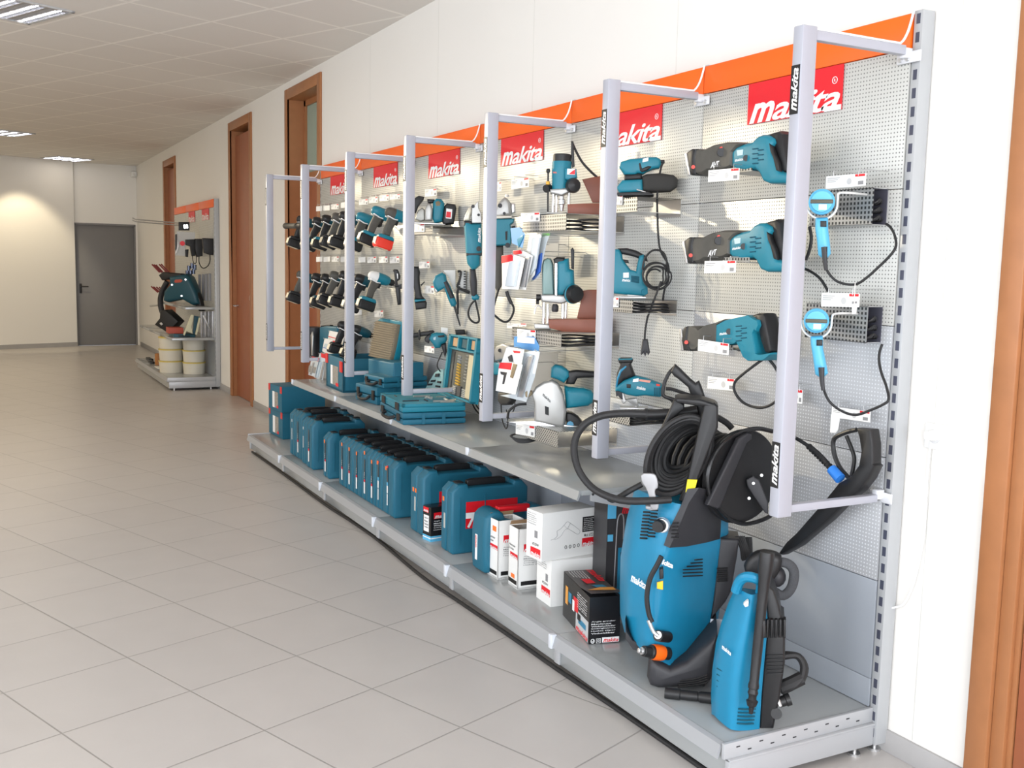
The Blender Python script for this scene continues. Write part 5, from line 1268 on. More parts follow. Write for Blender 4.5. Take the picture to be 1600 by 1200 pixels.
wood_block('upright curved reddish panel behind the lower router', F, c8, [(600, 58), (640, 52), (760, 52), (760, 234), (566, 230), (585, 150)], .0, .02, 'wooden_board')
# plunge saw
o, F = tool('plunge_saw', 'silver and teal plunge saw on the lowest metal tray', 'saw', d6[0]*.55, c8, [
    ('blade_guard', GREYM, [(286, 712), (310, 668), (360, 636), (410, 624), (450, 648), (482, 720), (497, 820), (486, 908), (462, 916), (302, 876), (302, 762)], -.055, -.018, .012), ('motor', TEAL, [(484, 662), (512, 670), (600, 674), (648, 690), (669, 720), (665, 762), (630, 786), (495, 802), (490, 740)], -.04, .045, .025), ('front_grip', TEAL, [(402, 610), (404, 552), (430, 532), (472, 540), (512, 570), (516, 604), (482, 645), (440, 622)], -.03, .03, .014),
    ('handle', BLACK, [(498, 574), (560, 565), (690, 576), (690, 610), (565, 615), (546, 652), (492, 650), (505, 610)], -.024, .024, .014), ('guide_base', STEEL, [(140, 878), (300, 874), (720, 924), (720, 934), (460, 930)], -.05, .05, .002), ('tilt_block', BLACK, [(494, 822), (530, 825), (570, 850), (606, 895), (598, 915), (498, 915)], -.03, .03, .01), ('dark_window', BLK, [(366, 782), (390, 790), (390, 840), (368, 832)], -.0565, -.05, 0), ('blade_edge', DGREY, [(440, 636), (470, 680), (490, 760), (500, 830), (490, 905), (480, 905), (488, 820), (476, 740), (455, 675), (432, 645)], -.02, -.01, 0)])
part('tilt_knob', G().cyl(F.p(*c8((520, 895)), -.03), F.p(*c8((520, 895)), -.045), .016, .016, 8), TEALB, o); part('side_lever', G().sl(F, [(246, 700), (262, 688), (290, 690), (292, 712), (262, 735), (248, 725)], -.05, -.03, .006, c8), mat('tan_knob', (.22, .17, .10), .5), o)
word_on(o, F, c8, LOGO, (352, 720), (400, 764), 22, -.0565, DGREY)
g = G().tb(F, [(255, 770, .02), (200, 775, .02), (150, 810, .02), (140, 855, .0)], .006, 0, c8); part('dust_hose', g, RUB, o)
g = G()
for k in range(4): g.tb(F, [(150+k*3, 965, -.03), (200, 985+k*6, -.05), (280, 985+k*5, -.05), (320, 975, -.02), (280, 955, .02), (200, 950, .02)], .004, 0, c8, 6, 4, True)
solo('coiled_cord', g, RUB, 'black cord coiled on the shelf beneath the silver plunge saw', 'cord')
# angle grinders
c7b, c6a, c6 = crop(640, 280, 8.42), crop(600, 400, 5), crop(630, 490, 10)
def c6ab(p): q = c6a(p); return ((q[0]-640)*8.42, (q[1]-280)*8.42)
low = [c6ab(p) for p in ((642, 0), (755, 0), (755, 70), (720, 105), (690, 110), (650, 60))]
o, F = tool('angle_grinder', 'long teal two-hand angle grinder hanging beside the third silver frame', 'angle grinder', -.13, c7b, [
    ('motor_body', TEAL, [(818, 578), (950, 578), (960, 800), (960, 1010), low[1], low[2], low[3], low[4], low[5], low[0], (738, 960), (730, 760), (715, 610), (720, 560), (770, 555)], -.05, .05, .035), ('gear_head', GREYM, [(815, 580), (810, 470), (818, 370), (850, 340), (880, 300), (905, 282), (910, 380), (940, 440), (955, 578)], -.04, .04, .015), ('guard', mat('pale_guard', (.62, .60, .50), .4, .3), [(712, 545), (730, 470), (775, 380), (805, 360), (820, 420), (800, 480), (790, 545)], -.05, .05, .012), ('band', DGREY, [(742, 968), (952, 962), (952, 1006), (744, 1010)], -.0515, .0515, .02), ('black_collar', DGREY, [(708, 548), (822, 546), (820, 610), (712, 612)], -.044, .044, .015),
    ('rear_handle', DGREY, [c6ab(p) for p in ((668, 100), (715, 100), (728, 200), (728, 300), (700, 330), (682, 310), (668, 200))], -.03, .03, .018), ('handle_end', TEAL, [c6ab(p) for p in ((682, 306), (728, 298), (748, 320), (740, 342), (700, 346), (684, 335))], -.028, .028, .015)], 'angle grinders')
g = G()
for p, rr in (((835, 358), .010), ((908, 470), .008)): g.cyl(F.p(*c7b(p), -.036), F.p(*c7b(p), -.045), rr, rr*.9, 12)
part('screw', g, DGREY, o); part('lock_button', G().cyl(F.p(*c7b((910, 915)), -.045), F.p(*c7b((910, 915)), -.056), .014, .013, 14), BLACK, o)
A, Bq = F.p(*c7b((935, 835)), -.051), F.p(*c7b((935, 640)), -.051); g = G(); lettering(g, LOGO, A, Bq-A, F.p(*c7b((895, 835)), -.051)-A, .3, .03, .86); part('lettering', g, WPRINT, o)
cable(o, F, c6a, [(712, 340), (725, 400), (742, 480), (738, 515), (705, 520), (670, 490), (658, 440), (675, 385), (705, 350)], .0058, 0)
o, F = tool('angle_grinder', 'short teal angle grinder with silver head hanging behind clear packs', 'angle grinder', -.13, c7b, [
    ('motor_body', TEAL, [(1090, 520), (1382, 512), (1372, 568), (1332, 600), (1345, 740), (1342, 830), (1322, 898), (1240, 872), (1100, 882), (1085, 700)], -.05, .05, .03), ('gear_head', GREYM, [(1095, 505), (1120, 400), (1150, 330), (1195, 278), (1250, 232), (1290, 255), (1332, 310), (1340, 480)], -.042, .042, .016), ('collar', mat('pale_collar', (.72, .68, .60), .4), [(1090, 482), (1345, 478), (1345, 512), (1090, 522)], -.052, .052, .01), ('spindle', STEEL, [(1330, 310), (1390, 320), (1395, 440), (1335, 460)], -.02, .02, .008), ('rear_handle', OLIVE, [(1100, 880), (1232, 876), (1235, 1000), (1220, 1150), (1215, 1400), (1160, 1500), (1110, 1400), (1095, 1100)], -.03, .03, .018), ('switch_plate', BLK, [(1258, 690), (1288, 682), (1284, 800), (1262, 806)], -.0525, -.048, 0), ('lever', BLACK, [(1340, 620), (1385, 610), (1395, 640), (1360, 700), (1362, 800), (1346, 800)], -.015, .015, .004)], 'angle grinders')
part('spindle_cap', G().cyl(F.p(*c7b((1285, 232)), -.02), F.p(*c7b((1285, 205)), -.02), .010, .008, 12), STEEL, o); part('speed_dial', G().cyl(F.p(*c7b((1290, 868)), -.045), F.p(*c7b((1290, 868)), -.056), .013, .012, 16), DGREY, o)
g = G()
for p, rr in (((1190, 348), .012), ((1245, 450), .008)): g.cyl(F.p(*c7b(p), -.038), F.p(*c7b(p), -.047), rr, rr*.9, 12)
part('screw', g, DGREY, o); cable(o, F, c6a, [(960, 280), (985, 350), (1012, 400), (1008, 450), (975, 505), (930, 512), (870, 468), (850, 430), (900, 240)], .0058, -.02); part('bend_sleeve', G().tb(F, [(958, 275, -.02), (972, 320, -.02), (996, 372, -.02)], .009, -.02, c6a, 10), DGREY, o)
# cordless circular saw with its tray
tr, d7 = tray('steel tray under the cordless circular saw', (676, 353), 366, (726, 356), 640, cords=False)
o, F = tool('circular_saw', 'cordless circular saw with big black battery on a steel tray', 'saw', -.12, c7b, [
    ('saw_body', TEAL, [(306, 320), (318, 285), (350, 250), (420, 258), (462, 318), (450, 420), (432, 560), (330, 580), (300, 520)], -.045, .045, .02), ('battery', BLACK, [(458, 352), (490, 314), (602, 330), (617, 382), (584, 588), (455, 602), (430, 560)], -.04, .04, .012), ('blade_guard', GREYM, [(200, 545), (205, 385), (238, 312), (282, 322), (306, 400), (296, 548)], -.05, .02, .012), ('handle', BLACK, [(60, 440), (60, 250), (120, 214), (192, 232), (182, 272), (112, 362), (80, 450)], -.024, .024, .012), ('front_guard', mat('dull_steel', (.30, .30, .28), .4, .6), [(70, 520), (110, 410), (165, 372), (200, 400), (200, 540), (140, 560)], -.03, .01, .008), ('bridge', BLACK, [(230, 262), (330, 262), (320, 310), (240, 318)], -.03, .03, .01), ('window', mat('brown_inlay', (.16, .12, .06), .5), [(340, 300), (380, 285), (410, 310), (395, 350), (350, 350)], -.047, -.04, 0), ('battery_label', WPRINT, [(484, 384), (562, 396), (552, 522), (474, 514)], -.042, -.038, 0), ('label_print', RED, [(486, 425), (545, 432), (540, 505), (478, 500)], -.043, -.041, 0), ('base_plate', STEEL, [(60, 566), (300, 572), (470, 590), (470, 600), (60, 584)], -.06, .05, .002)])
# angle drill and hammer drill
WBOX = mat('white_pack', (.80, .80, .78), .5)
o, F = tool('angle_drill', 'teal angle drill with dark grip pointing down on the back panel', 'drill', -.10, c6a, [
    ('housing', TEAL, [(380, 200), (400, 155), (455, 128), (485, 148), (490, 186), (520, 240), (556, 330), (570, 372), (555, 396), (526, 396), (505, 350), (470, 252), (420, 282), (390, 242)], -.035, .035, .016), ('grip', DGREY, [(456, 202), (490, 190), (546, 310), (551, 330), (516, 342)], -.037, .037, .014), ('bend_sleeve', DGREY, [(540, 392), (560, 390), (600, 545), (590, 548)], -.008, .008, .004), ('front_sleeve', STEEL, [(395, 235), (430, 255), (425, 285), (400, 285)], -.02, .02, .008)])
tag_ = [(466, 112), (556, 108), (556, 220), (500, 222)]
solo('accessory_pack', G().sl(F, [(462, 112), (558, 108), (560, 196), (560, 262), (545, 262), (500, 160)], .04, .085, .003, c6a), WBOX, 'white packet hanging behind the grip of the angle drill', 'packet')
o2 = thing('plug_holder', 'black cord and plug in a small steel bracket beside the long angle grinder', 'bracket', F.p(*c6a((610, 285)), .03)); part('bracket', G().sl(F, [(585, 120), (640, 118), (640, 285), (580, 270)], .07, .09, .002, c6a), PERF, o2); part('cord', G().tb(F, [(575, 125, .03), (600, 128, .03), (590, 190, .03), (575, 240, .03), (610, 262, .03), (655, 275, .03), (655, 285, .03), (580, 262, .03), (578, 380, .04), (575, 450, .05)], .007, .03, c6a), RUB, o2)
o, F = tool('hammer_drill', 'teal hammer drill with long black side handle at shelf height', 'drill', -.12, c6, [
    ('housing', TEAL, [(400, 400), (440, 320), (520, 300), (632, 308), (682, 350), (692, 400), (662, 462), (602, 482), (580, 542), (500, 546), (470, 490)], -.038, .038, .018), ('side_handle', BLACK, [(60, 318), (160, 305), (470, 262), (494, 290), (380, 345), (160, 382), (60, 376)], -.018, .018, .012), ('front_collar', DGREY, [(330, 400), (350, 368), (400, 332), (440, 330), (402, 470), (345, 440)], -.026, .026, .01), ('grip', DGREY, [(588, 485), (670, 460), (684, 600), (652, 690), (612, 570)], -.026, .026, .014), ('top_grip', BLACK, [(532, 342), (640, 330), (655, 370), (580, 380), (540, 374)], -.0395, .0395, .01), ('handle_disc', BLACK, [(232, 260), (250, 235), (266, 270), (268, 400), (250, 425), (235, 400)], -.035, .035, .006), ('emblem', mat('pale_emblem', (.45, .60, .66), .4), [(470, 378), (510, 360), (505, 410), (475, 415)], -.040, -.036, 0)])
cable(o, F, c6, [(612, 600), (580, 670), (540, 760), (535, 830), (570, 890), (620, 950, .02)], .004, 0)
solo('accessory_pack', G().sl(F, [(590, 215), (700, 225), (696, 330), (660, 340), (640, 305), (592, 295)], .035, .06, .002, c6), WBOX, 'white packet hanging behind the hammer drill', 'packet')
o2 = solo('coiled_cord', G().sl(F, [(812, 258), (960, 255), (980, 330), (820, 335)], .0, .05, .01, c6), RUB, 'black coiled cord behind the open drill bit case', 'cord')
# two slim black tools beside the fourth frame
c4a = crop(535, 400, 10.907)
o, F = tool('angle_driver', 'slim black angle driver hanging beside the red battery drill bay', 'driver', -.16, c4a, [
    ('grip', BLACK, [(895, 520), (985, 490), (1002, 830), (940, 838)], -.018, .018, .012), ('head', BLACK, [(858, 250), (870, 226), (940, 228), (960, 262), (990, 340), (985, 400), (940, 430), (945, 500), (895, 520), (890, 380), (880, 280)], -.018, .018, .01), ('guard', DGREY, [(865, 505), (1010, 480), (1010, 560), (975, 570), (960, 515), (868, 520)], -.02, .02, .006), ('bright_edge', WPRINT, [(928, 300), (945, 298), (948, 385), (936, 388)], -.0195, -.016, 0)])
o, F = tool('cordless_wrench', 'black cordless angle wrench with teal battery foot beside the fourth silver frame', 'wrench', -.16, c4a, [
    ('body', BLACK, [(1190, 190), (1230, 178), (1300, 180), (1325, 280), (1318, 345), (1322, 470), (1345, 620), (1360, 680), (1415, 740), (1225, 745), (1235, 620), (1200, 480)], -.028, .028, .014), ('battery_foot', TEAL, [(1225, 742), (1418, 736), (1420, 760), (1232, 790)], -.034, .034, .008), ('battery', BLACK, [(1235, 790), (1425, 768), (1440, 800), (1432, 895), (1250, 920)], -.034, .034, .01), ('lever', BLACK, [(1330, 490), (1400, 430), (1406, 445), (1345, 515)], -.008, .008, .003)])
# ------------------------------------------------------------------ price tags of the near bays
for lb, u0, v0, u1, v1, X, dv in (
    ('price tag hanging below the nose of the uppermost reciprocating saw', 1107, 266, 1154.5, 281, -.27, -3.5),
    ('price tag hanging below the middle reciprocating saw', 1101, 408, 1149, 426, -.27, -1),
    ('price tag hanging below the lowest reciprocating saw', 1091, 530, 1138, 555, -.27, 7),
    ('price tag on its own under the loop of the lowest saw cord', 1106, 588, 1147, 611, -.06, 4),
    ('price tag above the upper heat gun', 1291, 275.6, 1352, 290, -.13, -5),
    ('price tag above the lower heat gun', 1284, 457.6, 1342, 480, -.13, 1),
    ('price tag below the cord of the lower heat gun', 1300, 635, 1359, 660, -.05, 8),
    ('price tag half hidden by the first silver frame below the lower heat gun', 1228, 606, 1253, 631, -.06, 3),
    ('price tag on the front of the upper router tray', 814, 333, 843, 346, -.50, -1),
    ('price tag on the front of the lower router tray', 808, 514, 836.5, 531, -.50, 2),
    ('price tag on the metal tray of the plunge saw', 806, 661, 835, 683, -.50, 5),
    ('price tag on the panel above the short angle grinder', 799, 281, 826, 292, -.07, -4),
    ('price tag beside the third silver frame above the short angle grinder', 770, 286, 783, 298, -.07, -2),
    ('price tag on the tray front of the cordless circular saw', 640, 350, 663, 362, -.18, -1),
    ('price tag on the panel above the cordless circular saw', 664, 296, 682, 306, -.05, -1.5),
    ('price tag on the panel above the cordless angle wrench', 655, 409, 671, 419, -.05, -.5),
    ('price tag below the head of the angle drill', 660, 446, 678, 459, -.12, 1),
    ('price tag below the hammer drill', 663, 540, 678, 552, -.14, 2),
    ('narrow price tag on the panel above the lower router tray', 792, 505, 822, 513, -.05, .5),
    ('price tag at the end of the sander tray', 957, 304, 972, 320, d1[0]-.004, 0),
    ('price tag at the end of the bow handle jigsaw tray', 952, 465, 966, 480, d2[0]-.004, 0)):
    if 'router tray' in lb and 'narrow' not in lb: X = (d4 if 'upper' in lb else d5)[0]-.004
    if 'plunge' in lb: X = d6[0]-.004
    if 'cordless circular saw' in lb and 'tray' in lb: X = d7[0]-.004
    price_tag(lb, u0, v0, u1, v1, X, dv, hook=X > -.2 or 'saw' in lb and 'reciprocating' in lb, fine=(u1-u0) > 10)
    SC['x'] = 0
F = Fr((-.04, 0, 0), (1, 0))
cT = crop(1000, 156, 2.132)
t = solo('hang_tag', G().sl(F, [(636, 1048), (668, 1042), (660, 1098), (652, 1110), (633, 1108)], -.012, -.011, 0, cT), WHITE, 'blank white hang tag dangling beside the lowest price tag', 'tag')
t = solo('hang_tag', G().sl(F, [(705, 680), (722, 678), (720, 712), (706, 714)], -.215, -.214, 0, cT).tb(F, [(714, 680, -.214), (715, 640, -.18), (717, 610, -.16)], .0012, 0, cT, 5), WHITE, 'small white hang tag tied to the cord of the upper heat gun', 'tag')

# ------------------------------------------------------------------ cordless drills hung in rows with their noses to the panel
def drill(label, u, v, X, cap, body, foot, batt, sc=1., lean=0., group='cordless drills hung in rows', lamp=False, long=1.):
    P = at(u, v, X=X)
    o = thing('cordless_drill', label, 'drill', P+V((.07*sc, 0, -.20*sc)), group)
    M = Matrix.Translation(P) @ rot('Y', lean).to_4x4() @ Matrix.Scale(sc, 4)
    def fin(nm, g, m_, p=None): g.xf(M); return part(nm, g, m_, p or o)
    fin('rear_cap', G().lathe([(0, 0), (.012, .02), (.023, .12), (.031, .32), (.036, .65), (.037, 1), (0, 1)], (-.018, 0, 0), (.045, 0, 0), 18), cap)
    fin('motor_body', G().lathe([(.037, 0), (.038, .5), (.033, .85), (.027, 1), (0, 1)], (.045, 0, 0), (.045+.09*long, 0, 0), 18), body)
    fin('chuck', G().lathe([(.020, 0), (.022, .2), (.022, .7), (.013, 1), (0, 1)], (.045+.09*long, 0, 0), (.085+.09*long, 0, 0), 14), BLACK)
    fin('white_line', G().slab([(.0, -.030), (.045, -.038), (.07, -.034), (.07, -.028), (.045, -.031), (.0, -.024)], -.0345, .0345, .004, 'y'), WPRINT)
    fin('grip', G().slab([(.012, -.02), (.075, -.025), (.068, -.06), (.058, -.10), (.056, -.148), (.008, -.150), (.006, -.10), (.010, -.06)], -.020, .020, .012, 'y'), OLIVE if cap is not BLACK else BLACK)
    fin('trigger', G().slab([(.074, -.032), (.088, -.034), (.084, -.066), (.066, -.066)], -.008, .008, .003, 'y'), BLACK)
    fin('battery_foot', G().slab([(-.012, -.148), (.072, -.146), (.084, -.160), (.084, -.170), (-.024, -.172), (-.024, -.160)], -.034, .034, .008, 'y'), foot)
    b = fin('battery', G().slab([(-.028, -.171), (.086, -.171), (.088, -.220), (.080, -.234), (-.020, -.236), (-.030, -.222)], -.036, .036, .010, 'y'), batt)
    fin('battery_label', G().box((-.0345, -.028, -.216), (-.0315, .022, -.174)), mat('cream_label', (.75, .66, .48), .45), b); fin('bottom_label', G().box((-.014, -.026, -.2376), (.064, .026, -.235)), mat('cream_label', (.75, .66, .48), .45), b)
    return o
RBAT = mat('red_battery', (.78, .045, .025), .4); DTEAL = mat('dark_teal_plastic', (.006, .06, .085), .4)
rows = [
 ('cordless drill half hidden by the sixth silver frame, upper row', 467, 342, BLACK, DTEAL, BLACK, BLACK),
 ('dark cordless drill, second of the upper row from the door side', 491.5, 344, BLACK, DTEAL, DTEAL, BLACK),
 ('dark cordless drill, third of the upper row', 505.5, 341, BLACK, DTEAL, TEAL, BLACK),
 ('dark cordless drill, fourth of the upper row from the door side', 521.5, 338, OLIVE, DTEAL, BLACK, BLACK),
 ('dark cordless drill beside the fifth silver frame, upper row', 533.5, 336, BLACK, DTEAL, BLACK, BLACK),
 ('teal cordless drill just past the fifth silver frame, upper row', 560.5, 337.5, TEAL, TEAL, TEAL, BLACK),
 ('teal cordless drill with black battery hanging highest of the upper row', 584.5, 328, TEAL, TEAL, TEAL, BLACK),
 ('cordless drill with bright red battery in the upper row', 606, 331, OLIVE, TEAL, TEAL, RBAT),
 ('cordless drill half hidden by the sixth silver frame, lower row', 467, 428, OLIVE, DTEAL, BLACK, BLACK),
 ('dark cordless drill, second of the lower row from the door side', 490, 432, BLACK, DTEAL, BLACK, BLACK),
 ('dark cordless drill, third of the lower row from the door side', 504.5, 433, BLACK, DTEAL, DTEAL, BLACK),
 ('dark cordless drill, fourth of the lower row from the door side', 518, 429, OLIVE, DTEAL, BLACK, BLACK),
 ('dark cordless drill beside the fifth silver frame, lower row', 533, 429, BLACK, DTEAL, BLACK, BLACK),
 ('dark cordless drill just past the fifth silver frame, lower row', 557, 434, BLACK, DTEAL, DTEAL, BLACK),
 ('teal cordless drill with pale rear cap, nearest of the lower row', 579.5, 430, WHITE, TEAL, TEAL, BLACK),  # white colour paints a highlight onto the rear cap
 ('dark cordless drill standing behind the white leaflets on the shelf end', 531, 507, BLACK, DTEAL, BLACK, BLACK),
 ('dark teal cordless drill beside the fifth silver frame, above the shelf', 553, 513, BLACK, DTEAL, BLACK, BLACK)]
for i, (lb, u, v, a, b, f, t) in enumerate(rows):
    drill(lb, u, v, -.25, a, b, f, t, .98 if i < 15 else .9, lean=(19, 22, 17, 20, 18)[i % 5])
    p = at(u, v, X=-.25)
    if i < 15: solo('peg_hook', G().tube([V((-.001, p.y, p.z-.055)), V((-.15, p.y, p.z-.055)), V((-.16, p.y, p.z-.04))], .003, 6, 0), STEEL, 'peg hook of the '+lb.replace(' from the door side', '').replace(' hanging highest of the', ',').replace(' half hidden by', ' by').replace('with pale rear cap, nearest of the', 'with highlight painted on cap,'), 'hook', 'steel peg hooks of the drills')
# torch beside the last drill
P = at(446, 353, X=-.25); Q = at(464, 353, X=-.25)
o = thing('work_torch', 'grey cordless torch sticking out past the end of the panel', 'torch', P)
part('torch_head', G().lathe([(0, 0), (.024, 0), (.026, .1), (.022, .2), (.022, 1), (0, 1)], P, Q, 16), OLIVE, o)
part('torch_body', G().lathe([(.024, 0), (.03, .2), (.03, 1), (0, 1)], Q, Q+(Q-P)*.5, 16), BLACK, o); part('torch_stem', G().tube([Q+(Q-P)*.3, Q+(Q-P)*.4+V((0, 0, -.10))], .016, 10, 0), BLACK, o)

# small tags over the drills
def tagrow(spec, vs, X, lbl):
    for i, (u0, u1, v0, v1) in enumerate(spec): price_tag(lbl % (('first', 'second', 'third', 'fourth', 'fifth', 'sixth', 'seventh', 'eighth')[i]), u0, v0, u1, v1, X, -.6*(u1-u0)/8, hook=True, group='small price tags over the drills', fine=(u1-u0) > 11)
tagrow([(494, 503, 322.5, 329.5), (505, 515, 321.5, 328.5), (517.5, 529, 319.5, 326.5), (532.5, 541, 316.5, 324.5), (561, 574.5, 312, 319.5), (576.5, 590, 308.5, 316.5), (593, 607.5, 305.5, 313.5), (609, 625, 304, 311)], 0, -.12, 'small price tag over the upper drills, %s counted from the door')
tagrow([(494, 503.5, 401.5, 408.5), (505.5, 515.5, 401.5, 408.5), (518, 529.5, 401.5, 408.5), (532, 539, 401.5, 409), (560, 570.5, 402, 409.5), (574, 587.5, 402, 410), (592, 605.5, 401.5, 410), (609, 623.5, 401.5, 410.5)], 0, -.12, 'small price tag over the lower drills, %s counted from the door')
tagrow([(554, 565, 484, 491.5), (585, 598.5, 486, 494.5)], 0, -.06, 'small price tag above the open foam case, %s counted from the door')

# ------------------------------------------------------------------ accessory packs on hooks
CLEAR = mat('clear_blister', (.62, .68, .72), .12, spec=.8); SILV = mat('silver_blade', (.55, .56, .58), .25, .7); BLUEP = mat('blue_print', (.04, .13, .50), .4)
def pack(label, X, c, body, header=None, inner=(), mt=WHITE, group='accessory packs on hooks', hm=RED, th=.010):
    F = Fr((X, 0, 0), (1, 0)); us = [c(p) for p in body]
    o = thing('accessory_pack', label, 'accessory pack', F.p(sum(p[0] for p in us)/len(us), max(p[1] for p in us)), group)
    part('card', G().sl(F, body, 0, .0015, 0, c), mt, o)
    if header: part('header', G().sl(F, header, -.0012, -.0002, 0, c), hm, o)
    for nm, m_, pts, d in inner: part(nm, G().sl(F, pts, -d, -.0002, min(.003, d*.4), c), m_, o)
    u = [c(p) for p in body]; k = min(u, key=lambda p: p[1]); q = F.p(k[0], k[1]+1.5, -.004)
    part('hook', G().tube([V((-.001, q.y, q.z)), V((X-.008, q.y, q.z)), V((X-.012, q.y, q.z+.01))], .002, 6, 0), STEEL, o)
    return o
pack('white blister pack with red header, frontmost beside the short angle grinder', -.36, c7, [(96, 878), (166, 868), (240, 895), (200, 1090), (98, 1086)], [(94, 880), (166, 868), (164, 910), (94, 926)], [('blade', CLEAR, [(140, 920), (200, 905), (170, 1070), (112, 1070)], .014)])
pack('clear blister pack with red header behind the frontmost pack', -.335, c7, [(165, 846), (222, 842), (290, 880), (245, 1092), (190, 1088)], [(166, 848), (222, 842), (220, 866), (168, 872)], [('blade', SILV, [(225, 890), (268, 885), (235, 1075), (205, 1070)], .012)])
pack('long clear pack with pale blades behind the red header packs', -.31, c7, [(268, 750), (345, 742), (335, 800), (300, 1000), (250, 1060), (250, 860)], None, [('blade', CLEAR, [(285, 770), (330, 765), (300, 960), (268, 1000)], .012)])
pack('tall clear pack with green top edge and blue blades beside the routers', -.285, c7, [(345, 740), (400, 735), (375, 800), (330, 1010), (275, 1045), (300, 900)], [(348, 740), (400, 736), (396, 752), (350, 758)], [('blade', BLUEP, [(300, 900), (340, 860), (330, 980), (285, 1030)], .010)], hm=mat('green_print', (.10, .32, .08), .5), mt=CLEAR)
pack('blue accessory pack close to the short angle grinder', -.27, c7, [(150, 706), (215, 700), (240, 745), (225, 830), (160, 800)], None, [('tool_print', TEALB, [(190, 775), (225, 748), (232, 760), (200, 830)], .003)], mt=mat('blue_card', (.10, .30, .62), .4))
pack('grey backing card in a wire frame between the packs and the lower router', -.10, c7, [(375, 800), (450, 800), (448, 930), (350, 940)], None, [], mt=mat('smoky_grey_card', (.30, .31, .32), .4))
pack('white saw blade pack with red header, frontmost beside the plunge saw', -.40, c8, [(82, 506), (160, 508), (226, 520), (180, 706), (58, 682)], [(84, 506), (160, 509), (152, 552), (76, 542)], [('blade_print', DGREY, [(86, 562), (126, 568), (108, 640), (98, 640), (108, 585), (90, 580)], .003), ('tan_part', mat('tan_knob', (.22, .17, .10), .5), [(165, 512), (188, 518), (160, 605), (145, 598)], .006)])
pack('white pack with small grey part behind the frontmost saw blade pack', -.375, c8, [(128, 405), (236, 426), (205, 590), (92, 510)], [(165, 430), (212, 436), (208, 448), (172, 446)], [('small_part', DGREY, [(132, 470), (150, 458), (158, 500), (140, 500)], .01)])
pack('clear pack with two silver jigsaw blades beside the plunge saw', -.35, c8, [(236, 440), (312, 430), (334, 440), (300, 600), (248, 752), (85, 712), (180, 700)], None, [('blade', SILV, [(250, 470), (290, 460), (220, 725), (190, 720)], .01)], mt=CLEAR)
pack('blue topped pack hanging behind the white saw blade packs', -.31, c8, [(172, 342), (300, 345), (330, 402), (326, 440), (172, 410)], None, [('white_print', WPRINT, [(195, 340), (300, 352), (300, 390), (192, 380)], .002)], mt=mat('blue_card', (.10, .30, .62), .4))
pack('smoky clear panel in a wire frame behind the plunge saw', -.12, c8, [(325, 440), (446, 446), (440, 560), (400, 640), (270, 690)], None, [], mt=MATS['smoky_grey_card'])
F = Fr((-.2, 0, 0), (1, 0))
o = solo('power_adapter', G().sl(F, [(70, 690), (140, 700), (146, 750), (128, 772), (84, 772), (66, 745)], -.02, .02, .01, c8).tb(F, [(92, 765), (98, 860), (122, 918), (135, 880), (125, 800)], .0035, .0, c8).tb(F, [(178, 750), (172, 800), (128, 880)], .003, 0, c8), RUB, 'black power adapter with thin cable hanging beside the plunge saw', 'adapter')
gi = Fr((-.12, 0, 0), (1, 0))
o = thing('angle_grinder', 'silver headed teal grinder almost hidden behind the white saw blade packs', 'angle grinder', gi.p(*c8((70, 570))), 'angle grinders')
part('gear_head', G().sl(gi, [(40, 430), (60, 398), (100, 385), (135, 400), (130, 480), (50, 500)], -.04, .03, .012, c8), GREYM, o); part('motor_body', G().sl(gi, [(40, 505), (100, 505), (110, 580), (40, 585)], -.04, .03, .012, c8), TEAL, o)
part('gear_knob', G().cyl(gi.p(*c8((84, 430)), -.045), gi.p(*c8((84, 430)), -.03), .01, .01, 12), BLACK, o)

# ------------------------------------------------------------------ things on the upper shelf
c2b, c5f = crop(540, 560, 6.667), crop(470, 490, 8.5714)
def lying_case(label, a, b, c, Z0, topv, la=None, lc=None, group='teal cases lying on the upper shelf'):
    bx = Bx(a, b, c, Z0, topv=topv, la=la, lc=lc)
    o = thing('tool_case', label, 'case', (bx.ctr().x, bx.ctr().y, Z0), group)
    g = G(); bx.solid(g, .01, 0, .47); bx.solid(g, .01, .50, 1); part('shell', g, TEALC, o)
    for x in (.15, .85):
        q = [bx.fa(x-.05, .25, .001), bx.fa(x+.05, .25, .001), bx.fa(x+.05, .8, .001), bx.fa(x-.05, .8, .001)]; part('latch', G().rings([q, [p+bx.na*.008 for p in q]]), BLACK, o)
    q = [bx.fa(.3, .45, .004), bx.fa(.35, .25, .03), bx.fa(.65, .25, .03), bx.fa(.7, .45, .004)]; part('handle', G().tube(q, .009, 8, 3), BLACK, o)
    for x in (.3, .62):
        q = [bx.fc(x, .05, .001), bx.fc(x+.05, .05, .001), bx.fc(x+.05, .95, .001), bx.fc(x, .95, .001)]; part('rib', G().rings([q, [p+bx.nc*.003 for p in q]]), TEALC, o)
    return o, bx
o, k1 = lying_case('lower teal case lying under the open drill bit case', (594, 645), (629, 665), (731, 663), SZ, 645.5)
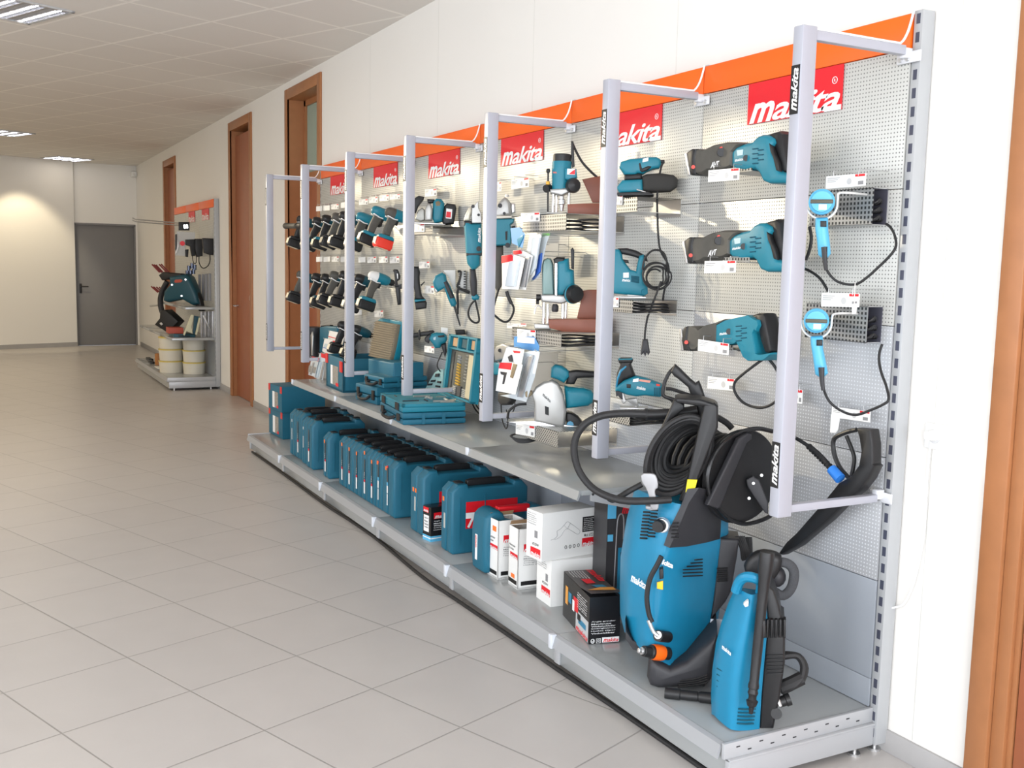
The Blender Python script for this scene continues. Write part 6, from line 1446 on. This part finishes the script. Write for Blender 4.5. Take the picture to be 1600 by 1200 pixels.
# open drill bit case
Zk = SZ+k1.h+.001
bx = Bx((594, 626), (629, 645), (730.5, 643.5), Zk, topv=631.5)
o = thing('drill_bit_case', 'open teal case of drill bits with its lid standing up', 'drill bit case', (bx.ctr().x, bx.ctr().y, Zk))
g = G(); bx.solid(g, .006, 0, .62); bx.solid(g, .002, .6, 1, 0, 1, 0, .04); bx.solid(g, .002, .6, 1, 0, 1, .96, 1); bx.solid(g, .002, .6, 1, 0, .04, 0, 1); bx.solid(g, .002, .6, 1, .96, 1, 0, 1); part('tray', g, TEAL, o)
rnd = random.Random(3)
g = G(); bx.solid(g, .001, .62, .82, .06, .94, .06, .94); part('insert', g, mat('teal_insert', (.03, .22, .30), .5), o)
for i in range(14):
    x, y = rnd.uniform(.12, .8), rnd.uniform(.1, .85); p = bx.P(x, y, .86); d = (bx.ec.normalized() if i % 3 else bx.ea.normalized())*rnd.uniform(.04, .10)
    part('drill_bit', G().tube([p, p+d], .004+.003*(i % 2), 8, 0), STEEL if i % 4 else DGREY, o)
for x in (.2, .8):
    q = [bx.fa(x-.06, .1, .001), bx.fa(x+.06, .1, .001), bx.fa(x+.06, .9, .001), bx.fa(x-.06, .9, .001)]; part('latch', G().rings([q, [p+bx.na*.008 for p in q]]), BLACK, o)
# the lid, hinged along the back edge and leaning towards the panel
h0, h1 = bx.P(1, 1, 1), bx.P(0, 1, 1)
def lid_frame(h0, h1, tl, tr_, dx):
    """lid standing on the hinge h0-h1 with its top corners seen at tl and tr_"""
    return at(*tl, X=h0.x+dx), at(*tr_, X=h1.x+dx)
h0 = at(690.7, 613.5, X=h0.x); h1 = at(735, 631, X=h1.x)
t0, t1 = lid_frame(h0, h1, (702, 521.5), (746, 528.5), .05)
nl = (t0-h0).cross(h1-h0).normalized(); nl = nl if nl.x < 0 else -nl
def L(s, t, e=0.): a = h0+(h1-h0)*s; b = t0+(t1-t0)*s; return a+(b-a)*t+nl*e
def lslab(g, s0, s1, a, b, e0, e1):
    q = [(s0, a), (s1, a), (s1, b), (s0, b)]; return g.rings([[L(*p, e0) for p in q], [L(*p, e1) for p in q]])
g = G(); lslab(g, 0, 1, 0, 1, -.045, -.030); 
for s0, s1, a, b in ((0, .06, 0, 1), (.94, 1, 0, 1), (0, 1, 0, .03), (0, 1, .97, 1), (0, 1, .76, .79), (.34, .38, .79, .97), (.68, .72, .79, .97)): lslab(g, s0, s1, a, b, -.03, 0)
lid = part('lid', g, TEAL, o)
g = G(); lslab(g, .06, .94, .03, .76, -.03, -.018); part('lid_insert', g, mat('dark_insert', (.055, .06, .055), .5), lid)
g = G(); lslab(g, .72, .93, .05, .72, -.02, -.012); part('beige_strip', g, mat('beige_strip', (.48, .42, .28), .5), lid)
GOLD = mat('gold_bits', (.80, .50, .08), .3, .7)
for i in range(11):
    t = .22+i*.045
    part('gold_bit', G().tube([L(.36-.0*i, t, -.013), L(.36+.07+.006*(10-i), t-.008, -.013)], .0062, 6, 0), GOLD if i < 8 else STEEL, lid)
for i in range(9): part('steel_bit', G().tube([L(.62, .30+i*.05, -.013), L(.70, .297+i*.05, -.013)], .0032, 6, 0), STEEL, lid)
for s in (.30, .62):
    for i in range(5): part('socket_bit', G().tube([L(s, .05+i*.028, -.012), L(s+.10, .048+i*.028, -.012)], .0045, 6, 0), STEEL, lid)
g = G(); lslab(g, .46, .58, .04, .2, -.02, -.008); part('bit_box', g, DGREY, lid)
g = G(); lslab(g, .16, .20, .08, .72, -.02, -.014); part('dark_strip', g, DGREY, lid)
for s0, s1, m_ in ((.08, .32, CARD), (.40, .66, DTEAL), (.74, .92, CARD)):
    g = G(); lslab(g, s0, s1, .81, .95, -.03, -.016); part('lid_pocket', g, m_, lid)
for k in (0, 1):
    p = h1+V((.02, -.02, -.02*k)); 
g = G().tb(Fr((-.10, 0, 0), (1, 0)), [(742, 560), (735, 600), (738, 630), (750, 648), (762, 652)], .0045, 0).tb(Fr((-.09, 0, 0), (1, 0)), [(745, 570), (741, 610), (745, 635), (758, 645)], .004, 0)
solo('hanging_cable', g, RUB, 'two thin black cables hanging behind the lid of the drill bit case', 'cable')
# pale accessory sheet leaning behind the bit case
cc = crop(630, 490, 10); F = Fr((-.06, 0, 0), (1, 0))
pl = solo('accessory_tray', G().sl(F, [(345, 1170), (480, 930), (560, 870), (620, 870), (610, 1180), (590, 1190)], -.05, -.035, .002, cc), mat('pale_teal_tray', (.30, .48, .48), .4), 'pale tray of small accessories leaning behind the hammer drill cord', 'tray')
for q in ([(500, 940), (550, 935), (545, 985), (490, 990)], [(430, 1040), (490, 1035), (480, 1065), (420, 1070)], [(380, 1095), (440, 1090), (430, 1120), (372, 1125)], [(530, 1050), (575, 1060), (570, 1090), (525, 1080)], [(500, 1120), (560, 1130), (556, 1155), (495, 1145)]): part('small_item', G().sl(F, q, -.06, -.05, .002, cc), DGREY, pl)
# two closed cases farther along
o, k2 = lying_case('teal case with ribbed lid lying behind the drill bit case', (555.8, 624), (589, 633.5), (660, 631), SZ, 606, lc=.36)
o, k3 = lying_case('teal case lying on top of the ribbed case behind the fourth silver frame', (569, 600), (600, 607), (660, 605), SZ+k2.h+.001, 590, lc=.30)
# case with a foam lid standing open
F = Fr((-.22, 0, 0), (1, 0))
o = thing('foam_case', 'open teal case with brown ribbed foam lid standing upright', 'case', at(600, 585, X=-.22))
part('lid_shell', G().sl(F, [(1060, 62), (1352, 108), (1345, 200), (1250, 640), (1185, 640), (1190, 400), (1000, 120)], .012, .05, .006, c5f), TEAL, o)
g = G().sl(F, [(998, 98), (1288, 150), (1240, 420), (1190, 640), (910, 572), (960, 320)], -.012, .02, .006, c5f)
for i in range(16):
    t = i/15; a = (985-t*75, 118+t*440); b = (1282-t*92, 172+t*448); g.tb(F, [a, b], .0042, -.013, c5f, 6, 0)
part('foam', g, mat('brown_foam', (.20, .165, .115), .9, noise=.15, nscale=120), o)
part('shell', G().sl(F, [(900, 600), (1240, 660), (1240, 860), (900, 830)], -.10, .10, .01, c5f), TEALC, o)
# open storage tray
bx = Bx((509.7, 602.6), (536, 614), (600, 611), SZ, topv=561.5, lc=.36)
o = thing('storage_box', 'open teal storage box with red latches and picture label on the upper shelf', 'box', (bx.ctr().x, bx.ctr().y, SZ))
g = G(); t = .04; bx.solid(g, .002, 0, 1, 0, 1, 0, t); bx.solid(g, .002, 0, 1, 0, 1, 1-t, 1); bx.solid(g, .002, 0, 1, 0, t, 0, 1); bx.solid(g, .002, 0, 1, 1-t*2, 1, 0, 1); bx.solid(g, 0, 0, .06); part('shell', g, TEALC, o)
g = G(); bx.solid(g, .002, .3, .7, .08, .92, .06, .94); part('inner_tray', g, TEAL, o)
for x0, x1, z0, z1 in ((-.02, .12, .74, 1.03), (.84, .98, .60, .92)):
    q = [bx.fa(max(x0, 0), z0, .001), bx.fa(x1, z0, .001), bx.fa(x1, z1, .001), bx.fa(max(x0, 0), z1, .001)]; part('latch', G().rings([q, [p+bx.na*.006 for p in q]]), MATS['red_latch'], o)
q = [bx.fc(x, z, .001) for x, z in ((.92, .62), (1, .62), (1, .95), (.92, .95))]; part('latch', G().rings([q, [p+bx.nc*.006 for p in q]]), MATS['red_latch'], o)
g = G(); bx.patch(g, 'fa', .28, .72, .14, .72, .001); p = part('picture_label', g, MATS['picture_label'], o)
g = G(); bx.patch(g, 'fa', .28, .40, .14, .72, .0014); part('white_print', g, WPRINT, p); g = G(); bx.patch(g, 'fa', .58, .74, .12, .22, .0014); part('red_print', g, RED, p)
price_tag('price tag standing beside the foam case on the upper shelf', 593, 566, 607, 577, -.28, 2, hook=False)
# leaflets and packs at the far end of the upper shelf
for lb, X, body, hd, inn, mt in (
    ('white leaflet with red stripe behind the other leaflets at the shelf end', -.20, [(382, 228), (592, 268), (560, 420), (500, 600), (350, 420)], [(505, 275), (588, 285), (575, 320), (520, 305)], [('stripe', RED, [(370, 300), (500, 335), (498, 345), (368, 312)], .001)], WHITE),
    ('pale blue leaflet standing before the drill at the shelf end', -.24, [(318, 330), (502, 368), (460, 592), (285, 505)], [(425, 360), (495, 375), (485, 405), (432, 395)], [('stripe', BLUEP, [(300, 450), (478, 490), (476, 500), (298, 460)], .001), ('pale_panel', mat('pale_blue_print', (.52, .62, .68), .5), [(320, 400), (480, 430), (460, 480), (305, 445)], .0008)], WHITE),
    ('clear pack with red header nearest the door at the shelf end', -.33, [(145, 575), (246, 598), (190, 850), (100, 820)], [(150, 572), (246, 596), (232, 640), (145, 618)], [('blade', SILV, [(160, 650), (180, 655), (140, 820), (118, 815)], .004), ('picture', mat('picture_label', (.3, .28, .25), .5), [(110, 690), (210, 720), (190, 800), (95, 780)], .001)], CLEAR),
    ('clear pack with blue blades and red header beside the open storage box', -.32, [(250, 530), (340, 545), (330, 620), (290, 905), (180, 855)], [(268, 530), (336, 545), (325, 600), (272, 585)], [('blade', mat('pale_blue_print', (.52, .62, .68), .5), [(240, 640), (275, 650), (225, 860), (195, 845)], .004), ('blade', SILV, [(300, 640), (320, 645), (275, 880), (250, 870)], .004)], CLEAR)):
    pack(lb, X, c5f, body, hd, inn, mt, 'leaflets and packs at the shelf end')
F = Fr((-.16, 0, 0), (1, 0))
o = thing('work_lamp', 'dark grey cylindrical lamp standing at the far end of the upper shelf', 'lamp', F.p(*c5f((185, 560))))
a, b = F.p(*c5f((185, 180))), F.p(*c5f((178, 640))); part('lamp_body', G().lathe([(.0, 0), (.052, .0), (.055, .1), (.05, .18), (.05, .95), (.0, 1)], a, b, 20), DGREY, o); part('lamp_stripe', G().sl(F, [(130, 290), (150, 240), (160, 300), (150, 560), (140, 560)], -.06, -.05, .003, c5f), STEEL, o)
o = solo('tool_case', G().sl(F, [(250, 180), (330, 165), (480, 178), (476, 500), (245, 520)], .0, .10, .012, c5f), TEALC, 'teal case standing against the panel behind the leaflets', 'case')
part('handle', G().sl(F, [(262, 160), (385, 150), (388, 172), (330, 180), (266, 182)], .03, .06, .005, c5f), BLACK, o)
# ------------------------------------------------------------------ the second, shorter shelving unit farther along the wall
cF, cH, cK = crop(205, 460, 7.5), crop(230, 320, 8), crop(180, 230, 3)
YA, NB, BW = 10.3, 3, .9
gon2 = thing('shelving_unit', 'short grey shelving unit with white tubs farther down the wall between two doors', 'shelving', (0, YA+1.35, 0))
bays_upright(gon2, [YA-.019]+[YA+BW*k for k in (1, 2)]+[YA+BW*NB+.019], 2.29)
for k in range(NB):
    a, b = YA+k*BW+.002, YA+(k+1)*BW-.002
    part('fascia', G().box((-.004, a, 2.19), (.018, b, 2.285), .0015), ORF, gon2, 'orange top strip')
    for z0, z1 in ((.573, .977), (.977, 1.395), (1.395, 1.79), (1.79, 2.188)): part('perforated_panel', G().box((0, a, z0+.001), (.02, b, z1-.001)), PEG, gon2)
    part('plain_panel', G().box((0, a, .15), (.02, b, .572)), PLAIN, gon2)
    part('base_shelf', G().box((-.55, a, .138), (.02, b, .15), .001), SHELF, gon2)
    part('price_rail', G().slab([(-.545, .15), (-.56, .148), (-.572, .108), (-.566, .105), (-.552, .138)], a, b, 0, 'y'), MATS['price_rail_paint'], gon2)
    part('plinth', G().box((-.545, a, .028), (-.53, b, .135)), SHELF, gon2)
    for z, d in ((.625, -.50), (.995, -.34)) if k < 2 else ((.625, -.50),):
        part('upper_shelf', G().box((d, a, z-.03), (0, b, z), .002), SHELF, gon2)
    if k < 2:
        o = thing('brand_sign', ('red and white brand sign on the far shelving unit, bay nearest the viewer', 'red and white brand sign on the far shelving unit, middle bay')[k], 'sign', (-.004, a+.4, 2.06), 'red brand signs on the far unit')
        part('red_panel', G().box((-.006, a+.25, 2.05), (-.0035, a+.68, 2.185)), RED, o)
        g = G(); lettering(g, LOGO, (-.0068, a+.68, 2.052), (0, -.42, 0), (0, 0, .08)); part('lettering', g, WPRINT, o)
part('end_plate', G().box((-.562, YA-.014, .105), (.003, YA-.001, .155), .002).box((-.545, YA-.022, .028), (.003, YA-.001, .104), .002), SIDE, gon2)
for x in (-.48, -.05): part('foot', G().cyl((x, YA+.02, 0), (x, YA+.02, .03), .012), STEEL, gon2)
for k in range(3): part('leg_foot', G().cyl((-.5, YA+BW*(k+1)-.02, 0), (-.5, YA+BW*(k+1)-.02, .03), .012), STEEL, gon2)
# white tubs, three high in two columns
TUB = mat('cream_tub', (.66, .62, .52), .45); YLID = mat('yellow_rim', (.62, .48, .12), .5)
def tub(label, P, r, h):
    o = thing('tub', label, 'tub', P, 'white plastic tubs stacked on the far base shelf')
    part('bucket', G().lathe([(0, 0), (r*.93, 0), (r, .9), (r, 1), (0, 1)], P, P+V((0, 0, h-.012)), 28), TUB, o)
    part('lid', G().lathe([(0, 0), (r*1.03, 0), (r*1.03, 1), (0, 1)], P+V((0, 0, h-.016)), P+V((0, 0, h-.001)), 28), YLID, o)
    return o
a0 = at(263, 584, Z=.15); b0 = at(299.5, 581, Z=.15)
for col, (P, r) in enumerate(((V((-.395, 11.02, .15)), .150), (V((-.165, 10.76, .15)), .135))):
    for k in range(3): tub('cream white tub, %s of the %s stack of three' % (('lowest', 'middle', 'topmost')[k], ('front', 'rear')[col]), P+V((0, 0, k*.149)), r, .148)
p = V((-.40, 12.0, .15)); solo('small_can', G().lathe([(0, 0), (.05, 0), (.05, .9), (.04, 1), (0, 1)], p, p+V((0, 0, .15)), 18), mat('rust_can', (.40, .16, .04), .5), 'small rust coloured can on the far base shelf beyond the tubs', 'can')
for lb, y, x, l in (('black flat tool lying at the far end of the low base shelf', 12.75, -.42, .22), ('dark flat tool lying on the far base shelf before the can', 12.3, -.46, .16)):
    solo('flat_tool', G().box((x-.03, y-l, .15), (x+.03, y+l*.4, .178), .008).box((x-.012, y-l*1.3, .155), (x+.012, y-l, .17), .004), BLACK, lb, 'tool')
solo('paper_sheet', G().box((-.50, 11.4, .15), (-.32, 11.72, .156), .001), WHITE, 'white paper pad lying on the far base shelf beside the tubs', 'paper')
# things on its shelf boards
F = Fr((0, 10.45, 0), (0, 1))
o = thing('tool_case', 'dark teal case lying on the far unit shelf under the red box', 'case', F.p(*cF((620, 520)))); part('shell', G().sl(F, [(500, 462), (755, 470), (755, 524), (500, 524)], 0, .35, .008, cF), DTEAL, o); part('handle', G().sl(F, [(560, 480), (690, 484), (690, 496), (560, 494)], -.02, 0, .003, cF), BLACK, o)
o = thing('carton', 'flat red carton on the dark case of the far shelving unit', 'box', F.p(*cF((530, 455)), .1)); part('carton', G().sl(F, [(445, 392), (612, 392), (612, 460), (445, 460)], .06, .3, .002, cF), mat('dull_red_carton', (.42, .07, .04), .5), o)
for lb, pts, m_, d in (('pale booklet leaning open on the far shelf case', [(612, 470), (705, 235), (735, 240), (705, 380), (722, 462), (650, 430), (625, 485)], mat('cream_booklet', (.62, .60, .42), .5), -.03), ('dark book leaning beside the pale booklet', [(722, 462), (740, 250), (812, 262), (770, 470)], DTEAL, .0), ('narrow cream pack leaning beside the dark book', [(752, 470), (795, 270), (812, 276), (772, 474)], mat('cream_booklet', (.62, .60, .42), .5), -.04)):
    solo('booklet', G().sl(F, pts, d, d+.03, .003, cF), m_, lb, 'booklet')
for i in range(7):
    x = 815+i*22; solo('hanging_pack', G().sl(F, [(x, 200), (x+16, 200), (x+17, 512), (x+1, 512)], .05-.015*(i % 3), .06-.015*(i % 3), .002, cF), (SILV, PGREY)[i % 2], ('grey', 'silver')[1-i % 2]+' slim pack under the long packs, '+('first', 'second', 'third', 'fourth', 'fifth', 'sixth', 'seventh')[i]+' from the leaning booklets', 'pack', 'slim packs on the far shelving unit')
solo('leaning_rod', G().sl(F, [(835, 245), (860, 245), (935, 420), (925, 430)], .0, .02, .003, cF), STEEL, 'silver rod leaning across the slim packs of the far unit', 'rod')
# tools hung on its panels
F = Fr((-.06, 0, 0), (1, 0))
F2 = Fr((0, 10.9, 0), (0, 1))
for lb, pts, d0, d1 in (('black battery charger hanging nearest the far unit upright', [(695, 425), (825, 430), (825, 630), (780, 625), (715, 600), (700, 500)], .0, .06), ('black charger with cable loop hanging in the middle of the far unit', [(600, 425), (695, 425), (695, 640), (620, 655), (600, 560)], .0, .07), ('narrow black charger hanging beside the white board of the far unit', [(480, 435), (600, 430), (602, 640), (560, 640), (540, 520), (485, 500)], .02, .09), ('small black tool with pale collar hanging on the far unit', [(478, 560), (520, 555), (512, 655), (482, 650)], .0, .04)):
    solo('battery_charger', G().sl(F2, pts, d0, d1, .008, cH), BLACK, lb, 'charger', 'black chargers on the far unit')
solo('charger_cable', G().tb(F2, [(650, 640), (650, 720), (680, 780), (715, 792), (760, 760), (782, 700), (780, 620)], .006, .02, cH), RUB, 'large black cable loop below the chargers of the far unit', 'cable')
solo('charger_cable', G().tb(F2, [(565, 640), (572, 700), (590, 735), (612, 720), (618, 640)], .005, .03, cH), RUB, 'small black cable loop below the narrow charger of the far unit', 'cable')
o = thing('tool_board', 'white board with small blades and a red dot hanging on the far unit', 'board', F2.p(*cH((470, 640)))); part('board', G().sl(F2, [(370, 330), (600, 345), (595, 430), (480, 440), (470, 640), (350, 632)], .05, .06, 0, cH), mat('pale_board', (.55, .55, .52), .5), o)
part('blade', G().sl(F2, [(385, 440), (398, 520), (370, 600), (350, 612), (372, 540)], .03, .045, .002, cH), WPRINT, o); part('red_dot', G().cyl(F2.p(*cH((440, 482)), .048), F2.p(*cH((440, 482)), .03), .03, .03, 14), RED, o); part('knife', G().sl(F2, [(352, 370), (372, 366), (368, 600), (352, 560)], .035, .045, 0, cH), DGREY, o)
o = thing('socket_set', 'small black socket rack near the top of the far unit', 'socket rack', F2.p(*cH((450, 320)))); part('rack', G().sl(F2, [(395, 215), (530, 215), (530, 320), (395, 320)], .04, .07, .003, cH), BLACK, o)
for a, b in ((465, 260), (495, 258), (470, 285), (498, 282)): part('socket', G().cyl(F2.p(*cH((a, b)), .04), F2.p(*cH((a, b)), .0), .014, .014, 10), CHROME, o)
for i, (a, b) in enumerate(((520, 800), (560, 770), (595, 790), (500, 860), (540, 860), (580, 840))): solo('chrome_socket', G().cyl(F2.p(*cH((a, b-40)), .0), F2.p(*cH((a, b+25)), .0), .022, .02, 12), mat('blue_grey_metal', (.12, .14, .20), .3, .7), 'blue grey chrome socket hanging in the cluster above the big black tool', 'socket', 'chrome sockets of the far unit')
for i in range(4): solo('hanging_pack', G().sl(F2, [(640+i*42, 870), (672+i*42, 870), (672+i*42, 1200), (640+i*42, 1200)], .03+.02*(i % 2), .045+.02*(i % 2), .002, cH), PGREY, 'dull grey long pack above the slim packs, '+('first', 'second', 'third', 'fourth')[i]+' from the big machine', 'pack', 'long packs on the far unit')
for k, (a, b) in enumerate((((70, 150), (330, 185)), ((70, 190), (330, 222)))):
    solo('display_hook', G().tube([V((-.001, 12.3, 2.05-.03*k)), V((-.62, 12.3, 2.08-.03*k)), V((-.66, 12.3, 2.10-.03*k))], .008, 8, 0), STEEL, 'long bare steel hook sticking out near the top of the far unit, '+('upper', 'lower')[k], 'hook', 'bare hooks of the far unit')
# big black and teal machine hung at the end of the unit
FT = Fr((-.36, 10.9, 0), n0)
o = thing('demolition_hammer', 'big black and teal machine with open handle hanging before the far unit', 'hammer', FT.p(*cH((420, 1500))))
part('motor_body', G().sl(FT, [(265, 900), (470, 865), (520, 900), (600, 1090), (640, 1240), (560, 1260), (420, 1180), (250, 1220), (190, 1200), (200, 1080), (270, 1000)], -.09, .09, .04, cH), DTEAL, o)
part('rear_grip', G().sl(FT, [(480, 870), (530, 900), (660, 1180), (690, 1330), (640, 1330), (590, 1240), (560, 1060)], -.05, .05, .02, cH), BLACK, o)
part('front_loop', G().tb(FT, [(250, 960), (190, 1080), (165, 1200), (185, 1330), (240, 1420)], .035, 0, cH, 10), BLACK, o)
part('top_block', G().sl(FT, [(135, 880), (190, 840), (300, 850), (420, 860), (430, 900), (270, 930), (180, 945)], -.06, .06, .02, cH), BLACK, o)
part('red_handle_hole', G().sl(FT, [(335, 960), (350, 935), (425, 930), (440, 950), (420, 970), (350, 975)], -.094, -.088, .002, cH), mat('dull_red_carton', (.42, .07, .04), .5), o)
for a in ((310, 1000), (480, 935), (430, 1140)): part('bolt', G().cyl(FT.p(*cH(a), -.08), FT.p(*cH(a), -.10), .014, .012, 10), STEEL, o)
o = thing('tool_bag', 'black square tool box hanging tilted below the big machine of the far unit', 'tool box', FT.p(*cF((420, 445)))); part('box', G().sl(FT, [(270, 355), (330, 280), (335, 190), (400, 180), (550, 318), (425, 452)], -.10, .08, .015, cF), BLACK, o); part('clasp', G().sl(FT, [(330, 340), (350, 325), (370, 350), (350, 365)], -.11, -.098, .002, cF), STEEL, o)
for g_, (rows_, kx, ky, L_) in enumerate(((((60, 745), (85, 748), (110, 752), (150, 745), (175, 742)), 95, 100, 1), (((50, 1020), (80, 1025), (115, 1028), (150, 1030)), 85, 75, 1))):
    for i, (a, b) in enumerate(rows_):
        q = FT.p(*cH((a, b)), .02*i); w = FT.p(*cH((a+kx, b+ky)), .02*i)
        solo('red_bar', G().tube([q, w], .009, 8, 0), mat('dark_red_bar', (.20, .02, .02), .4), 'dark red bar sticking up from the big machine, '+('upper', 'lower')[g_]+' bunch, '+('first', 'second', 'third', 'fourth', 'fifth')[i], 'bar', 'dark red bars by the big machine')
solo('shelf_edge_rail', G().tube([at(235, 478, X=-.40), at(246, 477, X=-.40), V((-.34, 11.9, .99))], .012, 8, 0), GREYM, 'pale rail sticking out beside the big machine at mid height', 'rail')

# ------------------------------------------------------------------ nothing hung on the panels may reach through them
bpy.context.view_layer.update()
def family(o):
    out = [o]
    for c in KIDS.get(o.name, ()): out += family(c)
    return out
KIDS = {}
for q in bpy.data.objects:
    if q.parent: KIDS.setdefault(q.parent.name, []).append(q)
for o in [q for q in bpy.data.objects if q.parent is None and q.get('label') and not q.get('kind')]:
    if o.name.startswith(('shelving_unit', 'wall_socket', 'light_switch', 'power_cable', 'motion', 'ceiling', 'brand_sign', 'display_post')): continue
    mx = max((wloc(m_).x+v.co.x for m_ in family(o) if m_.type == 'MESH' for v in m_.data.vertices), default=-1)
    if mx > -.0005 and mx < .2:
        k = (CAM-o.location).normalized(); o.location = o.location+k*((mx+.0008)/abs(k.x))
# ------------------------------------------------------------------ light
W_ = bpy.data.worlds.new('sky'); SC.world = W_; W_.use_nodes = True
bg = W_.node_tree.nodes['Background']; bg.inputs['Color'].default_value = (.80, .88, 1., 1); bg.inputs['Strength'].default_value = 1.0
def area(nm, loc, tgt, sx, sy, e, col):
    l = bpy.data.lights.new(nm, 'AREA'); l.shape = 'RECTANGLE'; l.size = sx; l.size_y = sy; l.energy = e; l.color = col
    o = bpy.data.objects.new(nm, l); COL.objects.link(o); o.location = V(loc); o.rotation_euler = (V(tgt)-V(loc)).to_track_quat('-Z', 'Y').to_euler(); return o
def spot(nm, loc, tgt, e, ang, blend, col, size=.06):
    l = bpy.data.lights.new(nm, 'SPOT'); l.energy = e; l.spot_size = math.radians(ang); l.spot_blend = blend; l.color = col; l.shadow_soft_size = size
    o = bpy.data.objects.new(nm, l); COL.objects.link(o); o.location = V(loc); o.rotation_euler = (V(tgt)-V(loc)).to_track_quat('-Z', 'Y').to_euler(); return o
DAY = (.90, .94, 1.)
EL = [95, 95, 60, 30]
for i, (a, b) in enumerate(WINL): area('daylight', (XL+.02, (a+b)/2, 1.7), (XL+1, (a+b)/2, 1.7), 2.2, 2.4, EL[i], DAY)
for i, (a, b) in enumerate(WINB): area('daylight', ((a+b)/2, YB+.02, 1.62), ((a+b)/2, YB+1, 1.62), 2.5, 2.6, 175, DAY)
WARM = (1., .86, .62)
for y, e in ((.75, 430), (1.6, 520), (2.5, 560), (3.4, 520), (4.5, 420)):
    spot('spotlight', (-2.75, y+4.6, 3.05), (0, y, 1.33), e, 17.5, .5, WARM)
spot('spotlight', (-1.72, 15.95, 3.16), (-1.78, 16.95, 1.35), 85, 66, .5, (1., .85, .58))
WARM2 = (1., .84, .60)
for c in ((-2.30, 5.55), (-2.17, 13.25), (-1.12, 16.6)): area('lamp_and_fill_glow', (c[0], c[1], CZ-.02), (c[0], c[1], 0), .5, .5, (12 if c[1] < 14 else 1.5), WARM2)
for c in ((-4.6, 6.5), (-4.6, 10.0), (-4.6, 13.25)): area('lamp_and_fill_glow', (c[0], c[1], CZ-.02), (c[0], c[1], 0), .6, .6, 42, WARM2)  # unseen fill lights added to lift floor and ceiling
SC.view_settings.view_transform = 'Standard'; SC.view_settings.look = 'None'; SC.view_settings.gamma = 1; SC.view_settings.use_curve_mapping = False
SC.view_settings.exposure = 0.12
